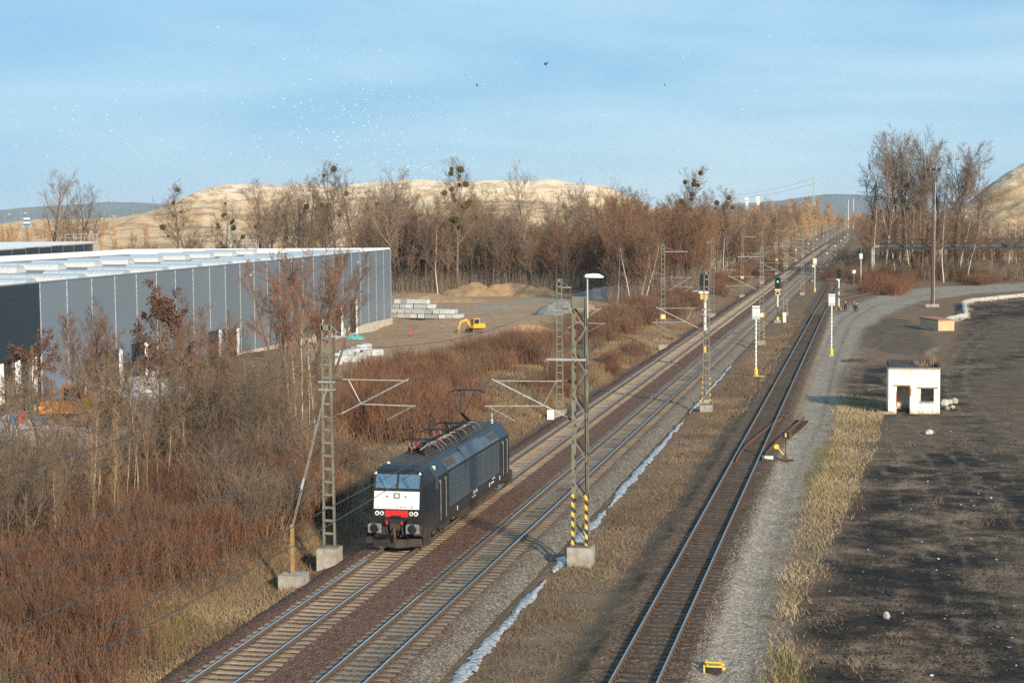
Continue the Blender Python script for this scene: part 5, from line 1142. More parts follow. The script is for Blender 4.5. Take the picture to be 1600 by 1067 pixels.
def rock(name, loc, s, mat, label, cat, group, seed):
    r = random.Random(seed); mb = MB(); n = 7
    rings = []
    for k, (f, z) in enumerate(((.75, -.15), (1., .25), (.85, .6), (.4, .85))): rings.append([(s[0]/2*f*r.uniform(.75, 1.1)*math.cos(2*math.pi*i/n), s[1]/2*f*r.uniform(.75, 1.1)*math.sin(2*math.pi*i/n), s[2]*z) for i in range(n)])
    mb.loft(rings); return tag(mb.build(name, mat, loc=loc, rz=r.uniform(0, 3)), label, cat, group)
for k, (px, py, s) in enumerate(((1476, 633, .8), (1484, 631, .6), (1491, 630, .7), (1488, 638, .45), (1480, 640, .5))):
    q = pix(px, py, -.45); rock('rubble_block', gz(q), (s, s*.8, s*.7), 'stone_pale', 'grey concrete rubble lump heaped at the right corner of the white shed', 'rubble', 'rubble at the shed corner', k)
q = pix(1452, 678, -.45); rock('rubble_block', gz(q), (1.1, .7, .35), 'stone_pale', 'flat white concrete piece lying in front of the shed', 'rubble', None, 21)
q = pix(1385, 966, -.45); rock('boulder', gz(q), (.34, .3, .3), 'stone_pale', 'single pale stone lying on the black coal ground', 'stone', None, 22)
q = pix(1378, 646, -.45); o = tag(MB().box((0, 0, .06), (1.6, .25, .1)).box((.2, .05, .16), (1.2, .2, .08), rz=.1).build('plank', 'plank', loc=gz(q), rz=.05), 'pale plank lying at the left corner of the white shed', 'plank')
q = pix(1334, 566, -.45); tag(MB().box((0, 0, .1), (2.6, .28, .2)).box((.3, .1, .24), (1.6, .2, .12)).build('old_sleeper', 'sleeper_wood', loc=gz(q), rz=.05), 'dark old timber lying on the gravel beyond the white shed', 'timber')
# litter on the coal yard: white and blue scraps, one mesh of shards
def shards(n, poly, mat, label, sz, seed):
    r = np.random.default_rng(seed); V = []; F = []
    xs = r.uniform(min(p[0] for p in poly), max(p[0] for p in poly), n*8); ys = r.uniform(min(p[1] for p in poly), max(p[1] for p in poly), n*8); ok = inside(xs, ys, poly); c = 0
    for x, y in list(zip(xs[ok], ys[ok]))[:n]:
        q = pix(x, y, -.42); s = sz*r.uniform(.5, 1.6); a = r.uniform(0, 6.3); z = g1(q[0], q[1])
        p = [(q[0]+s*math.cos(a+k*1.57)*r.uniform(.5, 1), q[1]+s*math.sin(a+k*1.57)*r.uniform(.5, 1), z+.02+r.uniform(0, s*.6)) for k in range(4)]
        V += p; F += [(c, c+1, c+2), (c, c+2, c+3)]; c += 4
    o = link('litter', mesh_np('litter', np.array(V), tris=np.array(F)), mat, kind='stuff'); o['label'] = label; o['category'] = 'litter'
yard = [(1215, 1060), (1250, 850), (1330, 700), (1320, 600), (1400, 560), (1500, 540), (1598, 520), (1598, 1060)]
shards(70, yard, 'litter_white', 'scattered white scraps of litter on the coal ground', .065, 3); shards(14, yard, 'litter_blue', 'scattered blue scraps of litter on the coal ground', .09, 4)
shards(420, yard, M('stone_brown', (.24, .18, .13), .95, col2=(.14, .1, .07)), 'small brown stones strewn over the coal ground', .05, 5); shards(120, [(1260, 600), (1320, 600), (1420, 500), (1330, 480)], 'stone_pale', 'small stones strewn over the gravel path', .07, 6)
stones('coal_lumps', 16000, (-3, 24), (50, 120), M('coal_lump', (.02, .018, .016), .95, spec=.1), .06, lambda x, y: np.where(sdist(x, y, ZONES['z_coal'][0][0]) > .3, gh(x, y), -5.), 'small black coal lumps covering the yard')
stones('path_gravel', 14000, (-6.5, -1.5), (50, 120), MATS['stone_pale'], .032, lambda x, y: np.where(sdist(x, y, ZONES['z_path'][0][0]) > .2, gh(x, y), -5.), 'loose grey gravel lying on the path beside the siding')
# ------------------------------------------------------------------ lamp mast, pipe bridge, broken pipe, concrete box
q = pix(1456.5, 479, -.42); t_ = thing('lamp_mast', 'very tall thin yard light mast with floodlight crosshead standing on the coal yard', 'lamp mast', gz(q))
MB().prism([(-1.1, -.9), (1.1, -.9), (1.1, .9), (-1.1, .9)], 'z', -.3, .45).build('foundation', 'concrete', t_); MB().path([(0, 0, .4), (0, 0, 7), (0, 0, 21.2)], [.24, .20, .13], 8).build('shaft', 'rust_old', t_)
MB().tube((.32, .0, .4), (.32, 0, 20.6), .05).build('cable_conduit', 'galv', t_)
ch = MB().box((0, 0, 21.2), (2.4, .9, .1)).bar((-1.1, 0, 21.2), (-1.1, 0, 22.6), .08).bar((1.1, 0, 21.2), (1.1, 0, 22.6), .08).bar((-1.2, 0, 22.55), (1.2, 0, 22.55), .08).build('crosshead', 'mast_dark', t_)
for s in (-.9, 0, .9): MB().box((s, -.15, 22.75), (.5, .3, .34), rx=.5).build('floodlight', 'excav_dark', t_)
MB().box((-.6, -.2, 21.65), (.4, .4, .5)).build('control_box', 'excav_dark', t_)
M('pipe_dull', (.085, .085, .085), .7, col2=(.03, .028, .026), scale=.7)
def pipe_bridge():
    y = 402.; x0 = pixY(1378, 380, y)[0]; x1 = pixY(1640, 380, y)[0]; zb = pixY(1500, 388, y)[2]; zt = pixY(1500, 374, y)[2]
    t = thing('pipe_bridge', 'dark steel truss pipe bridge carrying a grey pipe across the right-hand wood', 'pipe bridge', (x0, y, 0))
    ln = x1-x0; n = 13; h = zt-zb; st = ln/n
    for d in (-.7, .7):
        MB().box((ln/2, d, h+zb), (ln, .24, .26)).build('top_chord', 'excav_dark', t); MB().box((ln/2, d, zb), (ln, .24, .4)).build('bottom_chord', 'excav_dark', t)
        for k in range(n):
            MB().bar((k*st, d, zb), ((k+1)*st, d, zt) if k % 2 == 0 else ((k+1)*st, d, zb), .22).build('diagonal', 'excav_dark', t) if k % 2 == 0 else MB().bar((k*st, d, zt), ((k+1)*st, d, zb), .22).build('diagonal', 'excav_dark', t)
            MB().bar(((k+.5)*st, d, zb), ((k+.5)*st, d, (zb+zt)/2), .07).build('hanger', 'excav_dark', t)
    MB().tube((-.6, 0, zb+.45), (ln, 0, zb+.45), .42, n=12).build('pipe', 'pipe_dull', t)
    MB().path([(-.6, 0, zb+.45), (-1.6, 0, zb+.4), (-2.2, 0, zb-.2), (-2.3, 0, -.6)], .42, 12).build('downpipe', 'pipe_grey', t)
    for k in (1, 7, 12):
        xx = k*st
        for d in (-.7, .7): MB().bar((xx-.3, d, -.6), (xx-.1, d, zb), .22).bar((xx+.9, d, -.6), (xx+.6, d, zb), .22).build('support_leg', 'excav_dark', t)
        MB().bar((xx-.2, -.7, 2.5), (xx+.7, -.7, 4.2), .12).build('support_brace', 'excav_dark', t)
pipe_bridge()
bx = thing('concrete_box', 'tan concrete box with brick-red rim where the broken white pipe starts', 'concrete box', (0, 0, 0))
A = pix(1437, 512, -.45); B = pix(1466, 517, -.45)
bx.location = (A[0], A[1], g1(A[0], A[1])); bx.rotation_euler = (0, 0, math.atan2(B[1]-A[1], B[0]-A[0])); w_ = math.hypot(B[0]-A[0], B[1]-A[1])
MB().box((w_/2, 1.1, .6), (w_, 2.2, 1.5)).build('walls', M('tan_wall', (.55, .42, .26), .9, col2=(.42, .32, .2), scale=1.5), bx); MB().box((w_/2, 1.1, 1.42), (w_+.1, 2.3, .16)).build('rim', 'brick', bx)
pp = [pix(1466, 506, .0), pix(1480, 500, .0), pix(1497, 495, .0), pix(1508, 494, .0), pix(1508, 484, .0), pix(1505, 473, .0), pix(1520, 469, .0), pix(1545, 467, .0), pix(1570, 464.5, .0), pix(1600, 461.5, .0), pix(1640, 459, .0)]
tp_ = thing('insulated_pipe', 'broken district heating pipe in torn white insulation and rusty stretches lying on the ground', 'pipe', (0, 0, 0))
for k in range(len(pp)-1):
    a, b = Vector(pp[k]), Vector(pp[k+1]); a.z = g1(a.x, a.y)+.42; b.z = g1(b.x, b.y)+.42; m = max(1, int((b-a).length/3.2))
    for i in range(m):
        c, d = a.lerp(b, i/m), a.lerp(b, (i+.96)/m); rusty = RND.random() < .28; rr = .26 if rusty else RND.uniform(.36, .46)
        MB().path([c, c.lerp(d, .5)+Vector((0, 0, RND.uniform(-.03, .05))), d], [rr, rr*RND.uniform(.9, 1.1), rr], 10).build('bare_section' if rusty else 'insulated_section', 'rusty_bucket' if rusty else 'insulation_white', tp_)
shr = np.random.default_rng(9); V = []; F = []; c = 0
for k in range(900):
    i = shr.integers(0, len(pp)-1); f = shr.random(); a = Vector(pp[i]).lerp(Vector(pp[i+1]), f); s = shr.uniform(.08, .3); p = [(a.x+shr.normal(0, .5)+shr.uniform(-s, s), a.y+shr.normal(0, .5)+shr.uniform(-s, s), g1(a.x, a.y)+shr.uniform(.0, .3)) for _ in range(3)]; V += p; F.append((c, c+1, c+2)); c += 3
link('torn_insulation', mesh_np('torn_insulation', np.array(V), tris=np.array(F)), 'insulation_white', tp_, kind='stuff')
# ------------------------------------------------------------------ bare trees and shrubs, grown level by level
def nrm(a): return a/(np.linalg.norm(a, axis=-1, keepdims=True)+1e-9)
def march(st, d, ln, S_, jit, trop, r):
    P = [st]; p = st.copy(); d = nrm(d)
    for k in range(S_):
        d = nrm(d+r.normal(0, jit, d.shape)+np.array([0, 0, trop])); p = p+d*(ln/S_)[:, None]; P.append(p)
    return np.stack(P, 1)
def spawn(P, ln, rad0, rad1, k, t0, t1, ang, asd, lr, r, fall=.5, rr=.5):
    n, s1 = P.shape[:2]; t = np.repeat(t0+(t1-t0)*((np.arange(k)+r.random((n, k)))/k), 1).reshape(-1); i = np.repeat(np.arange(n), k)
    f = t*(s1-1); a = np.minimum(f.astype(int), s1-2); u = (f-a)[:, None]
    pos = P[i, a]*(1-u)+P[i, a+1]*u; d = nrm(P[i, a+1]-P[i, a])
    q = nrm(np.cross(d, r.normal(0, 1, d.shape))); th = np.clip(r.normal(ang, asd, len(i)), .1, 1.5)[:, None]
    L = ln[i]*lr*(1-fall*t)*r.uniform(.7, 1.25, len(i)); rd = (rad0[i]*(1-t)+rad1[i]*t)*rr
    return pos, d*np.cos(th)+q*np.sin(th), L, rd
def tubes(P, r0, r1, m):
    n, s1 = P.shape[:2]; T = np.gradient(P, axis=1); T = nrm(T)
    ref = np.where(np.abs(T[:, :, 2:3]) < .9, np.array([0, 0, 1.]), np.array([1., 0, 0])); u = nrm(np.cross(T, ref)); w = np.cross(T, u)
    a = 2*np.pi*np.arange(m)/m; rr = (r0[:, None]+(r1-r0)[:, None]*np.linspace(0, 1, s1)[None])[:, :, None, None]
    V = P[:, :, None, :]+rr*(u[:, :, None, :]*np.cos(a)[None, None, :, None]+w[:, :, None, :]*np.sin(a)[None, None, :, None])
    idx = (np.arange(n)[:, None, None]*s1+np.arange(s1-1)[None, :, None])*m+np.arange(m)[None, None, :]
    nxt = (np.arange(n)[:, None, None]*s1+np.arange(s1-1)[None, :, None])*m+((np.arange(m)+1) % m)[None, None, :]
    return V.reshape(-1, 3), np.stack([idx, nxt, nxt+m, idx+m], -1).reshape(-1, 4)
def spikes(st, en, r, mid=None):           # three-sided tapering twig
    d = nrm(en-st); ref = np.where(np.abs(d[:, 2:3]) < .9, np.array([0, 0, 1.]), np.array([1., 0, 0])); u = nrm(np.cross(d, ref)); w = np.cross(d, u); n = len(st)
    V = np.stack([st+r[:, None]*(u*math.cos(a)+w*math.sin(a)) for a in (0, 2.1, 4.2)]+[en], 1).reshape(-1, 3)
    k = (np.arange(n)*4)[:, None, None]; return V, (k+np.array([(0, 1, 3), (1, 2, 3), (2, 0, 3)])[None]).reshape(-1, 3)
class NB:
    def __init__(s): s.v = []; s.q = []; s.t = []; s.n = 0
    def quads(s, V, F): s.v.append(V); s.q.append(F+s.n); s.n += len(V)
    def tris(s, V, F): s.v.append(V); s.t.append(F+s.n); s.n += len(V)
    def mesh(s, name, mat):
        me = mesh_np(name, np.concatenate(s.v), tris=np.concatenate(s.t) if s.t else None, quads=np.concatenate(s.q) if s.q else None); me.materials.append(MATS[mat]); return me
def up1(n): return np.tile(np.array([[0, 0, 1.]]), (n, 1))
def make_tree(seed, H, r0, bark, twig, stems=1, spread=.0, t0=.35, limbs=14, ang=.75, lr=.42, trop=.10, k2=6, k3=6, k4=5, jit=.05, tw=.02, droop=0., leaves=0, leafmat=None, t1=.97, crook=.06):
    r = np.random.default_rng(seed); n = stems
    st = np.zeros((n, 3)); a = r.uniform(0, 6.28)+2*np.pi*np.arange(n)/max(n, 1)
    if n > 1: st[:, 0] = .25*np.cos(a); st[:, 1] = .25*np.sin(a)
    d = up1(n)+spread*np.stack([np.cos(a), np.sin(a), 0*a], 1)*r.uniform(.5, 1.2, (n, 1)); ln = H*r.uniform(.75, 1., n) if n > 1 else np.array([H*.95]); rad = np.full(n, r0)*(r.uniform(.6, 1., n) if n > 1 else 1)
    st[:, 2] = -.25
    P = march(st, d, ln, 9, crook, .03, r); T = NB(); T.quads(*tubes(P, rad, rad*.12, 6))
    C_ = NB()
    pos, dd, L, rd = spawn(P, ln, rad, rad*.12, limbs, t0, t1, ang, .18, lr, r, .62, .55)
    P2 = march(pos, dd, L, 5, jit*1.6, trop, r); C_.quads(*tubes(P2, rd, rd*.2, 4))
    pos, dd, L3, rd3 = spawn(P2, L, rd, rd*.2, k2, .15, .97, .7, .2, .5, r, .45, .6)
    rd3 = np.maximum(rd3, tw*.7); P3 = march(pos, dd, L3, 3, jit*2, trop*.8-droop, r); C_.quads(*tubes(P3, rd3, rd3*.4, 3))
    pos, dd, L4, rd4 = spawn(P3, L3, rd3, rd3*.4, k3, .15, 1., .65, .25, .55, r, .35, .8)
    rd4 = np.maximum(rd4, tw*.5); P4 = march(pos, dd, L4, 2, jit*2.5, trop*.7-droop, r); C_.quads(*tubes(P4, rd4, rd4*.6, 3))
    pos, dd, L5, _ = spawn(P4, L4, rd4, rd4*.6, k4, .2, 1., .6, .25, .7, r, .3, 1)
    en = pos+nrm(dd+np.array([0, 0, .12-droop]))*np.clip(L5, .12, 1.6)[:, None]; C_.tris(*spikes(pos, en, np.full(len(pos), tw*.42)))
    parts = [('trunk', T.mesh('trunk', bark)), ('crown', C_.mesh('crown', twig))]
    if leaves:
        i = r.integers(0, len(en), leaves); c = en[i]+r.normal(0, .1, (leaves, 3)); q1 = nrm(r.normal(0, 1, (leaves, 3))); q2 = nrm(np.cross(q1, r.normal(0, 1, (leaves, 3)))); s = r.uniform(.05, .12, (leaves, 1))
        V = np.stack([c-q1*s, c+q2*s*.7, c+q1*s, c-q2*s*.7], 1).reshape(-1, 3); N = NB(); N.quads(V, (np.arange(leaves)*4)[:, None]+np.arange(4)[None]); parts.append(('leaves', N.mesh('leaves', leafmat)))
    return parts, P2
def make_shrub(seed, H, stems, mat, spread=.45, base=.5, k2=7, k3=4, tw=.018, lean=.04):
    r = np.random.default_rng(seed); a = r.uniform(0, 6.28, stems); b = base*np.sqrt(r.random(stems)); st = np.stack([b*np.cos(a), b*np.sin(a), np.full(stems, -.12)], 1)
    if base > 1: cl = r.normal(0, base*.75, (5, 2)); st[:, :2] = cl[r.integers(0, 5, stems)]+r.normal(0, base*.42, (stems, 2))
    d = up1(stems)+np.stack([np.cos(a), np.sin(a), 0*a], 1)*(spread*(b/base)*r.uniform(.4, 1.3, stems))[:, None]+r.normal(0, .12, (stems, 3)); ln = H*(r.uniform(.6, 1.05, stems) if base <= 1 else r.uniform(.3, 1.15, stems))
    P = march(st, d, ln, 4, .09, lean, r); B = NB(); rad = np.full(stems, tw); B.quads(*tubes(P, rad, rad*.4, 3))
    pos, dd, L, rd = spawn(P, ln, rad, rad*.4, k2, .25, .98, .5, .18, .34, r, .4, .6); P2 = march(pos, dd, L, 2, .1, .08, r); rd = np.maximum(rd, tw*.4); B.quads(*tubes(P2, rd, rd*.6, 3))
    pos, dd, L, _ = spawn(P2, L, rd, rd, k3, .2, 1., .5, .2, .6, r, .3, 1); B.tris(*spikes(pos, pos+nrm(dd+np.array([0, 0, .2]))*L[:, None], np.full(len(pos), tw*.36)))
    return B.mesh('shrub', mat)
TREES = {}
def proto(key, **k): TREES[key] = make_tree(**k)
for s in range(4): proto(('ash', s), seed=100+s, H=22, r0=.30, bark='bark_brown' if s % 2 else 'bark_grey', twig='twig_grey' if s % 2 else 'twig_brown', t0=.38, limbs=17, ang=.72, lr=.47, trop=.13, k2=7, k3=6, k4=4, tw=.034)
for s in range(3): proto(('slim', s), seed=120+s, H=19, r0=.19, bark='bark_brown', twig='twig_brown', t0=.42, limbs=14, ang=.55, lr=.27, trop=.12, k2=6, k3=6, k4=4, tw=.032)
for s in range(3): proto(('wide', s), seed=130+s, H=20, r0=.42, bark='bark_brown', twig='twig_grey', t0=.14, limbs=15, ang=.85, lr=.60, trop=.16, k2=8, k3=7, k4=4, tw=.034)
for s in range(3): proto(('red', s), seed=140+s, H=15, r0=.16, bark='bark_brown', twig='twig_red', stems=3, spread=.22, t0=.25, limbs=13, ang=.6, lr=.36, trop=.12, k2=7, k3=6, k4=4, tw=.026)
for s in range(3): proto(('gold', s), seed=150+s, H=19, r0=.26, bark='bark_grey', twig='twig_gold', t0=.22, limbs=20, ang=.6, lr=.38, trop=.13, k2=7, k3=7, k4=4, tw=.045)
for s in range(3): proto(('birch', s), seed=160+s, H=15, r0=.13, bark='bark_birch', twig='twig_brown', stems=1 if s else 2, spread=.16, t0=.3, limbs=16, ang=.6, lr=.24, trop=.04, k2=6, k3=6, k4=4, tw=.022, droop=.05)
for s in range(4): proto(('young', s), seed=170+s, H=9, r0=.085, bark='bark_green', twig='twig_grey' if s % 2 else 'twig_brown', stems=4, spread=.30, t0=.22, limbs=11, ang=.75, lr=.42, trop=.06, k2=6, k3=5, k4=4, tw=.016, crook=.09)
for s in range(2): proto(('willow', s), seed=180+s, H=13, r0=.17, bark='bark_brown', twig='twig_red', stems=4, spread=.36, t0=.25, limbs=13, ang=.55, lr=.36, trop=.12, k2=7, k3=6, k4=5, tw=.02, crook=.06)
proto(('oak', 0), seed=190, H=9.5, r0=.13, bark='bark_green', twig='twig_brown', t0=.35, limbs=13, ang=.8, lr=.42, trop=.05, k2=6, k3=5, k4=4, tw=.016, leaves=2600, leafmat='leaf_brown')
for s in range(2): proto(('pole', s), seed=195+s, H=8.5, r0=.05, bark='bark_birch' if s == 0 else 'twig_straw', twig='twig_straw', t0=.35, limbs=12, ang=.45, lr=.22, trop=.1, k2=5, k3=4, k4=3, tw=.014)
proto(('pole', 2), seed=198, H=8.5, r0=.05, bark='bark_brown', twig='twig_brown', t0=.35, limbs=13, ang=.45, lr=.22, trop=.1, k2=5, k3=4, k4=3, tw=.014)
HT = {'ash': 22, 'slim': 19, 'wide': 20, 'red': 15, 'gold': 19, 'birch': 15, 'young': 9, 'willow': 13, 'oak': 9.5, 'pole': 8.5}
MIS = {}
def mistle_mesh(seed):
    r = np.random.default_rng(seed); n = 420; d = nrm(r.normal(0, 1, (n, 3))); st = d*.15; en = d*r.uniform(.55, .85, (n, 1)); B = NB(); B.tris(*spikes(st, en, np.full(n, .06)))
    c = en+r.normal(0, .08, (n, 3)); q1 = nrm(r.normal(0, 1, (n, 3))); q2 = nrm(np.cross(q1, d)); V = np.stack([c-q1*.16, c+q2*.09, c+q1*.16, c-q2*.09], 1).reshape(-1, 3); B.quads(V, (np.arange(n)*4)[:, None]+np.arange(4)[None]); return B.mesh('mistletoe', 'mistletoe')
MIS = [mistle_mesh(s) for s in (1, 2)]
def plant(kind, x, y, h, label, group, var=None, mist=0, sink=0., cat='tree', z=None):
    ks = [k for k in TREES if k[0] == kind]; k = ks[RND.randrange(len(ks))] if var is None else (kind, var)
    parts, P2 = TREES[k]; sc = h/HT[kind]
    t = thing({'birch': 'birch_tree', 'oak': 'oak_tree', 'pole': 'sapling', 'young': 'young_tree', 'willow': 'willow_tree'}.get(kind, 'bare_tree'), label, cat, (x, y, (g1(x, y) if z is None else z)-sink), RND.uniform(0, 6.28), group)
    t.scale = (sc*RND.uniform(.9, 1.1), sc*RND.uniform(.9, 1.1), sc)
    for nm, me in parts: link(nm, me, None, t)
    if mist:
        tips = P2[RND.sample(range(len(P2)), min(mist, len(P2)))]
        for q in tips: p = q[RND.randrange(2, 5)]; m = link('mistletoe', MIS[RND.randrange(2)], None, t, loc=tuple(p)); s_ = RND.uniform(.45, .95)/max(sc, .5); m.scale = (s_, s_, s_)
    return t
QT = []; QS = []
TRN = {'slim': 'slim straight bare tree', 'ash': 'bare tree with steep ascending limbs', 'red': 'reddish many-stemmed bare tree', 'wide': 'low-forked spreading bare tree', 'willow': 'orange-brown many-stemmed willow', 'gold': 'golden sunlit bare tree', 'birch': 'pale-barked birch'}
def q_plant(kind, x, y, h, label, group, z=None): QT.append((kind, x, y, h, TRN[kind]+' '+label, group+', '+kind, z))
def plant_px(kind, px, Y, top, label, group, **k):
    p = pixY(px, top, Y); return plant(kind, p[0], Y, p[2]-g1(p[0], Y), label, group, **k)
# individual trees one can pick out above the warehouse roof and wood
for k in range(60):
    px = RND.uniform(330, 960); Y = RND.uniform(420, 520); tp_y = RND.uniform(292, 345); p = pixY(px, tp_y, Y); q_plant(RND.choice(['ash', 'ash', 'slim', 'wide']), p[0], Y, p[2]+1.5, 'standing out against the tip slope', 'trees against the tip slope')
G1 = 'trees standing behind the warehouse and site'
plant_px('wide', 82, 470., 281, 'wide many-stemmed bare tree rising behind the navy warehouse', G1, var=0)
plant_px('wide', 128, 480., 303, 'bare tree just right of the wide one behind the navy warehouse', G1, var=1)
plant_px('ash', 272, 430., 291, 'bare tree with two dark mistletoe balls in front of the tip slope', G1, var=0, mist=6)
plant_px('wide', 300, 420., 335, 'low spreading bare tree behind the grey warehouse roof', G1, var=2)
plant_px('wide', 355, 420., 325, 'spreading bare tree full of yellow-green mistletoe in front of the tip', G1, var=1, mist=20)
for px, tp_y, kd, ms_ in ((395, 312, 'slim', 1), (420, 315, 'ash', 0), (445, 320, 'slim', 2), (470, 318, 'slim', 1), (488, 285, 'ash', 3), (520, 262, 'ash', 4), (548, 268, 'ash', 1), (570, 310, 'ash', 2)):
    plant_px(kd, px, RND.uniform(395, 450), tp_y, 'bare tree in the row behind the grey warehouse roof', 'row of trees behind the warehouse roof', mist=ms_)
plant_px('ash', 608, 372., 266, 'tall straight bare tree beside the far corner of the grey warehouse', G1, var=1)
plant_px('ash', 714, 366., 254, 'tallest bare tree, heavily hung with mistletoe, at the wood edge', G1, var=2, mist=26)
plant_px('ash', 828, 385., 270, 'tall bare tree in the wood with a thin pointed crown', G1, var=3)
plant_px('birch', 683, 362., 345, 'white-trunked birch at the wood edge left of the mistletoe tree', G1, var=1)
plant_px('slim', 770, 368., 330, 'straight pale-trunked tree at the wood edge behind the soil heaps', G1, var=0)
for px, tp_y, ms_ in ((1068, 268, 16), (1142, 300, 18)): plant_px('ash', px, 420., tp_y, 'bare tree with clustered yellow-green mistletoe among the red-brown trees', 'mistletoe trees near the line', mist=ms_)
for px, Y, tp_y in ((986, 300., 372), (1008, 296., 375), (965, 305., 380), (1000, 305., 390)): plant_px('birch', px, Y, tp_y, 'slim white birch on the bank beside the ladder masts', 'birches on the bank')
# the wood
WOOD = 'trees of the wood behind the building site'; cnt = 0
for k in range(330):
    px = RND.uniform(560, 965); Y = RND.uniform(366, 470); p = pixY(px, 455, Y)
    kd = RND.choice(['slim', 'slim', 'slim', 'ash', 'ash', 'red'])
    h = RND.uniform(10, 17.5)+(2.5 if RND.random() < .15 else 0)
    if cnt >= 330: break
    q_plant(kd, p[0], Y, h, 'in the dense wood behind the building site', WOOD); cnt += 1
for k in range(34):
    px = RND.uniform(170, 600); Y = RND.uniform(400, 480); p = pixY(px, 400, Y); q_plant(RND.choice(['slim', 'red', 'wide']), p[0], Y, RND.uniform(8, 13), 'between the warehouse roof and the tip slope', 'low trees before the tip')
for k in range(75):
    px = RND.uniform(955, 1110); Y = RND.uniform(318, 470); p = pixY(px, 455, Y)
    if p[0] > -31: continue
    q_plant(RND.choice(['red', 'red', 'willow', 'ash']), p[0], Y, RND.uniform(14, 21) if Y < 400 else RND.uniform(15, 23), 'crowding the bank of the main line past the birches', 'red-brown trees left of the line')
# along the line into the distance
for k in range(420):
    Y = 430+1100*RND.random()**1.3; x = -RND.uniform(28.5, 50+.05*Y); kd = RND.choice(['red', 'ash', 'slim', 'birch']) if Y < 620 else RND.choice(['gold', 'gold', 'ash', 'birch', 'slim'])
    h = RND.uniform(11, 18) if Y < 700 else RND.uniform(15, 24)
    q_plant(kd, x, Y, h, 'lining the distant main line opposite the siding' if Y < 620 else 'far along the tracks towards the pylon', 'trees far along the left of the tracks' if Y < 620 else 'golden trees far along the tracks')
for px, tp_y in ((1262, 305), (1245, 312), (1225, 308), (1205, 310), (1280, 308), (1296, 315), (1185, 318)):
    plant_px('gold', px, RND.uniform(900, 1150), tp_y, 'golden sunlit bare tree far along the tracks towards the pylon', 'golden trees far along the tracks')
for k in range(260):
    if k < 150: Y = RND.uniform(1405, 1700); x = RND.uniform(-90, 60)
    else: Y = RND.uniform(620, 1400); x = RND.uniform(-52, -27.5)
    q_plant(RND.choice(['gold', 'gold', 'gold', 'ash']), x, Y, RND.uniform(11, 19) if k < 150 else RND.uniform(9, 17), 'far along the tracks towards the pylon', 'golden trees far along the tracks')
# right-hand wood
RW = 'trees of the wood behind the pipe bridge'
for px, tp_y, Y, kd, v in ((1384, 212, 438., 'ash', 0), (1412, 214, 445., 'ash', 2), (1440, 222, 440., 'ash', 3), (1480, 222, 450., 'ash', 1), (1512, 238, 446., 'ash', 0), (1455, 232, 455., 'ash', 3), (1398, 222, 452., 'ash', 1), (1425, 228, 436., 'ash', 1), (1498, 230, 440., 'ash', 2), (1366, 250, 448., 'ash', 3), (1530, 250, 452., 'ash', 2)):
    plant_px(kd, px, Y, tp_y, 'very tall bare tree rising above the wood behind the pipe bridge', 'tall trees behind the pipe bridge', var=v, mist=1 if px == 1412 else 0)
plant_px('birch', 1476, 396., 318, 'bright white forked birch standing before the pipe bridge', RW, var=1)
plant_px('birch', 1512, 392., 330, 'leaning thin birch right of the bright white birch', RW, var=2)
for px, tp_y in ((1368, 300), (1400, 290), (1425, 300), (1440, 310), (1550, 320), (1575, 325), (1590, 330), (1560, 318), (1385, 310), (1500, 315)):
    plant_px('birch', px, RND.uniform(412, 432), tp_y, 'pale birch in the wood behind the pipe bridge', 'birches behind the pipe bridge')
for k in range(95):
    px = RND.uniform(1345, 1620); Y = RND.uniform(408, 520); p = pixY(px, 430, Y)
    if p[0] < 3.5: continue
    q_plant(RND.choice(['slim', 'red', 'slim', 'ash']), p[0], Y, RND.uniform(10, 19) if px < 1520 else RND.uniform(8, 14), 'in the dark wood behind the pipe bridge', RW)
for k in range(130):
    Y = 470+1000*RND.random()**1.2; x = RND.uniform(-2, 14+.02*Y)-.008*(Y-470)
    q_plant(RND.choice(['ash', 'slim', 'red']), x, Y, RND.uniform(10, 17), 'lining the distant main line beyond the siding', 'trees far along the right of the tracks')
for k in range(46):
    px = RND.uniform(-40, 230); Y = RND.uniform(700, 860); p = pixY(px, 360, Y); q_plant('gold', p[0], Y, RND.uniform(11, 17), 'in the far belt behind the green field', 'far belt behind the field', z=-1.5)
# left thicket: young trees before the warehouse
TH = 'young trees in the thicket before the warehouse'
lab = 'young many-stemmed bare tree in the thicket before the warehouse'
def pg(px, py, z=-.5): return pix(px, py, z)
for px, py, tp_y, kd in ((30, 830, 560, 'young'), (70, 860, 540, 'young'), (120, 770, 520, 'young'), (150, 800, 545, 'young'), (205, 770, 530, 'young'), (235, 740, 510, 'young'), (290, 760, 545, 'young'), (330, 740, 530, 'young'), (375, 730, 540, 'young'), (140, 690, 470, 'red'), (165, 690, 480, 'willow'), (310, 690, 470, 'willow'), (350, 680, 480, 'red'), (395, 690, 520, 'young'), (280, 680, 470, 'red'), (420, 700, 540, 'young'), (25, 900, 640, 'young')):
    q = pg(px, py); h = pixY(px, tp_y, q[1])[2]-g1(q[0], q[1]); plant(kd, q[0], q[1], h, lab if kd == 'young' else 'reddish young tree in the thicket before the warehouse', TH if kd == 'young' else 'reddish young trees in the thicket')
for k in range(9):
    px = RND.uniform(230, 430); py = RND.uniform(700, 850 if px < 200 else 770); q = pg(px, py); plant('young', q[0], q[1], RND.uniform(4.5, 8.), lab, TH)
q = pg(245, 712); plant('oak', q[0], q[1], pixY(245, 455, q[1])[2]+.4, 'young oak still holding dark brown leaves before the warehouse', None)
q = pg(60, 740); plant('oak', q[0], q[1], pixY(60, 520, q[1])[2]+.4, 'smaller oak with clumps of brown leaves by the pale yard', None)
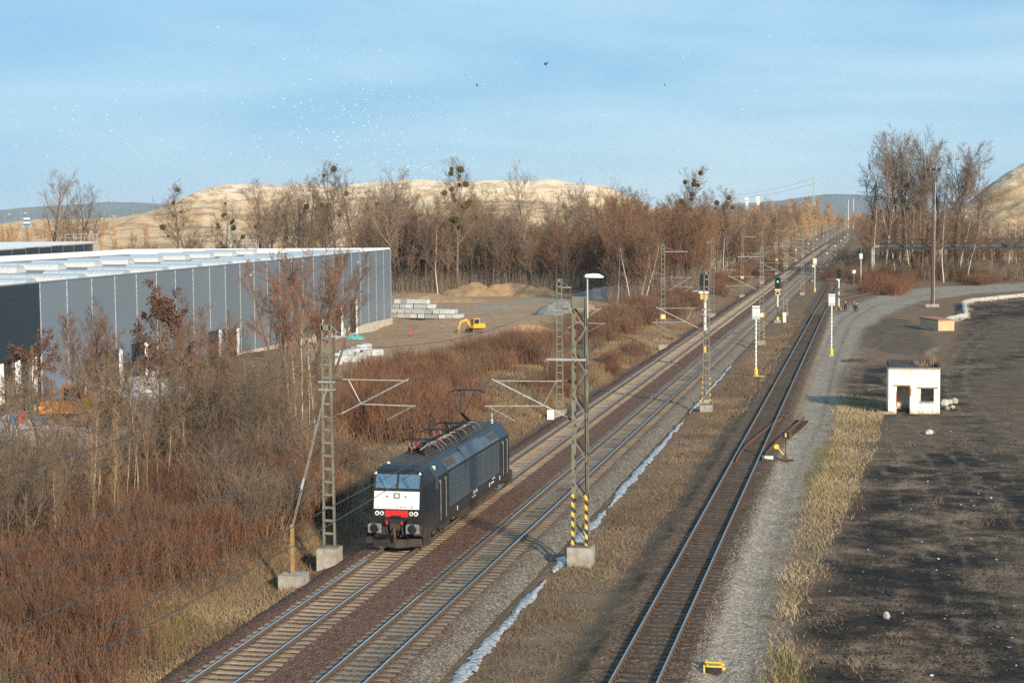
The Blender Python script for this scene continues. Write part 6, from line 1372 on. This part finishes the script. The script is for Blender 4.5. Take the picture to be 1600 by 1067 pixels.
for px, py, tp_y, v in ((448, 640, 398, 0), (480, 632, 388, 1), (520, 600, 400, 0)): q = pg(px, py, -1.); plant('willow', q[0], q[1], pixY(px, tp_y, q[1])[2]+1, 'orange-brown willow rising before the warehouse doors', 'willows before the warehouse doors', var=v)
for px, py, tp_y, v in ((462, 735, 520, 0), (472, 745, 480, 0), (483, 735, 500, 0), (455, 725, 540, 0), (492, 740, 530, 0), (440, 730, 560, 0), (545, 640, 540, 1), (735, 600, 525, 1), (700, 610, 540, 1)):
    q = pg(px, py, -.6); plant('pole', q[0], q[1], pixY(px, tp_y, q[1])[2]-g1(q[0], q[1]), 'thin white birch sapling in the clump left of the ladder mast' if v == 0 else 'thin pale sapling standing on the open bank', 'birch saplings by the mast' if v == 0 else 'saplings on the bank', var=v)
# ------------------------------------------------------------------ shrubs
SH = {'shrub': [make_shrub(200+s, 2.2, 170, 'twig_shrub', spread=.16, base=1.3, k2=6, k3=3) for s in range(4)], 'straw': [make_shrub(210+s, 1.6, 120, 'twig_straw', spread=.2, base=1.2, k2=6, k3=3) for s in range(3)], 'low': [make_shrub(220+s, 1.1, 90, 'twig_shrub', spread=.8, base=.7) for s in range(2)], 'redb': [make_shrub(230+s, 2.0, 150, 'twig_red', spread=.16, base=1.2, k2=6, k3=3) for s in range(2)], 'grey': [make_shrub(240+s, 3.4, 60, 'twig_grey', spread=.5, base=.6, k2=8, k3=5) for s in range(3)]}
SHN = {'shrub': 'red-brown leafless shrub', 'straw': 'pale straw-coloured shrub', 'low': 'low dark spreading shrub', 'redb': 'rust-red upright shrub', 'grey': 'tall grey-brown bush'}
def shrub(kind, x, y, s, label, group, z=None):
    label = SHN[kind]+' '+label; group = group+', '+kind
    QS.append((kind, RND.randrange(len(SH[kind])), x, y, g1(x, y), RND.uniform(0, 6.28), (s*RND.uniform(.9, 1.3), s*RND.uniform(.9, 1.3), s*RND.uniform(.85, 1.15)), label, group))
def scatter(n, poly, z, kinds, s0, s1, label, group, mind=.0, xmax=-25.6):
    xs = [p[0] for p in poly]; ys = [p[1] for p in poly]; W_ = wpoly(poly, z); wx = [p[0] for p in W_]; wy = [p[1] for p in W_]; c = 0; tries = 0; pts = []
    while c < n and tries < n*60:
        tries += 1; x = RND.uniform(min(wx), max(wx)); y = RND.uniform(min(wy), max(wy))
        if xmax is not None and x > xmax: continue
        if not inside(np.array([x]), np.array([y]), W_)[0]: continue
        if any((x-a)**2+(y-b)**2 < mind*mind for a, b in pts): continue
        pts.append((x, y)); shrub(RND.choice(kinds), x, y, RND.uniform(s0, s1), label, group); c += 1
scatter(140, [(-30, 1080), (-30, 850), (150, 830), (330, 790), (420, 780), (400, 860), (290, 895), (215, 960), (205, 1080)], -.3, ['shrub', 'shrub', 'shrub', 'redb', 'redb', 'low', 'straw'], .55, 1.0, 'in the near thicket below the overhead wires', 'shrubs of the near thicket', .7)
scatter(60, [(320, 800), (430, 745), (520, 725), (515, 800), (440, 850), (350, 870)], -.3, ['shrub', 'shrub', 'redb', 'grey', 'straw'], .7, 1.15, 'beside the anchor post and ladder mast', 'dense shrubs by the anchor post', .7, xmax=-27.2)
scatter(14, [(300, 1000), (420, 880), (455, 905), (370, 1000), (280, 1060)], -.4, ['low', 'straw', 'shrub'], .6, .95, 'on the slope above the track ditch', 'low shrubs on the ditch slope', .6, xmax=-26.2)
scatter(18, [(-30, 870), (-30, 820), (200, 770), (430, 700), (420, 760), (300, 790), (150, 830)], -.4, ['grey', 'shrub', 'redb'], .6, 1.0, 'between the young trees of the thicket', 'grey bushes of the thicket', .9)
scatter(30, [(250, 690), (300, 650), (450, 620), (520, 640), (510, 700), (430, 730)], -.6, ['grey', 'redb', 'shrub'], .8, 1.2, 'at the foot of the willows before the warehouse', 'bushes below the willows', 1.)
scatter(44, [(585, 700), (570, 650), (640, 625), (720, 630), (700, 690), (640, 720)], -.7, ['shrub', 'shrub', 'redb'], 1.0, 1.35, 'directly behind the locomotive', 'shrubs behind the locomotive', .8, xmax=-26)
scatter(60, [(520, 640), (640, 590), (740, 560), (860, 525), (880, 560), (800, 590), (690, 615), (560, 650)], -.9, ['straw', 'shrub', 'redb'], .8, 1.2, 'on the bank below the building site', 'shrubs along the site edge', .9)
scatter(56, [(870, 540), (930, 500), (1010, 490), (1060, 478), (1080, 500), (1000, 520), (930, 560)], -.9, ['shrub', 'redb', 'straw'], .9, 1.35, 'on the bank between lattice mast and birches', 'shrubs before the birches', 1.)
scatter(60, [(1040, 500), (1100, 455), (1180, 420), (1230, 398), (1240, 408), (1180, 440), (1100, 490)], -.9, ['shrub', 'straw', 'redb'], 1.0, 1.5, 'along the bank of the far main line', 'shrubs along the far line', 1.2)
scatter(40, [(830, 620), (920, 585), (1000, 548), (1010, 556), (930, 600), (850, 640)], -.9, ['low', 'straw', 'shrub'], .5, .9, 'on the grassy bank beside the main track', 'small bank shrubs', .8, xmax=-24.8)
scatter(26, [(1355, 462), (1365, 440), (1410, 438), (1428, 455), (1400, 462)], -.4, ['shrub', 'low'], 1.0, 1.5, 'in the clump beside the yard track', 'bramble clump by the yard track', 1., xmax=None)
scatter(16, [(1500, 446), (1510, 436), (1560, 436), (1560, 446)], -.4, ['redb'], .9, 1.3, 'below the pipe bridge', 'rust-red shrubs', 1., xmax=None)
scatter(60, [(1340, 445), (1345, 430), (1620, 428), (1620, 442), (1480, 440), (1400, 437)], -.4, ['grey', 'shrub'], .9, 1.5, 'along the edge of the wood with the pipe bridge', 'bushes at the right wood edge', 1.5, xmax=None)
scatter(22, [(1300, 440), (1318, 412), (1345, 400), (1350, 440), (1335, 448)], -.4, ['shrub', 'grey'], 1.0, 1.6, 'behind the buffer stop', 'bushes behind the buffer stop', 1.5, xmax=None)
def gn_mass(name, variants, pts, label, cat):
    """variants: lists of meshes; pts: (variant, x, y, z, rz, scale); one object that scatters them"""
    me = bpy.data.meshes.new(name); n = len(pts); me.vertices.add(n); me.vertices.foreach_set('co', np.array([p[1:4] for p in pts], np.float32).ravel())
    me.attributes.new('rot', 'FLOAT_VECTOR', 'POINT').data.foreach_set('vector', np.array([(0, 0, p[4]) for p in pts], np.float32).ravel())
    me.attributes.new('scl', 'FLOAT_VECTOR', 'POINT').data.foreach_set('vector', np.array([p[5] for p in pts], np.float32).ravel())
    me.attributes.new('var', 'INT', 'POINT').data.foreach_set('value', np.array([p[0] for p in pts], np.int32))
    g = bpy.data.node_groups.new(name, 'GeometryNodeTree'); g.interface.new_socket('Geometry', in_out='INPUT', socket_type='NodeSocketGeometry'); g.interface.new_socket('Geometry', in_out='OUTPUT', socket_type='NodeSocketGeometry')
    N = g.nodes.new; gi, go = N('NodeGroupInput'), N('NodeGroupOutput'); lk = g.links.new; jn = N('GeometryNodeJoinGeometry')
    for ms in reversed(variants):
        j = N('GeometryNodeJoinGeometry')
        for m_ in ms:
            oi = N('GeometryNodeObjectInfo'); oi.inputs['Object'].default_value = bpy.data.objects.new('source', m_); lk(oi.outputs['Geometry'], j.inputs[0])
        ti = N('GeometryNodeGeometryToInstance'); lk(j.outputs[0], ti.inputs[0]); lk(ti.outputs[0], jn.inputs[0])
    ip = N('GeometryNodeInstanceOnPoints'); ip.inputs['Pick Instance'].default_value = True; lk(gi.outputs[0], ip.inputs['Points']); lk(jn.outputs[0], ip.inputs['Instance'])
    for at, ty, so_ in (('rot', 'FLOAT_VECTOR', 'Rotation'), ('scl', 'FLOAT_VECTOR', 'Scale'), ('var', 'INT', 'Instance Index')):
        na = N('GeometryNodeInputNamedAttribute'); na.data_type = ty; na.inputs['Name'].default_value = at; lk([o for o in na.outputs if o.enabled][0], ip.inputs[so_])
    lk(ip.outputs[0], go.inputs[0])
    o = link(name, me, None, kind='stuff'); o['label'] = label; o['category'] = cat; o.modifiers.new('scatter', 'NODES').node_group = g; return o
# the largest individuals become objects of their own, the rest one mass each
QT.sort(key=lambda a: -a[3]/math.hypot(a[1], a[2])); have = sum(1 for o in COL.objects if o.name.startswith('bare_tree')); NT = max(0, 298-have)
for a in QT[:NT]: plant(a[0], a[1], a[2], a[3], a[4], a[5], z=a[6])
keys = sorted(TREES); rest = []
for kind, x, y, h, lb, gr, z in QT[NT:]:
    ks = [i for i, k in enumerate(keys) if k[0] == kind]; sc = h/HT[kind]; rest.append((ks[RND.randrange(len(ks))], x, y, g1(x, y) if z is None else z, RND.uniform(0, 6.28), (sc*RND.uniform(.9, 1.15), sc*RND.uniform(.9, 1.15), sc)))
gn_mass('woodland', [[m_ for _, m_ in TREES[k][0][:2]] for k in keys], rest, 'mass of bare woodland trees behind and beyond the nearer ones', 'woodland')
QS.sort(key=lambda a: -a[6][2]/math.hypot(a[2], a[3]))
for kind, i, x, y, z, rz, sc, lb, gr in QS[:298]: o = link('shrub', SH[kind][i], None, loc=(x, y, z), rz=rz); o.scale = sc; tag(o, lb, 'shrub', gr)
sk_ = [(k, i) for k in sorted(SH) for i in range(len(SH[k]))]
gn_mass('scrub', [[SH[k][i]] for k, i in sk_], [(sk_.index((a[0], a[1])), a[2], a[3], a[4], a[5], a[6]) for a in QS[298:]], 'mass of leafless scrub along the banks and wood edges', 'scrub')
r_ = random.Random(31)
for k in range(105):      # thin saplings all over the thicket
    px = r_.uniform(-20, 500); py = r_.uniform(790 if px < 240 else 700, 900 if px < 200 else 800); q = pg(px, py, -.4); 
    if q[0] > -27: continue
    plant('pole', q[0], q[1], r_.uniform(3.4, 6.6), 'thin upright sapling in the thicket left of the tracks', 'saplings of the thicket', var=r_.choice([2, 2, 2, 1, 0]))
# undergrowth of the woods: countless stems, one mass
def undergrowth(name, n, polys, h0, h1, mat, label, w=.05):
    V = []; r = np.random.default_rng(77)
    P_ = []
    for (px0, px1, Y0, Y1, xlim), m in polys:
        px = r.uniform(px0, px1, m); Y = r.uniform(Y0, Y1, m); x = np.array([pixY(a, 440, b)[0] for a, b in zip(px, Y)])
        ok = np.ones(m, bool) if xlim is None else ((x < xlim[1]) & (x > xlim[0])); P_.append(np.stack([x[ok], Y[ok]], 1))
    P_ = np.concatenate(P_); n = len(P_); z = gh(P_[:, 0], P_[:, 1]); h = r.uniform(h0, h1, n)*r.uniform(.5, 1, n)
    st = np.stack([P_[:, 0], P_[:, 1], z-.1], 1); md = st+np.stack([r.normal(0, .12, n)*h*.5, r.normal(0, .12, n)*h*.5, h*.5], 1); B = NB(); B.tris(*spikes(st, md+np.stack([r.normal(0, .15, n)*h*.5, r.normal(0, .15, n)*h*.5, h*.5], 1), np.full(n, w)))
    for k in range(3):
        t = r.uniform(.3, .9, (n, 1)); p = st+(md-st)*2*t; e = p+np.stack([r.normal(0, .3, n)*h*.4, r.normal(0, .3, n)*h*.4, r.uniform(.15, .5, n)*h*.6], 1); B.tris(*spikes(p, e, np.full(n, w*.6)))
    o = link(name, B.mesh(name, mat), None, kind='stuff'); o['label'] = label; o['category'] = 'undergrowth'; return o
undergrowth('undergrowth', 0, [((540, 965, 362, 470, None), 9000), ((950, 1110, 318, 420, (-200, -31)), 3500)], 2., 7., 'twig_grey', 'dark tangle of thin stems filling the wood behind the site', .045)
undergrowth('undergrowth', 0, [((1340, 1640, 405, 500, (3, 200)), 6500), ((1100, 1300, 430, 900, (-120, -29)), 6000)], 1.5, 5.5, 'twig_brown', 'tangle of thin brown stems along the line and under the right-hand wood', .05)
undergrowth('brushwood', 0, [((-30, 470, 60, 104, (-60, -26.2)), 15000)], .5, 2.0, 'twig_shrub', 'red-brown brushwood filling the thicket floor left of the tracks', .011)
undergrowth('dead_stalks', 0, [((-30, 520, 54, 110, (-55, -25.4)), 9000)], .4, 1.5, 'twig_straw', 'straw-coloured dead weed stalks in the thicket left of the tracks', .010)
# ------------------------------------------------------------------ grass
def grass(name, spec, mat, label):
    """spec: (polygon in world, blades, h0, h1, width, lean); single curved-ish blades, one mesh"""
    Vs = []; tone = []; r = np.random.default_rng(hash(name) % 1000 if False else len(label))
    for poly, n, h0, h1, w, lean in spec:
        pa = np.array(poly); m = int(n*2.6); x = r.uniform(pa[:, 0].min(), pa[:, 0].max(), m); y = r.uniform(pa[:, 1].min(), pa[:, 1].max(), m)
        ok = inside(x, y, poly) & (vnoise(x, y, 1.3, 61)*.45+vnoise(x, y, .45, 62)*.25+vnoise(x, y, 4.5, 66)*.3 > r.uniform(.28, .68, m)); x = x[ok][:n]; y = y[ok][:n]; k = len(x)
        h = r.uniform(h0, h1, k)*(.6+.8*vnoise(x, y, 2.5, 63)); a = r.uniform(0, 6.28, k); x = x+r.normal(0, .35, k)*(r.random(k) < .35); y = y+r.normal(0, .6, k); z = gh(x, y); ld = r.uniform(0, 6.28, k); le = h*lean*r.uniform(.2, 1.3, k)
        c, s = np.cos(a)*w, np.sin(a)*w
        Vs.append(np.stack([np.stack([x-c, y-s, z-.02], 1), np.stack([x+c, y+s, z-.02], 1), np.stack([x+le*np.cos(ld), y+le*np.sin(ld), z+h], 1)], 1)); tone.append(np.clip(.5+.35*(vnoise(x, y, 3, 64)-.5)*2+r.normal(0, .16, k), 0, 1))
    V = np.concatenate(Vs); n = len(V); me = mesh_np(name, V.reshape(-1, 3), tris=np.arange(n*3).reshape(-1, 3)); me.attributes.new('tone', 'FLOAT', 'POINT').data.foreach_set('value', np.repeat(np.concatenate(tone), 3).astype(np.float32))
    o = link(name, me, mat, kind='stuff'); o['label'] = label; o['category'] = 'grass'
Z = ZONES
grass('dry_grass', [(Z['z_dry'][0][0], 22000, .06, .30, .018, 1.1)], 'dry_grass', 'pale dry grass strip between gravel path and coal yard')
grass('brown_grass', [([(-12.75, 46), (-10.4, 46), (-10.0, 90), (-10.2, 130), (-10.9, 215), (-12.7, 215)], 50000, .05, .22, .017, 1.2), ([(-10.6, 130), (-9.2, 130), (-9.4, 260), (-11.4, 260)], 6000, .1, .35, .03, .8)], 'brown_grass', 'brown withered grass between the ice drain and the siding')
grass('bank_grass', [(Z['z_dry'][4][0], 22000, .08, .3, .018, 1.2), (Z['z_dry'][2][0], 26000, .12, .4, .03, 1.), (Z['z_dry'][3][0], 9000, .12, .4, .035, 1.), ([(-27, 70), (-24.7, 70), (-24.7, 260), (-30, 260)], 22000, .1, .35, .025, 1.), ([(-50, 46), (-25.2, 46), (-25.2, 140), (-50, 140)], 50000, .08, .35, .018, 1.2)], 'bank_grass', 'tangled dry yellow grass on the bank left of the tracks')
yw = np.random.default_rng(12); wd_ = []
for k in range(30):
    px, py = yw.uniform(1260, 1590), yw.uniform(540, 1050); q = pix(px, py, -.45); rr = yw.uniform(.2, .7); wd_.append(([(q[0]+rr*math.cos(a)*yw.uniform(.6, 1.2), q[1]+2*rr*math.sin(a)*yw.uniform(.6, 1.2)) for a in np.arange(0, 6.2, .8)], int(yw.uniform(40, 160)), .05, .22, .016, 1.2))
grass('yard_weeds', wd_, 'brown_grass', 'sparse withered weeds scattered over the coal yard')
grass('green_grass', [(Z['z_green'][0][0], 2500, .05, .15, .02, .6), (Z['z_green'][1][0], 1500, .05, .15, .02, .6), (Z['z_green'][2][0], 3500, .06, .2, .02, .6)], 'green_grass', 'patches of short green grass and moss')
# ------------------------------------------------------------------ far things
def pylon(px, top, Y, label):
    p = pixY(px, top, Y); zg = -1.6; H = p[2]-zg; t = thing('transmission_tower', label, 'pylon', (p[0], Y, zg)); b = H*.09; n = 9
    def w(z): f = z/H; return b*(1-f*1.35) if f < .68 else b*(.082+.25*(1-f))
    for sx in (-1, 1):
        for sy in (-1, 1): MB().path([(sx*w(z), sy*w(z), z) for z in (0, H*.35, H*.68, H*.98)], .16, 4).build('leg', 'pylon_green', t)
    br = MB(); zs = [H*.98*(1-(1-k/n)**1.2) for k in range(n+1)]
    for k in range(n):
        for s in (-1, 1): br.bar((-w(zs[k]), s*w(zs[k]), zs[k]), (w(zs[k+1]), s*w(zs[k+1]), zs[k+1]), .13); br.bar((w(zs[k]), s*w(zs[k]), zs[k]), (-w(zs[k+1]), s*w(zs[k+1]), zs[k+1]), .13); br.bar((s*w(zs[k]), -w(zs[k]), zs[k]), (s*w(zs[k+1]), w(zs[k+1]), zs[k+1]), .13)
    br.build('bracing', 'pylon_green', t)
    for z, l in ((H*.72, 6.), (H*.82, 5.2), (H*.91, 4.)): MB().bar((-l, 0, z), (l, 0, z), .22).bar((-l, 0, z), (0, 0, z+1.2), .12).bar((l, 0, z), (0, 0, z+1.2), .12).build('cross_arm', 'pylon_green', t)
    return t, (p[0], Y, zg+H)
_, ptop = pylon(1272, 279, 1350., 'pale lattice power pylon rising above the golden trees')
w = MB(); a = Vector(ptop); b = Vector(pixY(1130, 305, 1900.))
for dz in (0, -4): w.path([a.lerp(b, k/12)+Vector((0, 0, dz-8*(k/12)*(1-k/12)*4*.4)) for k in range(13)], .10, 4)
tag(w.build('power_line', 'box_white'), 'bright power line running left from the pale pylon', 'wire')
_, _ = pylon(357, 345, 640., 'small pale green pylon in front of the tip slope'); _, _ = pylon(557, 345, 640., 'small pale green pylon among trees before the tip')
def tower_block(px0, px1, top, Y, label):
    a, b = pixY(px0, top, Y), pixY(px1, top, Y); wd = b[0]-a[0]; h = a[2]+2; t = thing('apartment_block', label, 'building', (a[0], Y, -2), 0, None)
    MB().box((wd/2, 6, h/2), (wd, 12, h)).build('walls', 'block_white', t); MB().box((wd/2, 6, h+.3), (wd+.6, 12.6, .6)).build('roof', 'galv', t)
    for k in range(int(h/3)-1):
        for q in range(max(2, int(wd/4))): MB().box((wd*(q+.5)/max(2, int(wd/4)), -.03, 3+k*3), (1.6, .08, 1.4)).build('window', 'block_window', t)
tower_block(1164, 1168.5, 308, 2200., 'white tower block on the horizon left of the pylon'); tower_block(1181, 1186.5, 307, 2250., 'second white tower block on the horizon left of the pylon'); None
for px, tp_y, lb in ((1333.5, 310, 'tall white chimney on the horizon at the end of the tracks'), (1325.5, 312, 'slimmer white chimney on the horizon beside the taller one')):
    p = pixY(px, tp_y, 2100.); o = thing('chimney', lb, 'chimney', (p[0], 2100., -2)); MB().path([(0, 0, 0), (0, 0, p[2]+2)], [.7, .5], 8).build('stack', 'galv', o); MB().lathe([(.65, p[2]+.6), (.65, p[2]+2.1)], (0, 0, 0), 'z', 10).build('rim', 'galv', o)
# blue-white sign and lamp posts at the far left road
p = pixY(42, 346, 560.); o = thing('road_sign', 'large blue and white sign board by the road beyond the navy warehouse', 'sign', (p[0], 560., -1.6)); zc = p[2]+1.6
for s in (-.9, .9): MB().tube((s, 0, 0), (s, 0, zc-1.2), .09).build('post', 'galv', o)
for k, c in enumerate(('blue', 'white_paint', 'blue', 'white_paint')): MB().box((0, -.1, zc-1.2+k*.72), (2.4, .1, .7)).build('panel', c, o)
for px, tp_y, lb in ((8, 335, 'far street lamp left of the blue sign'), (33, 333, 'far street lamp just behind the blue sign'), (171, 338, 'far street lamp before the tip slope')):
    p = pixY(px, tp_y, 600.); o = thing('street_lamp', lb, 'lamp', (p[0], 600., -1.6)); h = p[2]+1.6; MB().path([(0, 0, 0), (0, 0, h-.3), (.3, 0, h), (1.6, 0, h)], .1, 6).build('pole', 'galv', o); MB().box((1.9, 0, h), (.9, .35, .2)).build('lamp_head', 'white_paint', o)
# bulldozer on the tip
p = pixY(630, 284, 985.); t_ = thing('bulldozer', 'yellow bulldozer working on top of the landfill tip', 'bulldozer', (p[0], 985., p[2]-2.2), .2)
for s in (-1.1, 1.1): MB().prism([(-2.2, .2), (-1.8, 0), (1.8, 0), (2.2, .2), (2.2, .9), (1.8, 1.2), (-1.8, 1.2), (-2.2, .9)], 'y', s-.3, s+.3).build('crawler_track', 'excav_dark', t_)
MB().box((0, 0, 1.5), (3.8, 1.8, 1.3)).build('hull', 'excav_yellow', t_); MB().box((-.6, 0, 2.9), (1.7, 1.7, 1.6)).build('cab', 'excav_yellow', t_); MB().loft([[(2.9, y, .0), (3.1, y, .0), (3.25, y, 1.6), (3.05, y, 1.6)] for y in (-2, 2)]).build('blade', 'excav_yellow', t_); MB().box((2.4, 0, .8), (1.2, 2.6, .25)).build('push_arm', 'excav_dark', t_)
# ------------------------------------------------------------------ birds
def bird(span, flap, fold):
    v = [(0, .28, 0), (-.05, .05, -.02), (.05, .05, -.02), (0, .05, .05), (0, -.25, 0), (-.06, -.32, 0), (.06, -.32, 0)]; f = [(0, 1, 3), (0, 3, 2), (0, 2, 1), (1, 4, 3), (2, 3, 4), (1, 2, 4), (4, 5, 6)]
    n = len(v)
    for s in (-1, 1):
        k = len(v); v += [(s*.04, .14, .02), (s*.04, -.08, .02), (s*span*.25, .17-fold*.2, flap*.6), (s*span*.24, -.04-fold*.2, flap*.6), (s*span*.5, .02-fold*.4, flap)]; f += [(k, k+1, k+3, k+2), (k+2, k+3, k+4)]
    me = bpy.data.meshes.new('bird'); me.from_pydata(v, [], f); return me
gm = [bird(1.35, fl, fo) for fl, fo in ((.28, .1), (-.12, .2), (.42, .35), (.05, 0))]
for m in gm: m.materials.append(MATS['gull_white'])
cm = [bird(.95, .42, .3), bird(1.0, .2, .2)]
for m in cm: m.materials.append(MATS['crow_black'])
def gull(px, py, Y, s):
    p = pixY(px, py, Y); o = link('gull', gm[RND.randrange(4)], None, loc=p, rz=RND.uniform(0, 6.28)); o.rotation_euler = (RND.uniform(.5, 1.3), RND.uniform(-.5, .5), RND.uniform(-.2, 1.4)); o.scale = (s, s, s); tag(o, 'white gull in the flock circling over the landfill tip', 'bird', 'gulls over the tip')
for k in range(280):
    u = RND.random()
    if u < .42: px, py = RND.gauss(560, 75), RND.gauss(185, 45)
    elif u < .62: px, py = RND.gauss(670, 45), RND.gauss(262, 18)
    elif u < .80: px, py = RND.gauss(400, 90), RND.gauss(165, 55)
    elif u < .94: px, py = RND.gauss(120, 80), RND.gauss(180, 50)
    else: px, py = RND.uniform(760, 1560), RND.uniform(30, 280)
    if py > 280 or py < 20: py = RND.uniform(120, 270)
    Y = RND.uniform(750, 1150); gull(px, py, Y, RND.uniform(.9, 1.2))
for px, py, Y, v, lb in ((852.5, 102, 210., 0, 'black crow with raised wings, highest of the dark birds'), (746, 135, 215., 1, 'black crow banking on tilted wings over the flock'), (1039, 134, 330., 1, 'small dark bird flying apart over the line')):
    o = link('crow', cm[v], None, loc=pixY(px, py, Y)); o.rotation_euler = (.3, .5 if v else -.15, 1.1); tag(o, lb, 'bird')
# ------------------------------------------------------------------ haze
hm = bpy.data.materials.new('haze'); hm.use_nodes = True; ht = hm.node_tree; ht.nodes.clear()
ho = ht.nodes.new('ShaderNodeOutputMaterial'); hv = ht.nodes.new('ShaderNodeVolumePrincipled'); hv.inputs['Color'].default_value = (.80, .91, 1., 1); hv.inputs['Density'].default_value = .000045; hv.inputs['Anisotropy'].default_value = .0
ht.links.new(hv.outputs[0], ho.inputs['Volume'])
hz = MB().box((0, 5200, 84), (17000, 11800, 182)).build('haze', hm, kind='stuff'); hz['label'] = 'pale blue winter haze in the air'; hz['category'] = 'haze'
